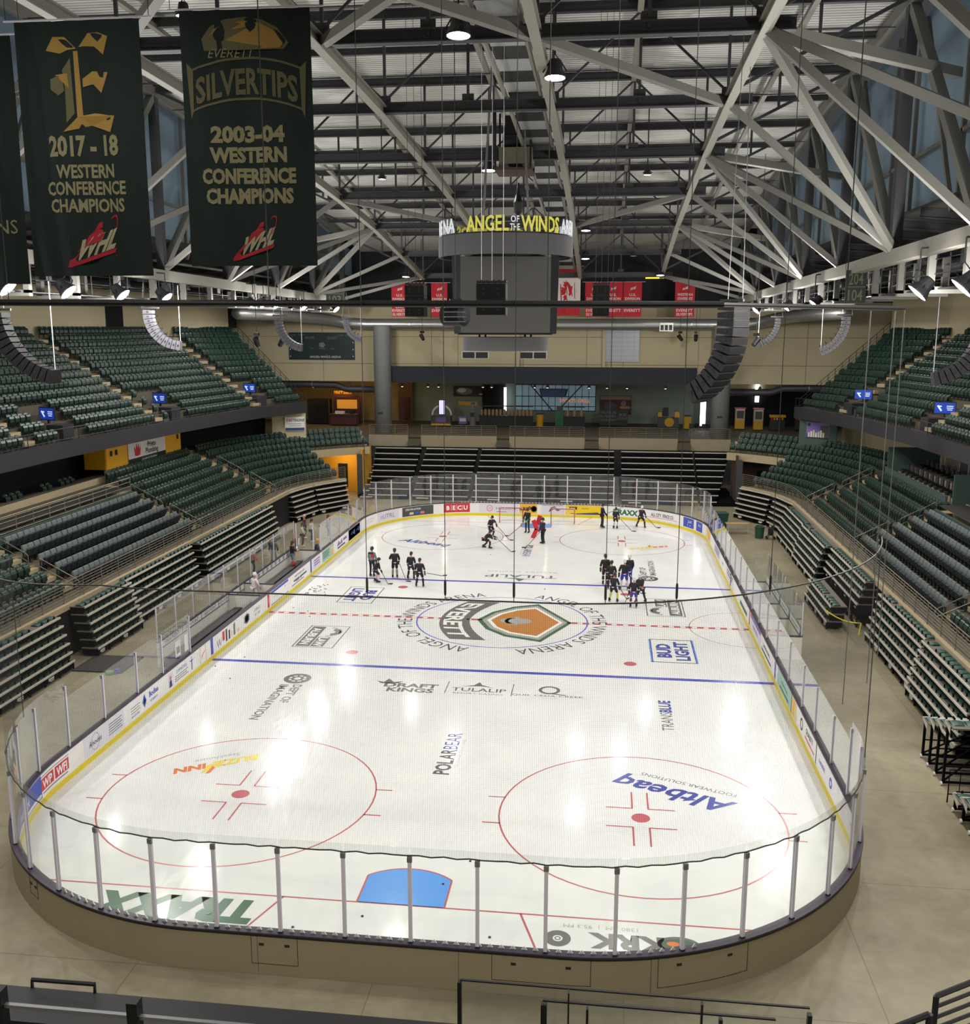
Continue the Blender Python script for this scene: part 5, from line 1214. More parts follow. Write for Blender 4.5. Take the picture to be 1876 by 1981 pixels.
def f(t): MB().lathe([(.3, 0), (.34, .1), (.34, 1.6), (.2, 1.7), (.2, 2.3), (.26, 2.4), (.1, 2.6)], A_GRY, 14).build('dispenser_body', t); MB().box((0, -.34, 1.2), (.4, .04, .5), A_BLK).build('front_panel', t)
decor('drink_dispenser', 'tall grey drink dispenser left of the long bar counter', 'dispenser', -9.0, 55.2, ZC, f)
def bar(x0, x1, n, lab, white=False):
    def f(t):
        w = x1-x0; m = MB(); m.box((0, 0, .5), (w, .7, 1.0), A_BLK); m.box((0, -.02, 1.03), (w+.1, .85, .06), M_DARK); m.build('counter', t)
        for k in range(n):
            x = -w/2+w*(k+.5)/n; m = MB(); m.lathe([(.15, 1.06), (.17, 1.2), (.17, 1.6), (.1, 1.75)], M_KEG, 10, M4.Translation((x, .1, 0))); m.build('tap_cover', t)
        m = MB(); m.box((0, .5, 2.05), (w, .1, .12), M_DARK); m.build('rear_shelf', t)
    return decor('bar_counter', lab, 'bar', (x0+x1)/2, 55.6, ZC, f)
bar(-8.3, -2.5, 14, 'long dark bar counter with a row of beige tap covers'); bar(.9, 3.1, 3, 'short dark bar counter right of the dark green cabinet')
def f(t): MB().lathe([(.36, 0), (.42, 1.25), (.42, 1.3), (.2, 1.34)], M_KYEL, 14).build('bin_body', t); MB().lathe([(.43, 1.28), (.43, 1.36), (.1, 1.42)], A_DG, 14).build('lid', t)
decor('yellow_bin', 'yellow bin at the right end of the long bar counter', 'bin', -1.7, 55.2, ZC, f); decor('yellow_bin', 'yellow bin left of the bright door strip', 'bin', 13.9, 54.9, ZC, f)
def f(t): MB().box((0, 0, .8), (.9, .7, 1.6), A_GRN).build('cabinet_body', t); MB().box((0, 0, 1.85), (.7, .5, .5), A_DG).build('hood', t)
decor('bar_cabinet', 'dark green cabinet between the two bar counters', 'cabinet', .4, 55.9, ZC, f)
def f(t):
    MB().box((0, 0, .95), (3.0, .12, 1.7), A_BLK).build('panel', t)
    m = MB(); T = M4(((1, 0, 0, 0), (0, 0, -1, -.07), (0, 1, 0, 0), (0, 0, 0, 1)))
    for k, s in enumerate(("YOU'RE IN", 'SILVERTIPS', 'COUNTRY!')): m.text(s, .27, A_GRY, T, -.65, 1.35-.4*k)
    m.text('BUD', .3, A_GRY, T, .95, 1.1, shear=.2); m.text('LIGHT', .3, A_GRY, T, .95, .7, shear=.2); m.build('lettering', t)
    for x in (-1.2, 1.2): MB().box((x, 0, .06), (.1, .5, .12), M_BLACK).build('foot', t)
decor('banner_sign', 'wide black sign with grey lettering right of the bars', 'sign', 6.2, 56.3, ZC, f)
def f(t):
    m = MB(); m.box((0, 0, .5), (2.2, .9, 1.0), A_DG); m.build('counter', t); MB().lathe([(.5, -.02), (.5, .02)], M_KYEL, 20, M4.Translation((.1, -.47, .55)) @ M4.Rotation(pi/2, 4, 'X')).build('round_logo', t)
    m = MB(); m.box((-.9, 0, 1.35), (.4, .5, .5), M_KYEL); m.box((.9, 0, 1.35), (.5, .5, .6), M_KYEL); m.box((-.3, .1, 1.6), (.6, .5, .9), A_BLK); m.build('machines', t)
decor('snack_kiosk', 'yellow and black snack kiosk with a round yellow mark', 'kiosk', 12.0, 56.3, ZC, f)
def f(t):
    m = MB(); m.box((0, 0, .45), (.95, .6, .9), M_KYEL); m.build('base', t); m = MB(); m.box((0, 0, 1.5), (.95, .6, 1.2), M_CREAM); m.box((0, -.31, 1.5), (.7, .02, .8), A_DG); m.box((0, -.31, 2.0), (.9, .02, .2), M_SIGNW); m.build('glass_case', t)
    MB().box((0, 0, 2.16), (1.1, .75, .1), A_PINK).build('canopy', t)
decor('popcorn_cart', 'cream and yellow popcorn cart, left of the two on the far right', 'cart', 19.4, 55.6, ZC, f); decor('popcorn_cart', 'cream and yellow popcorn cart, right of the two on the far right', 'cart', 21.2, 55.0, ZC, f)
def f(t):
    m = MB(); m.box((0, 0, .6), (1.5, .7, 1.0), A_BLK); m.box((0, -.2, 1.5), (1.6, .5, .25), M_KYEL); m.build('cart_body', t)
    for x in (-.7, .7): MB().box((x, 0, .8), (.06, .06, 1.5), M_BLACK).build('post', t)
    m = MB()
    for k in range(5): m.lathe([(.1, 0), (.1, .3)], (A_RED, A_ORG, A_CRM)[k % 3], 8, M4.Translation((-.55+.27*k, -.1, 1.1)))
    m.build('bottles', t); t.children
decor('vendor_cart', 'dark vendor cart with yellow top, left one by the black curtain', 'cart', 23.0, 54.2, ZC, f); decor('vendor_cart', 'dark vendor cart with yellow top, right one by the black curtain', 'cart', 25.6, 54.6, ZC, f)
def f(t): MB().box((0, 0, 1.0), (.9, .8, 2.0), A_NVY).build('cooler_body', t); MB().box((0, -.41, 1.1), (.75, .02, 1.5), mat('cooler_lit', '#3aa0d8', .3, emit=1.2)).build('lit_door', t); MB().box((0, -.3, 2.2), (.8, .2, .16), mat('lit_red', '#ff4030', .3, emit=5)).build('red_light', t)
decor('drink_cooler', 'blue lit drink cooler with a red light on top, far right', 'cooler', 27.4, 52.6, ZC, f)
# window wall with sign, mural, poster, dark doorway, daylight strips
t = struct(bpy.data.objects.new('window_1', None)); COL.objects.link(t); t.location = (-.35, 60.75, 6.3); t['label'] = 'daylight window wall behind the far concourse'
MB().box((0, 0, 1.45), (9.0, .04, 2.9), M_WINB).build('window_glass', t)
m = MB()
for k in range(13): m.box((-4.5+9*k/12, -.05, 1.45), (.06, .06, 2.9), M_BLACK)
for z in (0, .5, 1.6, 2.9): m.box((0, -.05, z), (9.1, .08, .08), M_BLACK)
m.beam((-2.8, -.2, 2.9), (-.3, -.2, 0), .12, .12, M_BLACK); m.beam((3.0, -.2, 2.9), (.3, -.2, 0), .12, .12, M_BLACK); m.build('window_frame', t)
m = MB(); T = M4(((1, 0, 0, 0), (0, 0, -1, -.12), (0, 1, 0, 0), (0, 0, 0, 1))); m.text('SPORTS GRILL', .42, mat('neon_orange', '#d98050', .4, emit=.8), T, 2.2, .95, wx=.95); m.build('lettering', t)
m = MB(); m.add([(-1.6, 0, .9), (1.6, 0, .9), (1.3, 0, 0), (-1.4, 0, 0)], [(0, 1, 2, 3)], mat('sign_border', '#aab4c8', .5)); m.add([(-1.5, -.03, .84), (1.5, -.03, .84), (1.22, -.03, .06), (-1.32, -.03, .06)], [(0, 1, 2, 3)], mat('sign_navy', '#3c5590', .5)); m.prism([(-1.6, .9), (1.6, .9), (1.3, 0), (-1.4, 0)], 0, .08, A_NVY, M4(((1, 0, 0, 0), (0, 0, 1, .0), (0, 1, 0, 0), (0, 0, 0, 1))))
o = m.build('hanging_sign'); o.location = (-.45, 59.2, 7.95); tag(o, 'blue trapezoid sign hanging before the concourse window', 'sign')
for x in (-1.2, 1.2): MB().tube((x, .04, .88), (x, .04, 2.15), .015, M_BLACK, 4).build('cord', o)
def flatbox(name, lab, cat, x, y, z, w, h, mt, extra=None, d=.06):
    t = thing(name, lab, cat, (x, y, z)); MB().box((0, 0, 0), (w, d, h), mt).build('board', t)
    if extra: m = MB(); extra(m); m.build('print', t)
    return t
TF = M4(((1, 0, 0, 0), (0, 0, -1, -.035), (0, 1, 0, 0), (0, 0, 0, 1)))
def ex(m):
    m.rect(-1.7, .6, 1.7, 1.0, mat('mural_pale', '#9a7d6c', .7), TF); m.rect(.5, -.4, 1.6, -.1, mat('mural_tan', '#a2805e', .7), TF, .001); m.rect(.3, -1.0, 1.0, -.5, A_GRY, TF, .001); m.disk(.45, A_DG, TF @ M4.Translation((-.6, -.1, .001)), sx=1.6); m.disk(.3, A_GRY, TF @ M4.Translation((.9, .2, .001)))
flatbox('mural', 'brown photo mural right of the concourse window', 'mural', 6.4, 60.7, 7.0, 3.5, 2.1, M_BURG, ex)
def ex(m):
    m.rect(-2.0, -.45, 1.9, .45, A_BLK, TF); m.disk(.4, A_GRY, TF @ M4.Translation((-.8, 0, .001)), sx=2.4); m.disk(.25, M_SIGNW, TF @ M4.Translation((-1.1, .1, .002)), sx=2); m.rect(.9, -.4, 1.7, -.25, A_CRM, TF, .002)
flatbox('poster', 'dark team poster on the teal wall left of the window', 'poster', -9.9, 60.7, 8.4, 4.1, 1.2, A_BLK, ex)
flatbox('poster', 'yellow strip sign on the teal wall under the dark poster', 'sign', -10.3, 60.7, 7.0, 2.2, .45, M_KYEL)
struct(MB().box((-7.3, 60.5, 7.1), (2.6, .2, 4.1), M_CURT_SHADE).build('doorway_dark')); struct(MB().box((-17.6, 60.2, 6.4), (1.2, .1, 2.5), M_BURG).build('door_1'))
for x, y, z, w, h, lab in ((-5.95, 59.9, 7.6, .28, 2.6, 'narrow bright door gap left of the concourse window'), (15.45, 54.5, 7.85, .55, 4.9, 'tall bright daylight gap left of the right column'), (21.6, 59.2, 8.6, .42, 2.0, 'short bright daylight gap in the black curtain'), (29.6, 52.5, 8.3, .8, 1.8, 'bright daylight gap beside the end of the right upper tier')):
    o = MB().box((0, 0, 0), (w, .05, h), M_STRIP).build('window_gap'); o.location = (x, y, z); struct(o, lab)
for k, x in enumerate((-27.3, -25.6, -23.8, -21.2, -19.8, -15.6, -12.9, -11.8, -7.2, -6.3, -1.9, -.6, 3.6, 5.4, 7.4, 11.2, 14.3, 20.4, 22.0, 24.2, 27.3)):
    on = k < 5
    t = thing('pendant_lamp', ('warm' if on else 'grey')+' pendant lamp hanging at the far concourse ceiling, %s from the left' % ordinal(k), 'lamp', (x, 49.6, 9.55), 0, 'pendant lamps of the far concourse')
    MB().lathe([(.06, .3), (.10, .22), (.22, .0), (.2, .0), (.08, .2)], M_STEEL, 12).build('shade', t); MB().lathe([(.02, -.06), (.11, -.02), (.11, .06), (.03, .1)], mat('bulb_warm', '#ffc878', .3, emit=6) if on else mat('bulb', '#fff2dc', .3, emit=3), 10).build('bulb', t); MB().tube((0, 0, .3), (0, 0, .75), .015, M_BLACK, 5).build('cord', t)
for x, y, w in ((-23.2, 53, 200), (-27, 54, 160), (-20, 55, 160), (-12, 54, 60), (-1, 53, 70), (8, 53.5, 60), (20.5, 53.5, 50)):
    l = bpy.data.lights.new('pendant_light', 'POINT'); l.energy = w; l.shadow_soft_size = .12; l.color = (1, .62, .22) if x < -14 else (1, .85, .6); o = bpy.data.objects.new('pendant_light', l); COL.objects.link(o); o.location = (x, y, 9.3)
for k, (x, y, r) in enumerate(((13.7, 47.6, 0), (14.3, 47.9, .3), (14.9, 47.5, 0))):
    t = thing('bar_stool', 'black chair beside the right column, %s from the left' % ordinal(k), 'chair', (x, y, ZC), r, 'chairs by the right column'); MB().lathe([(.04, .72), (.2, .74), (.2, .8), (.04, .82)], M_BLACK, 14).build('seat', t); MB().box((0, .18, 1.0), (.36, .04, .4), M_BLACK).build('backrest', t)
    for a in range(4): MB().tube((.16*cos(a*pi/2+.8), .16*sin(a*pi/2+.8), .74), (.22*cos(a*pi/2+.8), .22*sin(a*pi/2+.8), 0), .016, M_STEEL, 5).build('leg', t)
# tunnels at both far corners
for sg, mt, nm in ((-1, mat('tunnel_yellow_lit', '#c8962e', .7), 'left'), (1, mat('tunnel_brown', '#4a3a30', .8), 'right')):  # left wall colour holds the yellow light of the tunnel
    m = MB(); m.box((sg*20.6, 40.6, 2.2), (7.5, .15, 4.4), mt); m.box((sg*17.0, 39.0, 2.2), (.15, 3.0, 4.4), mt); m.box((sg*17.2, 37.7, 2.0), (.5, .5, 4.0), M_DUCTD); struct(m.build('wall_tunnel_%s' % nm), 'tunnel wall in the far %s corner' % nm)
    m = MB(); m.box((sg*19.6, 40.45, 1.6), (.9, .08, 2.2), M_CURT_SHADE); struct(m.build('door_2' if sg < 0 else 'door_3'))
l = bpy.data.lights.new('tunnel_light', 'POINT'); l.energy = 260; l.color = (1, .66, .22); l.shadow_soft_size = .2; o = bpy.data.objects.new('tunnel_light', l); COL.objects.link(o); o.location = (-19.2, 38.6, 3.6)
# ducts
t = thing('air_duct', 'long round silver air duct along the far wall with curved ends', 'duct', (0, 47.3, 15.85))
MB().path([(-26, -16, .9), (-24, -7.5, .75), (-22.3, -2.5, .5), (-20.6, -.4, .1), (-18.5, 0, 0), (0, 0, 0), (17.6, 0, 0), (19.4, -.4, .1), (20.8, -2.5, .5), (22, -7.5, .75), (24, -16, .9)], .55, M_DUCT, 18).build('duct_tube', t, smooth=True)
for x in (-9.5, 11.5, -16, 4): MB().lathe([(.58, -.04), (.58, .04)], M_DUCT, 18, M4.Translation((x+1.8, 0, 0)) @ M4.Rotation(pi/2, 4, 'Y')).build('joint_ring', t)
for x in (-9.0, 10.9):
    m = MB(); m.box((x, -.35, -.25), (1.3, .9, .8), M_DUCT); m.build('vent_box', t); m = MB()
    for k in range(3): m.box((x-.4+.4*k, -.82, -.3), (.3, .02, .5), A_DG)
    m.build('vent_grille', t)
for sg, nm in ((-1, 'left'), (1, 'right')):
    t = thing('dark_duct', 'dark round duct under the cream wall at the far %s' % nm, 'duct', (sg*24, 49.3, 9.55))
    MB().path([(sg*13, 0, .15), (sg*1, 0, .15), (-sg*1.5, 0, .1), (-sg*2.6, 0, -.3), (-sg*7, 0, -.32)], .33, M_DUCTD, 14).build('duct_tube', t, smooth=True); MB().lathe([(.36, -.05), (.36, .05)], M_DUCT, 14, M4.Translation((sg*1, 0, .15)) @ M4.Rotation(pi/2, 4, 'Y')).build('joint_ring', t)
# wall scoreboard, louvres, silver door
t = thing('wall_scoreboard', 'dark green scoreboard with white lettering on the far left wall', 'scoreboard', (-23.7, 48.52, 13.65))
MB().box((0, 0, 0), (6.9, .16, 2.75), mat('board_green', '#0d2a2a', .5)).build('panel', t)
m = MB(); T = M4(((1, 0, 0, 0), (0, 0, -1, -.09), (0, 1, 0, 0), (0, 0, 0, 1)))
for s, x, y, h in (('HOME', -1.2, .72, .26), ('GUEST', 1.15, .7, .26), ('PLAYER', -3.0, 1.05, .13), ('PENALTY', -2.1, 1.05, .13), ('PLAYER', 2.0, 1.02, .13), ('PENALTY', 2.9, 1.02, .13), ('SOG', -1.05, -.3, .14), ('PERIOD', .05, -.32, .14), ('SOG', 1.15, -.32, .14), ('OUT', .5, -.92, .1)): m.text(s, h, A_GRY, T, x, y)
m.text('ANGEL', .24, M_SIGNW, T, -.75, -1.2); m.text('OF THE', .09, M_SIGNW, T, -.12, -1.14); m.text('WINDS ARENA', .24, M_SIGNW, T, .95, -1.2, wx=.95); m.disk(.3, A_GRY, T @ M4.Translation((.05, .12, 0)), sx=1.2, n=5)
for x in (-3.3, 3.3):
    for z in (-1.1, -.4, .3): m.rect(x-.04, z, x+.04, z+.12, M_SIGNW, T)
m.build('lettering', t)
for x, lab in ((-7.85, 'left'), (-2.0, 'right')):
    t = thing('wall_louvre', 'black two-part louvre low on the far cream wall, %s one' % lab, 'vent', (x, 48.56, 12.8)); MB().box((0, 0, 0), (2.8, .1, .75), M_SIGNW).build('frame', t)
    for e in (-.67, .67): MB().box((e, -.05, 0), (1.22, .04, .6), A_BLK).build('panel', t)
t = thing('wall_door', 'silver ribbed shutter panel on the far cream wall', 'shutter', (6.75, 48.5, 13.95)); MB().box((0, 0, 0), (3.4, .12, 3.5), mat('shutter_silver', '#9aa0a4', .4, .4)).build('panel', t)
m = MB()
for k in range(8): m.box((0, -.07, -1.6+.45*k), (3.3, .02, .03), M_STEEL)
for x in (-1.2, 0, 1.2): m.box((x, -.07, 0), (.04, .02, 3.4), M_STEEL)
m.build('rib', t)
for x in (-3.5, 5.0): struct(MB().box((x, 48.4, 13.6), (.28, .3, 6.4), M_CREAM).build('wall_pilaster'))
# signs below the left balcony
t = thing('gold_panel', 'gold yellow wall panel below the left balcony with a white plumbing sign', 'panel', (-27.5, 16.25, 6.95)); GT = M4(((0, 0, 1, .03), (1, 0, 0, 0), (0, 1, 0, 0), (0, 0, 0, 1)))
MB().box((-.05, 0, .03), (.1, 11.6, 1.75), M_GOLD).build('panel', t); MB().box((-.8, -5.8, .3), (1.5, .1, 2.1), M_GOLD).build('side_return', t)
m = MB(); m.rect(-2.85, -.80, 3.0, .62, M_SIGNW, GT, .02); m.rect(-2.85, -.80, 3.0, -.46, A_BLK, GT, .025); m.text('Prieto', .40, A_BLK, GT, .75, .12, z=.03, bold=.02); m.text('Plumbing', .40, A_BLK, GT, .75, -.32, z=.03, bold=.02); m.text('Committed to Excellence', .17, M_SIGNW, GT, .3, -.72, z=.03)
m.flat([(-1.9, -.3), (-1.5, -.35), (-1.1, -.3), (-.95, .4), (-1.2, .1), (-1.25, .55), (-1.45, .2), (-1.6, .6), (-1.75, .1), (-2.0, .4)], A_RED, GT, .03); m.build('sign_board', t)
m = MB()
for x in (-5.2, -4.5, 5.2): m.rect(x-.15, .1, x+.15, .45, A_BLK, GT, .02)
m.build('small_sign', t)
t = thing('white_sign', 'white board with red and blue lettering below the end of the left balcony', 'sign', (-22.6, 35.4, 6.95), .35); MB().box((0, 0, 0), (1.75, .1, 1.25), M_SIGNW).build('board', t); MB().box((-.5, .2, -.1), (3.0, .1, 2.4), M_CREAM).build('wall_panel', t)
m = MB(); T = M4(((1, 0, 0, 0), (0, 0, -1, -.055), (0, 1, 0, 0), (0, 0, 0, 1))); m.text('FAST', .24, A_RED, T, -.38, .22, bold=.03, shear=.2); m.text('SIGNS', .24, A_NVY, T, .4, .22, bold=.03, shear=.2); m.rect(-.85, -.6, .85, -.35, A_NVY, T, .002); m.rect(-.6, -.02, .6, .03, A_GRY, T); m.rect(-.5, -.2, .55, -.15, A_GRY, T); m.build('lettering', t)
# suites on the right: teal box walls, dark chairs, glazed back wall with curtains
m = MB(); solid(m, low, [9.6, 22.6], 6*PIT-.25, 6*PIT-.13, ROWZ(5), ROWZ(6)+.75, 1, M_TEAL); struct(m.build('wall_suite_front'), 'teal front wall of the right suites')
m = MB(); solid(m, low, [-30, -6.6], 5*PIT-.2, 5*PIT-.08, ROWZ(4), ROWZ(5)+.75, 1, M_TEAL); struct(m.build('wall_suite_near'), 'teal front wall of the near right suite')
for y in (-5.9, 9.1, 22.9): p, n = low(y, 7, 1); struct(MB().box((p.x, p.y, 5.9), (3.6, .12, 2.4), M_TEAL).build('wall_suite_divider'))
M_CTN = mat('suite_curtain', '#8c8781', .8); M_SUITE = mat('suite_brown', '#4c3a2c', .8)
y = -14.
k = 0
while y < 30:
    w, mt = ((3.2, M_CTN), (.9, M_SUITE), (2.6, M_CTN), (1.6, M_TEAL), (3.0, M_CTN), (1.4, M_CREAM))[k % 6]
    p, n = low(min(y+w/2, 23.9) if y < 24 else 24, 9.2, 1); m = MB(); cx = p.x-.02
    if mt is M_CTN:
        q = int(w/.12); 
        for j in range(q): m.box((cx+(.05 if j % 2 else 0), y+w*(j+.5)/q, 6.5), (.05, w/q, 2.3), M_CTN)
        m.box((cx-.06, y+.03, 6.5), (.06, .06, 2.4), M_SIGNW); m.box((cx-.06, y+w-.03, 6.5), (.06, .06, 2.4), M_SIGNW); m.box((cx-.06, y+w/2, 7.66), (.06, w, .05), M_SIGNW)
        struct(m.build('window_suite'), 'curtained window of a right suite')
    else: m.box((cx, y+w/2, 6.55), (.08, w, 2.4), mt); struct(m.build('wall_suite_panel'))
    y += w; k += 1
S_CH = mat('suite_chair', '#2b2d31', .7)
def suite_chair():
    a = MB(); a.box((0, .16, .72), (.48, .1, .55), S_CH); b = MB(); b.box((0, -.1, .45), (.5, .48, .12), S_CH); c = MB()
    for x in (-.24, .24): c.box((x, -.05, .3), (.05, .4, .6), M_BLACK)
    return a, b, c
sc_ = suite_chair(); first = None; kk = 0
for r, (d, z) in enumerate(((6.2, 5.06), (7.5, 5.4))):
    for y in ts(10.4, 21.8, 1.0):
        p, n = low(y, d, 1); kk += 1; lab = 'dark suite chair, %s from the near divider, %s row of the right suites' % (ordinal(int((y-10.4)+.5)), ('front', 'rear')[r])
        rz = atan2(n.y, n.x)-pi/2
        if first is None:
            first = thing('suite_chair', lab, 'chair', (p.x, p.y, z), rz, 'dark chairs in the right suites')
            for b, nm in zip(sc_, ('backrest', 'seat', 'armrest')): b.build(nm, first)
        else: dup(first, (p.x, p.y, z), rz, lab)
m = MB(); solid(m, low, [9.2, 22.8], 5.2+.2, 9.2, 4.6, 5.02, 1, C_TREAD); solid(m, low, [9.2, 22.8], 6.95, 9.2, 5.0, 5.38, 1, C_TREAD); struct(m.build('suite_floor'))
t = thing('wall_poster', 'city skyline poster on the teal wall at the far right under the balcony', 'poster', (23.1, 34.8, 6.95), -.45); MB().box((0, .1, .2), (3.1, .1, 3.6), M_TEAL).build('wall_panel', t)
m = MB(); T = M4(((1, 0, 0, 0), (0, 0, -1, .045), (0, 1, 0, 0), (0, 0, 0, 1))); m.rect(-.95, -.6, .95, .75, A_PUR, T); m.rect(-.95, -.6, .95, -.2, A_BLU, T, .002); m.rect(.2, -.5, .9, .5, A_DG, T, .004); m.disk(.14, A_BLK, T @ M4.Translation((-.75, .55, .004))); m.rect(-.95, -.62, .95, -.5, A_BLK, T, .006)
for q in range(7): m.rect(-.8+.2*q, -.5, -.66+.2*q, -.1+.1*(q % 3), M_SIGNW if q % 2 else A_CRM, T, .005)
m.build('print', t)
# walkway with loose seats above the left padded block
railing('grey walkway rail above the teal wall of the left padded block', [low(y, 5*PIT-.14, -1)[0] for y in (-5.5, 8.6)], ROWZ(5)+.5, .95, 4, 1.6)
first = None
for k, y in enumerate((-4.6, -4.0, -2.6, -2.0, .3, .9, 1.5, 4.0, 4.6, 6.0, 6.6, 7.2)):
    p, n = low(y, 7.4, -1); lab = 'loose dark green folding seat on the walkway before the black curtain, %s from the camera' % ordinal(k)
    if first is None:
        first = thing('loose_seat', lab, 'seat', (p.x, p.y, 5.42), pi/2, 'loose seats before the black curtain')
        for b, nm in zip((gb, gp, gr_), ('backrest', 'seat', 'bracket')): b.build(nm, first)
    else: dup(first, (p.x, p.y, 5.42), pi/2, lab)
# blue screens of the upper tiers
for sg, lab, ys_ in ((-1, 'left', (5.6, 19.0, 31.4)), (1, 'right', (30.0, 17.5))):
    for k, y in enumerate(ys_):
        p, n = upp(y, 2.4, sg); t = thing('tv_screen', 'blue lit screen on a post in the %s upper tier, %s from the camera' % (lab, ordinal(k)), 'screen', (p.x, p.y, UPZ(2)-.4), .35*-sg*-1 if sg < 0 else -.35, 'screens of the upper tiers')
        MB().box((0, 0, 1.0), (1.35, .12, .8), M_BLACK).build('frame', t); MB().box((0, -.065, 1.0), (1.25, .01, .7), M_SCR).build('display', t)
        m = MB(); m.beam((-.45, -.075, 1.15), (-.2, -.075, .8), .01, .1, M_SCRW); m.box((-.3, -.075, 1.1), (.2, .01, .08), M_SCRW); m.box((.3, -.075, 1.12), (.4, .01, .05), M_SCRW); m.box((.3, -.075, 1.0), (.4, .01, .05), M_SCRW); m.box((.3, -.075, .88), (.3, .01, .05), M_SCRW); m.build('display_mark', t)
        MB().box((0, .05, .3), (.12, .1, .65), M_BLACK).build('post', t)
for sg in (-1, 1):                      # vomitory walls under the screens
    for y in ((5.6, 19.0, 31.4) if sg < 0 else (30.0, 17.5, 4.0)):
        p, n = upp(y, 2.2, sg); struct(MB().box((p.x, p.y, UPZ(1)), (2.2, 1.2, .9), M_FASC, rz=atan2(n.y, n.x)).build('vomitory_wall'))
# doors and small marks on the left back wall
for y, w in ((25.5, 2.3), (49.5, 1.2)):
    p, n = upp(min(y, 35.9), 11.15, -1); struct(MB().box((p.x, p.y, 16.4), (.1, w, 1.9), M_CURT_SHADE, rz=atan2(n.y, n.x)).build('door_4'))
struct(MB().box((37.2, 31.5, 16.2), (.3, 4.2, 2.6), mat('maroon_wall', '#5e1a26', .8)).build('wall_maroon'), 'maroon wall panel at the back of the right upper tier')
t = thing('scissor_lift', 'orange red maintenance lift behind the right upper tier', 'lift', (36.6, 27.6, 15.0)); MB().box((0, 0, 1.4), (.6, 1.6, 2.6), mat('lift_orange', '#c23a1c', .6)).build('lift_body', t)
m = MB()
for k in range(4): m.tube((-.35, -.8+.5*k, .6), (-.35, -.8+.5*k, 1.7), .03, M_SIGNW, 5)
m.tube((-.35, -.8, 1.7), (-.35, .7, 1.7), .03, M_SIGNW, 5); m.build('guard_bars', t)
# ================================================================== HANGING THINGS
M_SB = mat('scoreboard_grey', '#5d5d60', .7); M_SBS = mat('screen_off', '#54534f', .75); M_SBD = mat('scoreboard_dark', '#23242c', .6); M_LY = mat('letter_yellow', '#e6e05a', .5, emit=.25); M_LW = mat('letter_white', '#e9eef5', .5, emit=.3)
SBX = .1
t = thing('centre_scoreboard', 'big grey hanging scoreboard with a round upper band and lettering above centre ice', 'scoreboard', (SBX, 0, 15.2), .10)
R = 3.37
m = MB(); m.lathe([(R, 3.78), (R, 4.74), (R-.12, 4.74), (R-.12, 3.78), (R, 3.78)], M_SB, 64, cap=False); m.build('upper_ring', t, smooth=False)
m = MB(); m.ring(1.2, R-.12, M_SBD, M4.Translation((0, 0, 4.6)), n=48); m.lathe([(2.2, 3.3), (2.5, 4.6)], M_SBD, 24, cap=False)
for k in range(24): a = k*pi/12; m.beam((1.9*cos(a), 1.9*sin(a), 3.9), (3.2*cos(a), 3.2*sin(a), 3.95), .06, .08, M_BLACK)
m.build('ring_underside', t)
w = 2.17
for k in range(4):
    a = k*pi/2; T = M4.Rotation(a, 4, 'Z')
    m = MB(); m.add([(-w, -2.6, 3.7), (w, -2.6, 3.7), (w, -2.5, .1), (-w, -2.5, .1), (-w, -2.4, 3.7), (w, -2.4, 3.7), (w, -2.3, .1), (-w, -2.3, .1)], [(3, 2, 1, 0), (0, 1, 5, 4), (2, 3, 7, 6), (1, 2, 6, 5), (3, 0, 4, 7)], M_SBS, T); m.build('video_screen', t)
    m = MB(); m.add([(w, -2.58, 3.8), (2.58, -w, 3.8), (2.48, -w, .05), (w, -2.48, .05)], [(0, 1, 2, 3), (3, 2, 1, 0)], M_SBD, T); m.build('corner_panel', t)
m = MB(); m.box((0, 0, 1.9), (4.2, 4.2, 3.6), M_SBD); m.box((0, 0, .05), (4.6, 4.6, .08), M_BLACK); m.build('inner_frame', t)
m = MB(); m.lathe([(2.95, -.8), (2.95, -.12)], M_SB, 40, cap=False); m.v = [(x*.74, y*.55, z) for x, y, z in m.v]; m.ring(0.5, 2.95, M_SBD, M4.Translation((0, 0, -.12)) @ M4.Diagonal((.74, .55, 1, 1)), n=40); m.build('lower_ring', t)
m = MB()
for x in (-1.3, -1.0, 1.0, 1.3): m.tube((x, -.6, -.2), (x, -.6, .1), .05, M_BLACK, 6)
m.build('ring_clamp', t)
def cyl(a0, a1, txt, h, mt, z, bold=.02):
    m = MB(); w_ = text_w(txt, bold, 1., .02)*h; span = RAD(a1-a0)*R; k = span/w_
    def fn(X, Y, Z): a = RAD((a0+a1)/2)+X*k/R; return ((R-.05-Z)*sin(a), -(R-.05-Z)*cos(a), z+Y)
    m.text(txt, h, mt, None, bold=bold, ext=.02, fn=fn); m.build('sign_letters', t)
for off in (0, 180):
    cyl(off-34, off+2.5, 'ANGEL', .72, M_LY, 4.84); cyl(off+4, off+11, 'OF', .3, M_LW, 5.22); cyl(off+3.5, off+11.5, 'THE', .3, M_LW, 4.86); cyl(off+12.5, off+50, 'WINDS', .72, M_LY, 4.84); cyl(off+53, off+90, 'ARENA', .68, M_LW, 4.84); cyl(off-92, off-47, 'ARENA', .68, M_LW, 4.84)
m = MB(); m.lathe([(R-.15, 4.74), (R-.15, 4.82), (R-.25, 4.82), (R-.25, 4.74)], M_BLACK, 48, cap=False); m.build('letter_rail', t)
for x, y in ((-1.2, -1.2), (1.2, -1.2), (-1.2, 1.2), (1.2, 1.2)): MB().tube((x, y, 4.6), (x*.6, y*.6, 12.8), .03, M_STEEL, 6).build('hoist_cable', t)
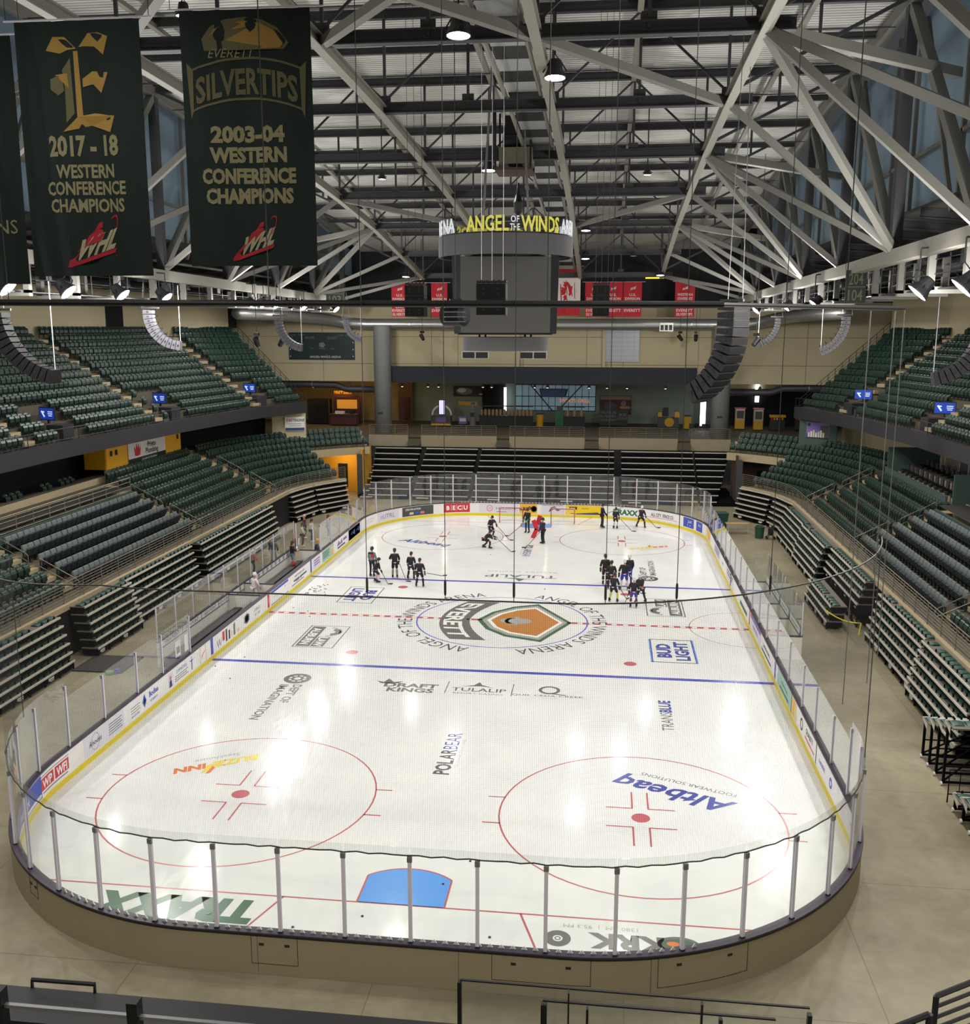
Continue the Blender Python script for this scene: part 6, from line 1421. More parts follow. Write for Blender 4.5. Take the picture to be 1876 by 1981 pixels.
# winch platform above
t = thing('winch_platform', 'dark winch platform with machinery under the roof above the scoreboard', 'winch', (.3, 2.5, 23.2))
M_RUST = mat('winch_brown', '#4d3b33', .6)
MB().box((0, 0, .3), (1.9, 2.4, .12), M_RUST).build('platform', t); MB().box((.1, 0, 1.0), (1.7, 1.6, .8), mat('winch_olive', '#6d6a58', .6)).build('motor_box', t); MB().lathe([(.4, -.6), (.4, .6)], M_DARK, 16, M4.Translation((0, 0, 1.8)) @ M4.Rotation(pi/2, 4, 'Y')).build('drum', t)
m = MB()
for x in (-.9, .9):
    for y in (-1.1, 1.1): m.beam((x, y, .3), (x, y, 3.4), .1, .1, M_DARK)
m.build('hanger_frame', t); MB().box((0, .2, 2.6), (1.0, .8, .9), M_BLACK).build('control_box', t)
t = thing('black_rigging', 'black hoist bundle hanging beneath the winch platform', 'hoist', (.4, 3.5, 21.4)); MB().lathe([(.05, 0), (.22, .2), (.26, .7), (.12, 1.1), (.05, 1.7)], M_BLACK, 12).build('hoist_body', t); MB().tube((0, 0, 0), (-.5, -.5, -1.4), .03, M_BLACK, 5).build('chain', t)
# ---- big green banners on the left
B_GRN = mat('banner_green', '#0a1b18', .85); B_TXT = mat('banner_text', '#86815f', .8); B_GOLD = mat('banner_gold', '#9c7b38', .8); B_DG = mat('banner_dim', '#5f5b3c', .8); B_RED = mat('banner_red', '#a01c2c', .8); B_LT = mat('banner_pale', '#a39a7c', .8)
def cloth(m, w, h, mt, seed, amp=.03):
    nx, ny = 24, 12; vs = []; fs = []
    for j in range(ny+1):
        for i in range(nx+1):
            x = -w/2+w*i/nx; z = -h*j/ny; vs.append((x, cw(x, z, seed, amp), z))
    for j in range(ny):
        for i in range(nx): a = j*(nx+1)+i; fs.append((a, a+nx+1, a+nx+2, a+1))
    k = len(vs); vs += [(x, y+.012, z) for x, y, z in vs]; fs += [tuple(q+k for q in f[::-1]) for f in fs]
    m.add(vs, fs, mt)
def cw(x, z, seed, amp): return amp*sin(x*4+seed)*(-z)**.5*.5+amp*.6*sin(x*9+seed*2+z)
def bfn(seed, amp, off): return lambda X, Y, Z: (X, cw(X, Y, seed, amp)-off, Y)
def whl(m, cx, cz, s, F, pale, red):
    def P(pts): return [F(cx+(x*.94+y*.34)*s, cz+(y*.94-x*.0+x*.30)*s, 0) for x, y in pts]
    m.add(P([(-1.0, -.62), (-.75, -.68), (1.05, -.68), (1.05, -.5), (-.62, -.5), (-.72, -.36), (-.5, .0), (-.66, .0), (-1.0, -.38)]), [tuple(range(9))], red)
    m.add(P([(-.5, .05), (-.45, .45), (-.15, .62), (.1, .55), (.3, .3), (.2, .05)]), [tuple(range(6))], red)
    m.add(P([(-.22, .6), (-.1, .85), (.05, .85), (.12, .6)]), [tuple(range(4))], red)
    n = 10
    def arc(r0_, r1_): return [(.55+r0_*cos(a)*.55, .45+r0_*sin(a)) for a in [RAD(-60+20*k) for k in range(n)]], [(.55+r1_*cos(a)*.55, .45+r1_*sin(a)) for a in [RAD(-60+20*k) for k in range(n)]]
    A, B = arc(.5, .42); m.add(P(A+B[::-1]), [(i, i+1, 2*n-2-i, 2*n-1-i) for i in range(n-1)], red)
    vs, fs = text_geo('WHL', .05); W = TEXT_W[('WHL', .05, 1., 0.)]; k = 1.75/W
    m.add(P([((a*k-.8)+b*.12, -.42+b*.78) for a, b, e in vs]), fs, pale)
def banner(label, x, y, z, rz, w, h, fill, bar=True, seed=1., amp=.03, cloth_m=None, cat='banner', grp=None):
    t = thing('hanging_banner', label, cat, (x, y, z), rz, grp)
    m = MB(); cloth(m, w, h, cloth_m or B_GRN, seed, amp); m.build('cloth', t)
    m = MB(); fill(m, bfn(seed, amp, .012)); m.build('print', t)
    if bar: MB().tube((-w/2-.25, 0, .03), (w/2+.3, 0, .03), .02, M_ALU, 6).build('hanging_bar', t); MB().tube((-w/2-.2, 0, .03), (-w/2-.2, 0, 2.2), .008, M_CABLE, 4).build('cord', t); MB().tube((w/2+.25, 0, .03), (w/2+.25, 0, 2.2), .008, M_CABLE, 4).build('cord', t)
    return t
def f1(m, F):
    def P(pts, mt): m.add([F(.02+x, -1.25+y, 0) for x, y in pts], [tuple(range(len(pts)))], mt)
    P([(-.78, .62), (-.6, .92), (-.3, .9), (-.05, .65), (-.25, .62), (-.45, .55)], B_GOLD); P([(0, .68), (.25, .97), (.5, .98), (.72, .9), (.6, .5), (.4, .68), (.1, .7)], B_GOLD)
    P([(-.12, .6), (-.02, .6), (.02, -.82), (-.12, -.85)], B_GOLD); P([(-.42, .2), (-.2, .45), (-.18, -.75), (-.4, -.95), (-.38, -.2)], B_DG)
    P([(-.72, .0), (-.45, .12), (-.4, -.25), (-.55, -.35), (-.72, -.22)], B_DG); P([(-.6, .1), (-.3, .12), (-.28, -.2)], B_GOLD)
    P([(.05, .0), (.3, .16), (.68, .12), (.5, -.32), (.3, -.12), (.05, -.18)], B_GOLD); P([(-.5, -1.15), (-.1, -.82), (.3, -.75), (.78, -.82), (.66, -1.18), (.2, -1.02), (-.2, -1.1)], B_GOLD)
    for s, yy, hh, b in (('2017 - 18', -2.92, .44, .04), ('WESTERN', -3.42, .30, .03), ('CONFERENCE', -3.80, .30, .03), ('CHAMPIONS', -4.19, .30, .03)):
        W = text_w(s, b)*hh; tw = {'2017 - 18': 1.7, 'WESTERN': 1.42, 'CONFERENCE': 1.95, 'CHAMPIONS': 1.85}[s]; m.text(s, hh, B_TXT, None, 0, yy, bold=b, wx=tw/W, fn=F)
    whl(m, .12, -4.92, .62, F, B_LT, B_RED)
banner('dark green hanging banner with a gold letter and 2017 - 18, left of two', -6.93, -28.0, 22.42, .0, 3.0, 5.66, f1, seed=.5)
def f2(m, F):
    def arc(X, Y): return F(X, -1.95+Y*(1+.12*X*X)-.16*X*X+.0, 0)
    vs, fs = text_geo('SILVERTIPS', .03); W = TEXT_W[('SILVERTIPS', .03, 1., 0.)]
    m.add([F((a/W-.5)*2.35, -1.98+b*.55+.22*(1-((a/W-.5)*2)**2), 0) for a, b, e in vs], fs, B_DG)
    def P(pts, mt): m.add([F(x, y, 0) for x, y in pts], [tuple(range(len(pts)))], mt)
    n = 16
    for s, w_ in ((1, .05),):
        top = [(-1.25+2.5*k/n, -1.28+.24*(1-(-1+2*k/n)**2)) for k in range(n+1)]; bot = [(-1.25+2.5*k/n, -2.14+.24*(1-(-1+2*k/n)**2)) for k in range(n+1)]
        for line in (top, bot):
            m.add([F(x, y, 0) for x, y in line]+[F(x, y+w_, 0) for x, y in line], [(i, i+1, n+2+i, n+1+i) for i in range(n)], B_DG)
        for e in (-1, 1): P([(e*1.25, -2.14), (e*1.32, -2.3), (e*1.38, -1.1), (e*1.22, -1.25)], B_DG)
    m.text('EVERETT', .2, B_TXT, None, -.35, -1.0, shear=.3, fn=F)
    # plain tan crest block in place of the mascot
    P([(-.95, -.85), (-1.0, -.6), (-.8, -.35), (-.45, -.2), (0, -.16), (.4, -.22), (.75, -.4), (1.0, -.72), (.9, -.85)], B_DG); P([(-.85, -.82), (-.88, -.6), (-.7, -.4), (-.4, -.28), (0, -.24), (.36, -.3), (.68, -.46), (.88, -.74), (.8, -.82)], B_GOLD)
    for s, yy, hh in (('2003-04', -2.80, .34), ('WESTERN', -3.24, .32), ('CONFERENCE', -3.70, .32), ('CHAMPIONS', -4.14, .32)):
        W = text_w(s, .05)*hh; tw = {'2003-04': 1.72, 'WESTERN': 1.8, 'CONFERENCE': 2.2, 'CHAMPIONS': 2.05}[s]; m.text(s, hh, B_TXT, None, -.02, yy, bold=.05, wx=tw/W, fn=F)
    whl(m, .1, -4.98, .52, F, B_LT, B_RED)
banner('dark green hanging banner with curved team lettering and 2003-04, right of two', -2.95, -28.0, 22.52, .03, 3.0, 5.55, f2, seed=2.)
banner('edge of a third dark green banner at the left picture border', -10.36, -27.5, 22.3, .0, 3.0, 5.7, lambda m, F: m.text('CHAMPIONS', .34, B_TXT, None, 0, -4.5, fn=F), seed=1.2)
# ---- red banners and the flag at the far end
F_RED = mat('flag_red', '#b31d2c', .75); F_WHT = mat('flag_white', '#d8d2cb', .8); F_TXT = mat('banner_white', '#dccfc8', .8)
def fr(lines_):
    def f(m, F):
        whl(m, 0, -.55, .34, F, F_TXT, F_RED)
        for k, s in enumerate(lines_): W = text_w(s, .02)*.2; m.text(s, .24 if k < 2 else .26, F_TXT, None, 0, -1.25-.36*k, bold=.02, wx=min(1.2, 1.15/W), fn=F)
    return f
RB = (('U.S.', 'DIVISION', 'CHAMPIONS', '2007', 'EVERETT', 'SILVERTIPS'), ('U.S.', 'DIVISION', 'Playoff', '2004', 'EVERETT'), ('WESTERN', 'CONFERENCE', 'Kings', '2018', 'EVERETT', 'SILVERTIPS'))
for k, (x, w_, tx, lab) in enumerate(((-14.55, 1.6, 0, 'farthest left of the red banners'), (-12.75, 1.35, 1, 'red banner behind the left hanging subwoofer'), (-10.7, 1.55, 1, 'red banner just left of the scoreboard'), (4.0, 1.7, 0, 'red banner right of the white and red flag'), (5.75, 1.75, 1, 'red banner behind the right hanging subwoofer'), (7.55, 1.7, 1, 'rightmost of three adjoining red banners'), (12.35, 1.8, 2, 'lone red banner nearest the big right line array'))):
    banner('%s at the far end' % lab, x, 44, 19.7, 0, w_, 3.15, fr(RB[tx]), bar=True, seed=k*1.3, amp=.05, cloth_m=F_RED, grp='red banners at the far end')
def fc(m, F):
    for y0, y1, mt in ((0, -1.05, F_RED), (-1.05, -3.45, F_WHT), (-3.45, -4.5, F_RED)):
        vs = []; n = 12
        for k in range(n+1): x = -1.1+2.2*k/n; vs += [F(x, y0, 0), F(x, y1, 0)]
        m.add(vs, [(2*k, 2*k+1, 2*k+3, 2*k+2) for k in range(n)], mt)
    leaf = [(0, .9), (.17, .55), (.4, .68), (.33, .25), (.6, .48), (.66, .35), (.95, .4), (.82, .12), (.95, .02), (.45, -.35), (.5, -.5), (.05, -.42), (.05, -.9), (-.05, -.9), (-.05, -.42), (-.5, -.5), (-.45, -.35), (-.95, .02), (-.82, .12), (-.95, .4), (-.66, .35), (-.6, .48), (-.33, .25), (-.4, .68), (-.17, .55)]
    g = lambda x, y: (lambda q: (q[0], q[1]-.012, q[2]))(F(x, y, 0))
    m.add([g(-y*.95-.1, -2.25+x*.95) for x, y in leaf], [tuple(range(len(leaf)))], F_RED)
banner('large red and white maple leaf flag hanging sideways right of the scoreboard', 1.6, 44, 21.15, 0, 2.2, 4.5, fc, seed=.8, amp=.06, cloth_m=F_RED, cat='flag')
# ---- section number signs
M_SGN = mat('section_sign', '#1d221c', .7); M_SGT = mat('section_text', '#57603f', .7)
for x, y, z, w_, h_, a, b, lab, rz in ((-18.0, 33.4, 18.4, 2.0, 2.6, '203', '103', 'left', .25), (17.0, -.8, 17.5, 1.3, 1.85, '204', '104', 'right', -.2)):
    t = thing('section_sign', 'dark section number sign hanging near the %s side truss' % lab, 'sign', (x, y, z), rz); MB().box((0, 0, 0), (w_*.74, .08, h_*.84), M_SGN).build('panel', t)
    m = MB(); T = M4(((1, 0, 0, 0), (0, 0, -1, -.045), (0, 1, 0, 0), (0, 0, 0, 1))); 
    for s, yy in ((a, .1), (b, -.78*h_*.42-.05)): m.text(s, h_*.29, M_SGT, T, 0, yy, bold=.01, wx=w_*.5/(text_w(s, .01)*h_*.29))
    m.rect(-w_*.34, -.02*h_, w_*.34, 0, M_SGT, T); m.build('numbers', t)
    for e in (-.5, .5): MB().tube((e, 0, h_*.42), (e, 0, h_*.42+.6), .012, M_CABLE, 4).build('cord', t)
# ---- speakers
M_SPK = mat('speaker_black', '#09090b', .6, 0, .2); M_SPKG = mat('speaker_grey', '#46444d', .5); M_SPKD = mat('speaker_dark', '#1c1b20', .55, 0, .3)
def array(label, top, f, R_, n, a1, w_, dp, hgt, mt, straight=0, cable=True, side=None):
    # top: point of the first box centre; f: horizontal facing direction; boxes curl back under themselves
    f = V((*f, 0)).normalized(); s = V((-f.y, f.x, 0)); t = thing('line_array', label, 'speaker', top, 0, 'hanging line array speakers')
    pos = []; z = 0
    for k in range(straight): pos.append((V((0, 0, -z-hgt/2)), 0)); z += hgt
    for k in range(n):
        a = a1*(k+.5)/n; pos.append((V((0, 0, -z)) - f*(R_*(1-cos(a))) - V((0, 0, R_*sin(a))), a))
    for q, a in pos:
        d = f*cos(a) - V((0, 0, 1))*sin(a); u = V((0, 0, 1))*cos(a) + f*sin(a); T = frame(q, s, d, s.cross(d)); m = MB()
        hh = hgt*.93; m.add([(-w_/2, dp*.4, -hh/2), (w_/2, dp*.4, -hh/2), (w_/2, dp*.4, hh/2), (-w_/2, dp*.4, hh/2), (-w_/2*.8, -dp*.6, -hh*.36), (w_/2*.8, -dp*.6, -hh*.36), (w_/2*.8, -dp*.6, hh*.36), (-w_/2*.8, -dp*.6, hh*.36)], [(0, 1, 2, 3), (5, 4, 7, 6), (1, 5, 6, 2), (4, 0, 3, 7), (3, 2, 6, 7), (4, 5, 1, 0)], mt, T)
        m.box((0, dp*.405, 0), (w_*.94, .01, hh*.85), side or mt, T=T)
        for e in (-1, 1): m.box((e*w_*.46, -.05, 0), (.04, dp*.22, hh*.3), M_BLACK, T=T)
        m.build('speaker_cabinet', t)
    m = MB(); m.beam(V((0, 0, .1))-f*.6, V((0, 0, .1))+f*.35, .12, .1, M_DARK)
    for e in (-.3, .3): m.tube(V((0, 0, .1))+f*e, V((0, 0, (H(top[1])+DK-top[2]) if abs(top[0]) < 15.5 else 2.2))+f*e*.3, .015, M_STEEL, 5)
    m.build('rigging_frame', t)
    if cable:
        m = MB(); q, a = pos[-1]; m.tube(q-f*.1+V((0, 0, .2)), V((q.x-f.x*.1, q.y-f.y*.1, 1.3)), .02, M_ALU, 5); m.build('pull_back_cable', t)
        m = MB()
        for q, a in pos[1::2]: d = f*cos(a) - V((0, 0, 1))*sin(a); p = q-d*dp*.75; m.path([q-d*dp*.55+V((0, 0, .1)), p-d*.15, q-d*dp*.55-V((0, 0, .1))], .015, M_BLACK, 4)
        m.build('signal_cable', t)
    return t
array('big black line array hanging at the right, nearest the camera', (9.9, -13, 16.45), (.8, -.6), 3.0, 10, RAD(60), 1.15, .75, .29, M_SPKD, 3, side=M_SPK, cable=False)
array('pale grey curved line array under the left truss, nearest whole one', (-19.95, 2, 16.5), (-1, -.25), 1.75, 11, RAD(88), .85, .5, .26, M_SPKG, 1, side=M_SPKG)
array('grey curved line array under the left truss, second whole one', (-15.9, 12, 16.2), (-1, -.15), 1.8, 11, RAD(80), .8, .45, .25, M_SPKG, 1, side=M_SPKG)
array('small grey curved line array at the far left corner', (-16.2, 30, 16.2), (-1, -.2), 1.5, 11, RAD(80), .7, .45, .24, M_SPKG, 1)
array('black curved line array cut off by the left picture border', (-21.1, -10, 16.2), (-1, -.1), 2.9, 13, RAD(80), 1.0, .6, .32, M_SPK, 0)
array('small grey curved line array at the far right', (18.6, 30, 16.3), (1, -.2), 2.0, 11, RAD(75), .7, .45, .24, M_SPKD, 1, side=M_SPKG)
array('grey curved line array under the right truss, middle one', (20.1, 14, 16.25), (1, -.2), 2.1, 11, RAD(72), .8, .5, .25, M_SPKG, 1, side=M_SPKG)
array('large dark curved line array cut off by the right picture border', (22.6, -2, 15.9), (1, -.15), 2.5, 12, RAD(80), 1.0, .6, .3, M_SPKD, 1)
def sub(label, x, y, z, w_, h_, n):
    t = thing('hanging_speaker', label, 'speaker', (x, y, z), 0, 'flat hanging speakers over the ice')
    for k in range(n):
        hh = h_/n; m = MB(); m.box((0, 0, -hh*(k+.5)), (w_, .75, hh*.97), M_SPKD); m.box((0, -.38, -hh*(k+.5)), (w_*.94, .01, hh*.88), M_SPK)
        for e in (-.25, .25): m.box((e*w_, -.385, -hh*(k+.35)), (.09*w_, .01, .05), M_BLACK); m.box((e*w_, -.385, -hh*(k+.65)), (.09*w_, .01, .05), M_BLACK)
        m.build('speaker_cabinet', t)
    m = MB(); m.box((0, 0, .06), (w_, .5, .05), M_BLACK)
    for k in range(5): m.beam((-w_/2+w_*k/5, -.2, .0), (-w_/2+w_*(k+1)/5, -.2, .12), .03, .03, M_BLACK)
    m.build('rigging_frame', t)
    for e in (-.36, 0, .38): MB().tube((e*w_, 0, .1), (e*w_*1.0, 0, H(y)+DK-z), .009, M_ALU if n == 2 else M_CABLE, 5).build('suspension_cable', t)
sub('black square speaker hung by three cables before the scoreboard', 1.02, -14, 17.15, 1.08, 1.15, 2); sub('dark tall speaker hung left of the scoreboard before the red banners', -2.78, -9, 17.3, .82, 1.3, 3); sub('dark tall speaker hung right of the scoreboard before the red banners', 4.98, -9, 17.28, .68, 1.27, 3)
t = thing('round_fan', 'dark drum shaped projector hanging at the lower left of the scoreboard', 'projector', (-1.25, -8, 16.1), .2); MB().lathe([(.42, -.55), (.5, -.5), (.5, .45), (.3, .55)], M_SPKD, 18, M4.Rotation(pi/2, 4, 'X') @ M4.Rotation(.9, 4, 'Y')).build('drum', t); MB().box((0, 0, .6), (.5, .5, .12), M_BLACK).build('bracket', t); MB().tube((0, 0, .6), (0, 0, H(-8)+DK-16.1), .02, M_CABLE, 5).build('rod', t)
m = MB()
for k in range(4): m.box((-.05, -.45, -.3+.2*k), (.9, .5, .03), M_STEEL)
m.build('louvre', t)
for k, (x, y) in enumerate(((-17.5, 12.3), (-15.9, 12.5), (15.5, 20), (13.5, 44), (-12.5, 44.5), (12.2, 46))):
    t = thing('spot_fixture', 'small dark spotlight fixture hanging below the roof, %s' % ('first left of the second line array', 'second left of the second line array', 'near the small right line array', 'right before the far wall', 'left before the far wall', 'rightmost before the far wall')[k], 'spotlight', (x, y, 14.6), k, 'small spotlights'); MB().lathe([(.1, -.35), (.16, -.3), (.2, .3), (.17, .3)], M_DARK, 12, M4.Rotation(.7, 4, 'X')).build('housing', t); MB().tube((0, 0, .1), (0, 0, H(y)+DK-14.6), .02, M_CABLE, 5).build('rod', t); MB().box((0, 0, .5), (.3, .3, .2), M_BLACK).build('bracket', t)
# right hand light bridge: square frames under the side truss, and walkway clutter on both sides
for sg, xs, nm in ((-1, -19.6, 'left'), (1, 17.6, 'right')):
    t = thing('side_catwalk', 'grey catwalk with square light frames under the %s side truss' % nm, 'catwalk', (xs, 0, 18.0))
    for y in ts(-34, 38, 4.0):
        m = MB(); x = sg*.9
        m.beam((x-.9, y, .5), (x-.9, y, -1.0), .26, .26, S_GREY); m.beam((x+.9, y, .5), (x+.9, y, -1.0), .26, .26, S_GREY); m.beam((x-1.03, y, -1.0), (x+1.03, y, -1.0), .26, .26, S_GREY, upv=(0, 1, 0)); m.build('square_frame', t)
    MB().box((sg*.9, 2, -.95), (1.3, 74, .05), S_DARK).build('walkway_deck', t)
    for z in (-.4, .15):
        for e in (.1, 1.7): MB().tube((sg*e, -35, z), (sg*e, 39, z), .02, S_DARK, 5).build('rail_bar', t)
    for q in range(40):
        y = -34+q*1.85; m = MB(); random.seed(q+7); m.box((sg*(.4+random.random()), y, -.3+random.random()*.9), (.35, .5, .3+random.random()*.3), random.choice((S_DARK, M_DARK, M_BLACK))); m.beam((sg*.1, y, -.9), (sg*.1, y+.02, .3), .04, .04, S_DARK); m.build('control_gear', t)
# long side ducts under the low roofs
for sg, nm in ((-1, 'left'), (1, 'right')):
    for k, (x, z, r) in enumerate(((24.5, 19.0, .42), (30, 18.5, .35))):
        t = thing('air_duct', '%s dark round duct under the low roof of the %s stand' % (('inner', 'outer')[k], nm), 'duct', (sg*x, 0, z)); MB().tube((0, -40, 0), (0, 44, 0), r, M_DUCTD, 14).build('duct_tube', t, smooth=True)
        for y in ts(-36, 40, 6): MB().lathe([(r+.03, -.04), (r+.03, .04)], M_DUCTD, 14, M4.Translation((0, y, 0)) @ M4.Rotation(pi/2, 4, 'X')).build('joint_ring', t)
# ================================================================== PEOPLE
K_SKIN = mat('skin', '#b98468', .6); K_BLK = mat('kit_black', '#1d1b20', .8); K_NVY = mat('kit_navy', '#232636', .8); K_WHT = mat('kit_white', '#e0d8d6', .8); K_RED = mat('kit_red', '#a33240', .8); K_GREY = mat('kit_grey', '#7f8084', .8)
K_BLUE = mat('kit_blue', '#2b2f9c', .75); K_PURP = mat('kit_purple', '#463a86', .8); K_LIME = mat('kit_lime', '#aeb64a', .8); K_TAN = mat('kit_tan', '#8d8472', .8); K_PINK = mat('kit_pale', '#cdbcc0', .8); K_JEAN = mat('jeans', '#8e9cab', .85); K_GLV = mat('glove_dark', '#26282a', .7); K_GRNG = mat('glove_green', '#2c8a4c', .7)
K_GOLD = mat('beanie_gold', '#d8a51c', .9); K_ORG = mat('top_orange', '#c8623c', .85); K_CREAM = mat('top_cream', '#c9c4b4', .85); K_HAIR = mat('hair_brown', '#4a3020', .8); K_HLM = mat('helmet_dark', '#26242a', .3); K_HLW = mat('helmet_white', '#d8d2d4', .3); K_BLADE = mat('skate_blade', '#9a9ca0', .3, .8)
def skin_mesh(verts, edges, m, sub=1, root=0):
    me = bpy.data.meshes.new('body'); me.from_pydata([v[0] for v in verts], edges, []); me.update()
    o = bpy.data.objects.new('body', me); TMP.collection.objects.link(o)
    o.modifiers.new('skin', 'SKIN')
    for i, v in enumerate(verts):
        r = v[1]; r = r if isinstance(r, tuple) else (r, r); me.skin_vertices[0].data[i].radius = r
        me.skin_vertices[0].data[i].use_root = (i == root)
    s = o.modifiers.new('sub', 'SUBSURF'); s.levels = sub; s.render_levels = sub
    nm = bpy.data.meshes.new_from_object(evald(o))
    bpy.data.objects.remove(o); bpy.data.meshes.remove(me)
    nm.materials.clear(); nm.materials.append(m); nm.polygons.foreach_set('use_smooth', [True]*len(nm.polygons)); return nm
def pobj(name, me, parent):
    o = bpy.data.objects.new(name, me); COL.objects.link(o); o.parent = parent; CH.setdefault(parent.name, []).append(o); return o
def mid(a, b, bend, L):          # elbow or knee between a and b, pushed along bend
    a, b = V(a), V(b); d = (b-a).length; h = sqrt(max(0.0004, (L/2)**2-(min(d, L*.995)/2)**2)); u = V(bend); ax = (b-a).normalized(); u = (u-ax*u.dot(ax)).normalized(); return (a+b)/2+u*h
def person(label, x, y, rz, h=1.82, lean=.08, crouch=0., spread=.15, hands=None, kit=None, z=.022, feet=None, look=0., sit=False, cat='person', group=None):
    kit = dict(dict(top=K_BLK, low=K_BLK, sock=K_BLK, head=K_HLM, glove=K_GLV, stripe=True, skates=True, long=False, hair=None, right=None), **(kit or {}))
    t = thing('person', label, cat, (x, y, z), rz, group); s = h/1.82
    pz = (.98-crouch+(.05 if kit['skates'] else 0))*s; P = V((0, -.25*crouch*s-.1*sin(lean)*s, pz)); tl = .50*s
    C = P+V((0, sin(lean)*tl*.55, cos(lean)*tl*.55)); N = P+V((0, sin(lean)*tl*1.06, cos(lean)*tl*1.06)); ht = lean*.45
    Hd = N+V((sin(look)*.02, sin(ht)*.17+.02, cos(ht)*.17))*s**.3; U = N-V((0, sin(lean), cos(lean)))*.06*s
    sh = [U+V((e*.19*s, 0, 0)) for e in (-1, 1)]; hp = [P+V((e*.095*s, 0, -.02)) for e in (-1, 1)]
    fz = .11 if kit['skates'] else .07
    ft = [V((e*spread, (0, 0)[k], fz)) for k, e in enumerate((-1, 1))] if feet is None else [V((f[0], f[1], fz)) for f in feet]
    kn = [mid(hp[k], ft[k], (.15*(-1, 1)[k], 1, .2), .90*s) for k in (0, 1)]
    hands = hands or ((-.30, .1, .85), (.30, .1, .85)); hd = [V(q)*s for q in hands]
    for k in (0, 1):                 # keep within reach
        d = hd[k]-sh[k]; L = .56*s
        if d.length > L: hd[k] = sh[k]+d*(L/d.length)
    el = [mid(sh[k], hd[k], ((-1, 1)[k]*.6, -.6, -.3), .58*s) for k in (0, 1)]
    vs = []; es = []
    def a(p, r, par=None):
        vs.append((tuple(p), r)); i = len(vs)-1
        if par is not None: es.append((par, i))
        return i
    p0 = a(P, (.13*s, .10*s)); c0 = a(C, (.14*s, .10*s), p0); u0_ = a(U, (.11*s, .085*s), c0); n0 = a(N+V((0, .0, .03)), .05*s, u0_); h0 = a(Hd, (.078*s, .09*s), n0); a(Hd+V((0, .01, .1*s)), (.07*s, .08*s), h0)
    ends = []
    for k, e in enumerate((-1, 1)):
        q = a(sh[k], .06*s, u0_); q = a(el[k], .045*s, q); w = a(hd[k], .032*s, q); f = (hd[k]-el[k]).normalized(); side = V((e, 0, 0)); side = (side-f*side.dot(f)).normalized(); curl = f.cross(side)*(1 if e > 0 else -1)
        pm = a(hd[k]+f*.06*s, (.038*s, .02*s), w)
        for j, ln in enumerate((.065, .075, .07, .055)):
            b0 = hd[k]+f*.095*s+side*(-.03+.02*j)*s*-1; i0 = a(b0, .0105*s, pm); i1 = a(b0+f*ln*.5*s+curl*.012*s, .0095*s, i0); a(b0+f*ln*.7*s+curl*.04*s, .0085*s, i1)
        i0 = a(hd[k]+f*.035*s-side*.04*s, .012*s, w); a(hd[k]+f*.075*s-side*.055*s+curl*.02*s, .010*s, i0); ends.append((f, side, curl))
        q = a(hp[k], .085*s, p0); q = a(kn[k], .058*s, q); q = a(ft[k], .04*s, q); a(ft[k]+V((0, .14*s, -.045)), (.04*s, .03*s), q)
    pobj('body', skin_mesh(vs, es, K_SKIN), t)
    # clothing over the same joints
    vs = []; es = []; hem = P-V((0, 0, .06*s)); p0 = a(hem, (.185*s, .145*s)); c0 = a(C, (.19*s, .14*s), p0); u0_ = a(U-V((0, 0, .02)), (.15*s, .115*s), c0); a(N-V((0, 0, .01)), .075*s, u0_)
    for k in (0, 1): q = a(sh[k]-V((0, 0, .01)), .095*s, u0_); q = a(el[k], .075*s, q); a(lerp(el[k], hd[k], .82), .055*s, q)
    pobj('jersey' if kit['skates'] else 'top', skin_mesh(vs, es, kit['top']), t)
    vs = []; es = []; p0 = a(P, (.155*s, .125*s))
    for k in (0, 1):
        q = a(hp[k]-V((0, 0, .03)), .115*s, p0); q = a(lerp(hp[k], kn[k], .55), (.105 if not kit['long'] else .085)*s, q)
        if kit['long']: q = a(kn[k], .075*s, q); a(lerp(kn[k], ft[k], .9), .062*s, q)
        else: a(lerp(hp[k], kn[k], .93), .098*s, q)
    pobj('trousers' if kit['long'] else 'shorts', skin_mesh(vs, es, kit['low']), t)
    if not kit['long']:
        for k in (0, 1):
            vs = []; es = []; q = a(lerp(kn[k], hp[k], .04), .078*s, None); q = a(lerp(kn[k], ft[k], .35), .082*s, q); a(ft[k]+V((0, 0, .03)), .055*s, q); pobj('sock', skin_mesh(vs, es, kit['sock']), t)
            if kit.get('band'): m = MB(); m.tube(lerp(kn[k], ft[k], .5), lerp(kn[k], ft[k], .62), .083*s, kit['band'], 12); m.build('sock_band', t)
    for k in (0, 1):
        m = MB(); f = ft[k]
        if kit['skates']: m.path([f+V((0, -.08, .0)), f+V((0, .02, -.01)), f+V((0, .16, -.035)), f+V((0, .2, -.035))], .05, K_BLK, 8, radii=[.05, .056, .045, .03]); m.tube(f+V((0, -.01, -.02)), f+V((0, -.02, .12)), .058, K_BLK, 8); m.beam(f+V((0, -.12, -.09)), f+V((0, .19, -.09)), .012, .045, K_BLADE); m.build('skate', t)
        else: m.path([f+V((0, -.06, -.03)), f+V((0, .06, -.025)), f+V((0, .2, -.04))], .05, K_WHT, 8, radii=[.045, .05, .035]); m.build('shoe', t)
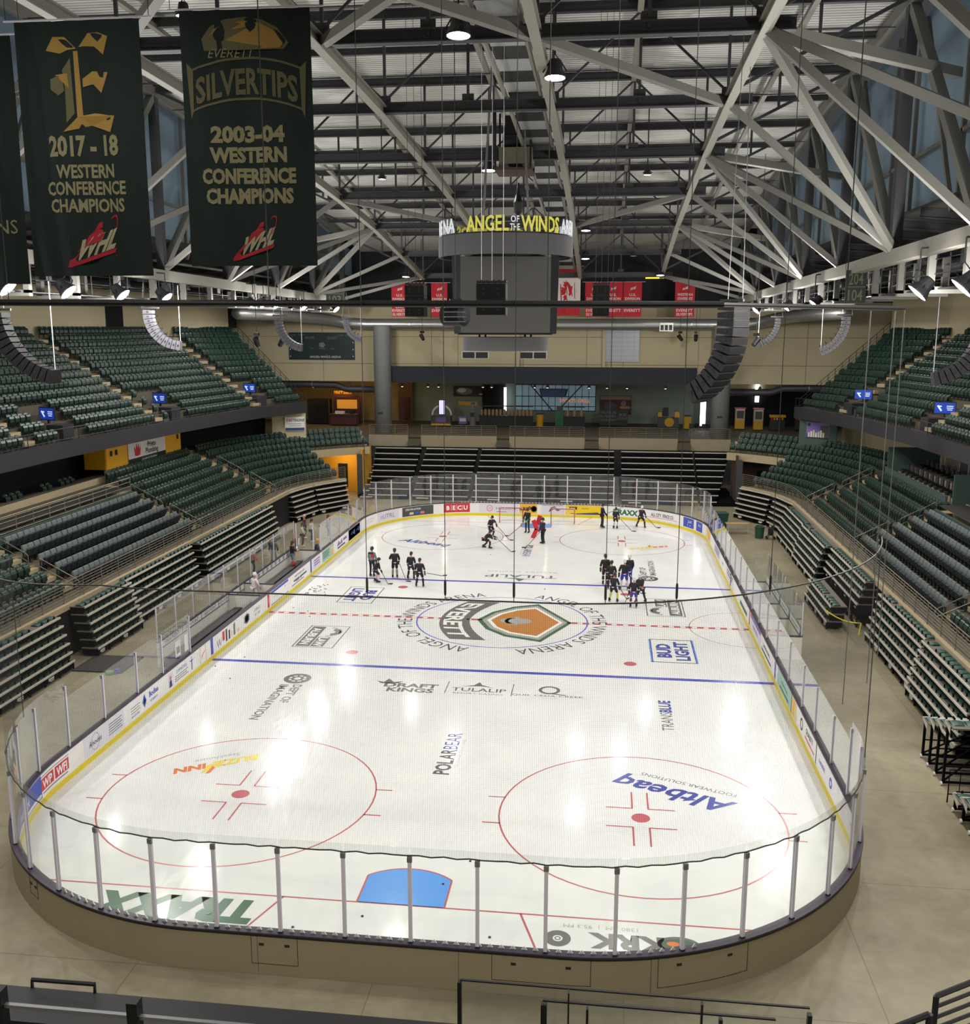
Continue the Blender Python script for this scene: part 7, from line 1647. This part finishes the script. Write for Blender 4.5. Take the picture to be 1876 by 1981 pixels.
    if kit['stripe']:
        m = MB(); T = M4.Translation(hem+V((0, 0, .02*s)))
        for dz, hh, mt in ((.0, .05, K_WHT), (.05, .03, K_RED)):
            m.lathe([(.186*s, dz*s), (.19*s, (dz+hh)*s)], mt, 20, T @ M4.Diagonal((1.02, .80, 1, 1)), cap=False)
        for k in (0, 1): p, q = lerp(el[k], hd[k], .22), lerp(el[k], hd[k], .42); m.tube(p, q, .074*s, K_WHT, 10)
        m.build('jersey_stripe', t)
    if kit['right']: m = MB(); m.box(C+V((.1*s, -.135*s, .06*s)), (.17*s, .02, .22*s), K_RED); m.box(C+V((-.02*s, -.12*s, .2*s)), (.34*s, .05, .1*s), K_BLK); m.build('jersey_panel', t)
    if kit['glove']:
        for k in (0, 1):
            f, side, curl = ends[k]; m = MB(); w = hd[k]; m.tube(w-f*.08*s, w+f*.02*s, .06*s, kit['glove'], 10); m.path([w, w+f*.05*s, w+f*.1*s], .05*s, kit['glove'], 8, radii=[.045*s, .055*s, .045*s])
            for j in range(4): b0 = w+f*.095*s+side*(-.036+.024*j)*s*-1; m.path([b0, b0+f*.05*s+curl*.02*s, b0+f*.055*s+curl*.06*s], .017*s, kit['glove'], 6)
            m.path([w+f*.03*s-side*.05*s, w+f*.07*s-side*.065*s+curl*.03*s], .019*s, kit['glove'], 6); m.build('glove', t)
    # head: helmet or hair, simple face
    F = V((sin(look), cos(look), 0)); S = V((F.y, -F.x, 0)); hm = MB(); B = frame(Hd+V((0, 0, .055*s)), S, F)
    prof = [(.112, -.05), (.122, 0), (.12, .05), (.095, .10), (.05, .13), (.005, .137)]
    if kit['head'] is not None:
        hm.lathe([(r*s, q*s) for r, q in prof], kit['head'], 16, B @ M4.Diagonal((.88, 1.1, 1, 1)), cap=False)
        if kit['skates'] and kit['head'] in (K_HLM, K_HLW): hm.box((0, .10*s, -.02*s), (.16*s, .06*s, .02*s), kit['head'], T=B); hm.box((0, -.1*s, -.06*s), (.15*s, .05*s, .07*s), kit['head'], T=B)
        hm.build('helmet' if kit['skates'] else 'hat', t, smooth=True)
    if kit['hair'] is not None: hm = MB(); hm.lathe([(r*s*.93, q*s*.95-.0) for r, q in prof], kit['hair'], 14, B @ M4.Diagonal((.9, 1.05, 1, 1)), cap=False); hm.box((0, -.07*s, -.08*s), (.15*s, .07*s, .18*s), kit['hair'], T=B); hm.build('hair', t, smooth=True)
    fm = MB(); B2 = frame(Hd, S, F)
    fm.lathe([(.003, .03*s), (.014*s, 0), (.016*s, -.012*s), (.004, -.02*s)], K_SKIN, 8, B2 @ M4.Translation((0, .095*s, .0)))
    for e in (-1, 1): fm.disk(.009*s, K_BLK, B2 @ M4.Translation((e*.03*s, .09*s, .028*s)) @ M4.Rotation(-pi/2, 4, 'X'), n=8); fm.lathe([(.004, -.02*s), (.016*s, 0), (.004, .022*s)], K_SKIN, 8, B2 @ M4.Translation((e*.078*s, -.005, 0)))
    fm.box((0, .088*s, -.045*s), (.042*s, .01, .008), mat('lips', '#8a4a48', .6), T=B2); fm.build('face', t)
    return t, [t.matrix_basis @ q for q in hd]
def stick(label, grip, tip, blade=(1, 0), up_=False, low=None):
    t = thing('hockey_stick', label, 'hockey stick', tip, 0, 'hockey sticks'); g = V(grip)-V(tip); m = MB(); m.beam((0, 0, .02), g*1.06, .022, .034, mat('stick_dark', '#3a3836', .5)); m.build('shaft', t)
    b = V((*blade, 0)).normalized(); m = MB(); m.path([V((0, 0, .03)), b*.1+V((0, 0, .04)), b*.22+V((0, 0, .035)), b*.31+V((0, 0, .05))], .02, K_BLK, 4, radii=[.018, .035, .04, .025]); m.build('blade', t)
    m = MB(); m.beam(g*.88, g*1.07, .028, .04, K_WHT); m.build('grip', t); return t
def W(rz, x, y, p): return M4.Translation((x, y, .022)) @ M4.Rotation(rz, 4, 'Z') @ V(p)
G1, G2, G3 = 'skaters waiting left of centre', 'skaters waiting right of centre', 'skaters and coaches at the far end'
person('tall skater in a grey jersey with a red panel, standing leftmost on the ice', -9.15, 8.42, -.2, 1.86, .06, 0, .12, ((-.2, .18, .95), (.2, .2, .95)), dict(top=K_GREY, low=K_NVY, long=True, right=True, stripe=False), group=G1)
_, hh = person('short skater bending in front of the tall grey one, pale socks', -8.57, 7.07, -1.0, 1.62, .45, .12, .2, ((-.1, .42, .72), (.2, .38, .62)), dict(sock=K_PINK), group=G1)
stick('stick of the bending skater reaching right along the ice', hh[0], (-7.75, 6.65, .03), (1, .1))
_, hh = person('skater in black with beige socks, hand raised to the chest, left group', -7.64, 8.22, .25, 1.84, .03, 0, .14, ((-.16, .24, 1.22), (.26, .18, .98)), dict(sock=K_TAN), group=G1)
stick('stick slanting from the beige-socked skater to the blue line', hh[1], (-6.75, 7.45, .03), (1, -.2))
person('skater in black stooping beside the rightmost of the left group', -6.59, 8.09, -.1, 1.72, .22, .05, .2, ((-.26, .2, .78), (.26, .22, .78)), dict(low=K_NVY), group=G1)
_, hh = person('skater seen from behind in all black, rightmost of the left group', -5.69, 6.32, 0, 1.74, .06, .03, .22, ((-.28, .1, .8), (.36, .04, .78)), dict(glove=mat('glove_olive', '#55603c', .7)), group=G1)
stick('stick held level to the right by the rightmost left skater', hh[1], (hh[1].x+1.05, hh[1].y+.1, .70), (.6, .3))
person('skater in black standing alone at the back left of the right group', 5.5, 8.23, .15, 1.85, .08, 0, .13, ((-.28, .12, .9), (.22, .2, .95)), dict(low=mat('kit_maroon', '#38181f', .8), sock=K_BLK, band=K_WHT), group=G2)
person('skater in black looking right behind the lime socked one', 5.86, 7.25, -.1, 1.74, .15, .05, .18, ((-.26, .2, .82), (.28, .15, .85)), dict(low=K_BLK, sock=mat('kit_maroon', '#38181f', .8)), group=G2)
_, hh = person('skater with white helmet, blue shorts and pale socks seen from behind', 6.64, 7.16, 0, 1.84, .08, .02, .22, ((-.34, .05, .85), (.34, .15, .85)), dict(low=K_BLUE, sock=K_PINK, head=K_HLW), group=G2)
stick('stick of the blue shorted skater pointing to the right', hh[1], (7.6, 6.4, .03), (1, 0))
person('skater with white helmet and long blue trousers at the back right', 6.95, 8.29, .2, 1.86, .06, 0, .13, ((-.22, .22, .98), (.22, .22, .98)), dict(low=K_BLUE, long=True, head=K_HLW, stripe=False), group=G2)
_, hh = person('skater with lime yellow socks and black shorts, nearest on the left of the right group', 5.98, 4.45, -.35, 1.72, .22, .06, .24, ((-.1, .36, .8), (.3, .3, .75)), dict(sock=K_LIME, head=K_HLM), group=G2)
stick('stick crossing in front of the lime socked skater', hh[1], (6.75, 5.0, .03), (.3, .5))
_, hh = person('skater with purple shorts and banded red socks, nearest of the right group', 7.1, 3.42, 0, 1.74, .12, .04, .17, ((-.28, .15, .85), (.28, .15, .85)), dict(low=K_PURP, sock=mat('kit_wine', '#6a2a3a', .8), band=K_WHT, head=K_HLW), group=G2)
stick('short stick lying on the ice left of the purple shorted skater', hh[0], (6.62, 4.0, .03), (-1, .1))
person('skater in black with white helmet bending at the right end of the right group', 7.54, 4.43, .4, 1.74, .5, .08, .3, ((-.24, .4, .8), (.1, .42, .75)), dict(head=K_HLW, long=True), group=G2)
_, hh = person('skater in black crouching low with the stick stretched far to the right', -2.97, 17.42, -1.2, 1.8, .95, .30, .25, ((-.1, .75, .75), (.15, .62, .68)), dict(long=False), feet=((-.2, -.15), (.25, .2)), group=G3)
stick('long stick stretched right along the ice from the crouching skater', hh[0], (-1.05, 16.35, .03), (.9, .5))
_, hh = person('skater in black gliding just behind the crouching one', -3.07, 21.2, -2.5, 1.82, .5, .14, .3, ((-.3, .35, .95), (.34, .3, .72)), dict(top=K_NVY), feet=((-.25, -.1), (.28, .15)), group=G3)
stick('stick trailing from the gliding skater', hh[0], (-1.55, 20.2, .03), (.8, -.2))
_, hh = person('coach in a black tracksuit with green gloves by the left goal', -.46, 23.18, 2.75, 1.86, .04, 0, .13, ((-.12, .26, .95), (.28, .16, .86)), dict(long=True, stripe=False, glove=K_GRNG), group=G3)
stick('stick held down to the left by the green gloved coach', hh[0], (-1.75, 21.7, .03), (-1, -.3))
_, hh = person('coach in a dark navy tracksuit right of the red barrier', .97, 19.47, 2.2, 1.86, .05, 0, .12, ((-.1, .26, .9), (.26, .18, .85)), dict(top=K_NVY, long=True, stripe=False, head=K_HLM), group=G3)
stick('stick held down to the left by the navy coach', hh[0], (-.15, 17.85, .03), (-1, -.2))
_, hh = person('coach in black holding the stick up before the green lettered board', 5.22, 25.91, -1.3, 1.86, .06, 0, .18, ((-.1, .35, 1.0), (.2, .32, .95)), dict(long=True, stripe=False), group=G3)
stick('stick raised to the right by the coach at the far boards', hh[0], (6.9, 25.7, 1.75), (.6, .0))
_, hh = person('short skater in black with pale socks left of the white helmeted one', 6.27, 25.63, -.3, 1.66, .15, .05, .14, ((-.2, .3, .8), (.26, .3, .75)), dict(sock=K_PINK, low=K_NVY), group=G3)
stick('stick of the short far skater slanting right', hh[1], (7.55, 24.6, .03), (1, 0))
_, hh = person('skater with a white helmet bending with knees apart at the far right', 8.26, 26.3, -.5, 1.8, .4, .12, .36, ((-.05, .5, .82), (.25, .45, .76)), dict(head=K_HLW), group=G3)
stick('stick of the far right skater slanting right', hh[1], (9.5, 26.2, .03), (1, 0))
# off the ice
ST = dict(skates=False, stripe=False, glove=None, long=True, head=None)
t, hh = person('person in a dark jacket and pale jeans looking at a phone in the bench', -14.72, 9.55, -.9, 1.78, .06, 0, .1, ((-.1, .3, 1.28), (.12, .3, 1.28)), dict(ST, top=mat('jacket_plum', '#2c2230', .85), low=K_JEAN, hair=K_HAIR), z=.13)
m = MB(); m.box((0, 0, 0), (.075, .01, .15), K_BLK); m.box((0, -.006, 0), (.065, .002, .135), M_SCRW); o = m.build('phone'); o.location = lerp(hh[0], hh[1], .5)+V((.03, .05, .08)); tag(o, 'phone held up by the person in the plum jacket', 'phone')
person('person in a gold beanie and black jacket leaning at the boards', -13.55, 11.0, -1.3, 1.78, .2, 0, .12, ((-.2, .4, 1.12), (.2, .42, 1.12)), dict(ST, top=K_BLK, low=K_BLK, head=K_GOLD), z=0.)
person('person in white with a white cap standing at the gap between the benches', -14.25, 1.2, -.6, 1.76, .1, 0, .12, ((-.2, .3, .95), (.24, .28, .9)), dict(ST, top=K_WHT, low=K_WHT, head=K_WHT), z=.13)
t, hh = person('child in an orange top holding a white sheet behind the bench glass', -16.3, 15.0, -1.5, 1.5, .05, 0, .1, ((-.12, .3, .8), (.12, .3, .8)), dict(ST, top=K_ORG, low=K_BLK, hair=mat('hair_blond', '#b08a58', .8)), z=0.)
m = MB(); m.box((0, 0, 0), (.02, .34, .42), A_W); o = m.build('paper_sheet'); o.location = lerp(hh[0], hh[1], .5)+V((.1, 0, -.1)); tag(o, 'white sheet held by the child in orange', 'paper')
person('person in a cream hooded top and brown trousers behind the bench glass', -16.2, 16.4, -1.4, 1.72, .05, 0, .12, ((-.2, .28, 1.0), (.2, .28, .95)), dict(ST, top=K_CREAM, low=K_BURGT if 'K_BURGT' in globals() else mat('trousers_brown', '#5a3c34', .85), hair=K_HAIR), z=0.)
person('person with long brown hair in a cream jacket, right of the hooded one', -16.0, 18.0, -1.6, 1.7, .05, 0, .12, ((-.18, .26, 1.05), (.2, .24, 1.0)), dict(ST, top=K_CREAM, low=K_NVY, hair=K_HAIR), z=0.)
person('pale haired person in red standing rearmost behind the bench glass', -16.9, 19.2, -1.5, 1.76, .03, 0, .12, None, dict(ST, top=mat('top_wine', '#5c2a30', .85), low=K_BLK, hair=mat('hair_pale', '#c8b49a', .8)), z=0.)
person('person with reddish hair in a pink top behind the middle of the bench glass', -16.9, 8.3, -1.2, 1.62, .3, 0, .12, ((-.2, .35, .9), (.2, .35, .9)), dict(ST, top=mat('top_pink', '#b06a60', .85), low=K_BLK, hair=mat('hair_red', '#7a3a20', .8)), z=0.)
person('person in dark clothes walking behind the bench glass, right of the pink top', -16.4, 10.8, .2, 1.74, .05, 0, .15, None, dict(ST, top=K_NVY, low=K_BLK, hair=K_HAIR), z=0.)
person('red haired person in black by the glass beyond the bench end', -15.2, 19.6, -1.5, 1.74, .05, 0, .12, None, dict(ST, top=K_BLK, low=K_BLK, hair=mat('hair_red', '#7a3a20', .8)), z=0.)
# ================================================================== FOREGROUND BALCONY
def FZ(px_, py_, y):              # helper: world point on the plane y = const seen at a pixel of the 1876 x 1981 frame
    d = fw + rt*((px_-938)/1900.4) - up*((py_-990.5)/1900.4); k = (y-CAMP.y)/d.y; return CAMP+d*k
t = thing('balcony_ledge', 'wide black balcony ledge with metal strips at the lower left edge', 'ledge', (-2, -43.5, 9.0))
LO = V((-2, -43.5, 9.0))
a, b = FZ(-40, 1899, -43), FZ(890, 1975, -43); zl = a.z; XE = b.x
M_LEDGE = mat('ledge_black', '#0c0c11', .5)
m = MB(); m.box(((a.x+XE)/2+2-.0, .5-.22, zl-9-.1), (XE-a.x, .44, .16), M_LEDGE); m.build('ledge_top', t)
m = MB(); m.box(((a.x+XE)/2+2, .5, zl-9-.5), (XE-a.x, .1, .9), M_BLACK); m.build('ledge_face', t)
zb_ = zl-.32
YS = -44.0; zb_ = FZ(10, 1944, YS).z
for x0, x1 in ((FZ(10, 1944, YS).x, FZ(254, 1966, YS).x), (FZ(268, 1968, YS).x, FZ(640, 1995, YS).x)):
    m = MB(); m.box(((x0+x1)/2+2, YS+43.5, zb_-9), (x1-x0, .035, .03), M_STEEL); m.build('metal_strip', t)
for x in (FZ(0, 1944, YS).x, FZ(261, 1967, YS).x): MB().box((x+2, YS+43.5, zb_-9-.1), (.09, .1, .5), M_BLACK).build('strip_post', t)
m = MB(); m.box(((a.x+XE)/2+2, -.5, zl-9-.75), (XE-a.x, 2.2, .1), M_BLACK); m.build('lower_shelf', t)
t = thing('ledge_rail', 'short black rail standing on the balcony ledge at the lower left', 'rail', FZ(62, 1912, -42.9)); O = t.location.copy()
pts = [FZ(62, 1912, -42.95), FZ(62, 1895, -42.95), FZ(183, 1904, -42.95), FZ(183, 1922, -42.95)]; pts[0].z = pts[3].z = zl-.12; MB().path([p-O for p in pts], .022, M_BLACK, 6).build('rail', t)
M_GRL = mixmat('guard_glass', lambda nt: _glass2(nt)) if False else M_GLASS
def grail(label, segs, y, posts, zbot):
    t = thing('glass_guard', label, 'glass railing', (0, y, 0)); 
    for (x0, y0_, x1, y1_) in segs:
        p, q = FZ(x0, y0_, y), FZ(x1, y1_, y); m = MB(); m.box(((p.x+q.x)/2, 0, (min(p.z, q.z)+zbot)/2), (q.x-p.x, .012, min(p.z, q.z)-zbot), M_GLASS); m.build('glass_pane', t); m = MB(); m.box(((p.x+q.x)/2, 0, min(p.z, q.z)), (q.x-p.x, .02, .012), M_BLACK); m.build('glass_edge', t)
    for px_, py_, w in posts: p = FZ(px_, py_, y); MB().box((p.x, 0, (p.z+zbot)/2), (w, .05, p.z-zbot), M_BLACK).build('guard_post', t)
    return t
grail('clear glass guard with black posts at the lower right, farther one', ((890, 1893, 1566, 1950),), -43.2, ((889, 1898, .035), (1566, 1962, .035)), 7.2)
grail('clear glass guard with black posts at the lower right, nearer one', ((1050, 1930, 1500, 1972),), -44.2, ((1052, 1941, .045), (1100, 1918, .012), (1136, 1950, .018), (1358, 1940, .014), (1394, 1970, .025)), 7.6)
t = thing('corner_rail', 'dark barred metal rail at the lower right corner', 'railing', FZ(1810, 1981, -42.5)); O = t.location.copy(); dz = V((0, -4, 0))
p0, p1 = FZ(1811, 1927, -42.5), FZ(1930, 1880, -42.5)
for k in range(7): q0 = p0-O+V((0, 0, -.11*k)); q1 = p1-O+V((0, 0, -.11*k)); MB().tube(q0, q1, .018 if k else .026, M_DARK, 5).build('rail_bar', t)
MB().tube(p0-O, p0-O+V((0, 0, -1.2)), .028, M_DARK, 6).build('rail_post', t)
q0, q1 = FZ(1720, 1992, -43.3), FZ(1798, 1962, -43.3)
MB().tube(q0-O, q1-O, .026, M_DARK, 6).build('rail_bar', t); MB().tube(q1-O, q1-O+V((0, 0, -1)), .028, M_DARK, 6).build('rail_post', t); MB().tube(q1-O+V((-.12, 0, -.05)), q1-O+V((-.12, 0, -1)), .02, M_DARK, 6).build('rail_post', t)
# ================================================================== LAMPS
M_LENS = mat('lamp_lens', '#fff6ea', .3, emit=60.); M_CAN = mat('lamp_can', '#2a2a2e', .5, .3); M_LENSW = mat('lamp_lens_warm', '#ffd9a0', .3, emit=14.); M_OFF = mat('lamp_lens_off', '#9a9a98', .2)
def add_light(parent, kind, loc, aim, w, ang=2.2, soft=.25, col=(1, .975, .935)):
    l = bpy.data.lights.new('lamp_light', kind); l.energy = w; l.shadow_soft_size = soft; l.color = col
    if kind == 'SPOT': l.spot_size = ang; l.spot_blend = .7
    o = bpy.data.objects.new('lamp_light', l); COL.objects.link(o); o.parent = parent; o.location = loc
    if aim is not None: o.rotation_euler = (V(aim)-V(loc)).to_track_quat('-Z', 'Y').to_euler()
    return o
def lamp(label, p, target, w, size=.26, ang=2.0, spill=0., arm=None, grp='arena lamps', lens=None, on=True, col=(1, .975, .935), name='arena_lamp', top=None):
    t = thing(name, label, 'lamp', p, 0, grp)
    d = (V(target)-V(p)).normalized(); q = d.to_track_quat('Z', 'Y').to_matrix().to_4x4()
    m = MB(); m.lathe([(size*.35, -size*1.5), (size*.55, -size*1.4), (size*.7, -size*.6), (size, 0), (size, size*.12), (size*.93, size*.12), (size*.9, .0)], M_CAN, 14, q, cap=False); m.disk(size*.35, M_CAN, q @ M4.Translation((0, 0, -size*1.5))); m.build('housing', t)
    m = MB(); m.disk(size*.9, (lens or M_LENS) if on else M_OFF, q @ M4.Translation((0, 0, size*.02)), n=18); m.build('lens', t)
    m = MB(); h = size*1.9
    m.path([q @ V((size*1.08, 0, -size*.4)), V((size*.6, 0, h*.6)), V((0, 0, h)), V((-size*.6, 0, h*.6)), q @ V((-size*1.08, 0, -size*.4))], .025, M_CAN, 5); m.tube((0, 0, h), (0, 0, top if top else h+.35), .03, M_CAN, 6); (m.tube((0, 0, top), (arm, 0, top+.05), .04, M_CAN, 6) if arm else None); m.build('yoke', t)
    if on and w: add_light(t, 'SPOT', d*(size*.3), d*5, w, ang, size, col)
    if on and spill: add_light(t, 'POINT', d*(size*.6)+V((0, 0, -.1)), None, spill, soft=.2, col=col)  # extra all-round point added to lift the roof and stands
    return t
LAMPW = ['above the near left stand','above the left padded block','above the left padded seats beyond','above the middle of the left stand','above the left stand past the line array','beside the left line array','above the far left stand','above the far left aisle','above the far left corner']
ys = [-13.2, -8.7, -3.7, 1.2, 14.7, 16.75, 19.5, 26.1, 35.5]
for k, y in enumerate(ys):
    lamp('bright rink lamp under the left side truss, %s from the camera' % ordinal(k), (-18.5, y, 17.1), (-2, y*.85, 0), SPOT_W, .42 if k < 4 else .34, 1.9, FILL_PT_W, arm=-.6, top=1.3)
for k, y in enumerate([-16.9, -12.3, 6.1, 15.0, 27.7]):
    lamp('bright rink lamp under the right side truss, %s from the camera' % ordinal(k), (16.5, y, 16.85), (1, y*.85, 0), SPOT_W*1.8, .42 if k < 2 else .34, 2.0, FILL_PT_W*1.7, arm=.5, top=1.55)
for k, y in enumerate([-28, -22]):
    for sd, x in (('left', -18.5), ('right', 16.5)): lamp('rink lamp near the camera on the %s side truss, %s back' % (sd, ordinal(1-k)), (x, y, 17.1), (x*.1, -21, 0), SPOT_W*1.3, .3, 1.9, FILL_PT_W, arm=-.6 if x < 0 else .5, top=1.4)
for (x, y, z, tx) in ((.4, -18, 24.6, 'left of the catwalk nearest the top of the picture'), (3.2, -13.6, 24.3, 'right of the catwalk beside the third long beam'), (-1.3, 4.4, 23.9, 'beside the winch platform'),
                      (3.6, 21.5, 22.3, 'right of the catwalk beyond the scoreboard letters'), (-12.3, 36, 19.9, 'left above the red banners'), (9.7, 37.5, 20.0, 'right above the red banners'), (3.4, 31, 21.0, 'small on the third long beam')):
    lamp('bright round roof lamp %s' % tx, (x, y, z), (x, y-2, 0), DOWN_W, .40 if y < 10 else .36, 2.7, top=H(y)+DK-z-.2)
# added ambient fill: wide floods high in the roof and over the stands
for k, y in enumerate([-38, -24, -10, 8, 24, 36]):
    for sd, x, z in (('left', -27.5, 18.6), ('right', 25.5, 18.6)):
        lamp('wide house flood above the %s upper tier, %s from the near wall' % (sd, ordinal(k)), (x, y, z), (x*1.02, y, 0), STAND_FILL_W, .22, 2.85, 0, None, 'house floods over the stands', top=1.2)
for k, y in enumerate([-34, -21, 5, 30]):
    for sd, x in (('left', -7.3), ('right', 7.2)):
        lamp('wide house flood in the roof %s of the catwalk, %s from the near wall' % (sd, ordinal(k)), (x, y, H(y)-.5), (x, y+.5, 0), ROOF_FILL_W, .24, 2.9, 0, None, 'house floods in the roof', top=DK-.1)
# added fill floods behind the camera, lighting the near boards and the faces turned this way
for k, x in enumerate((-13, -4, 7, 15)):
    lamp('wide flood on the near wall catwalk behind the camera, %s from the left' % ordinal(k), (x, -52.5, 22.5), (x*.5, -29, 0), NEAR_FILL_W, .3, 1.15, 0, None, 'floods behind the camera', top=6.4)
bpy.data.scenes.remove(TMP)
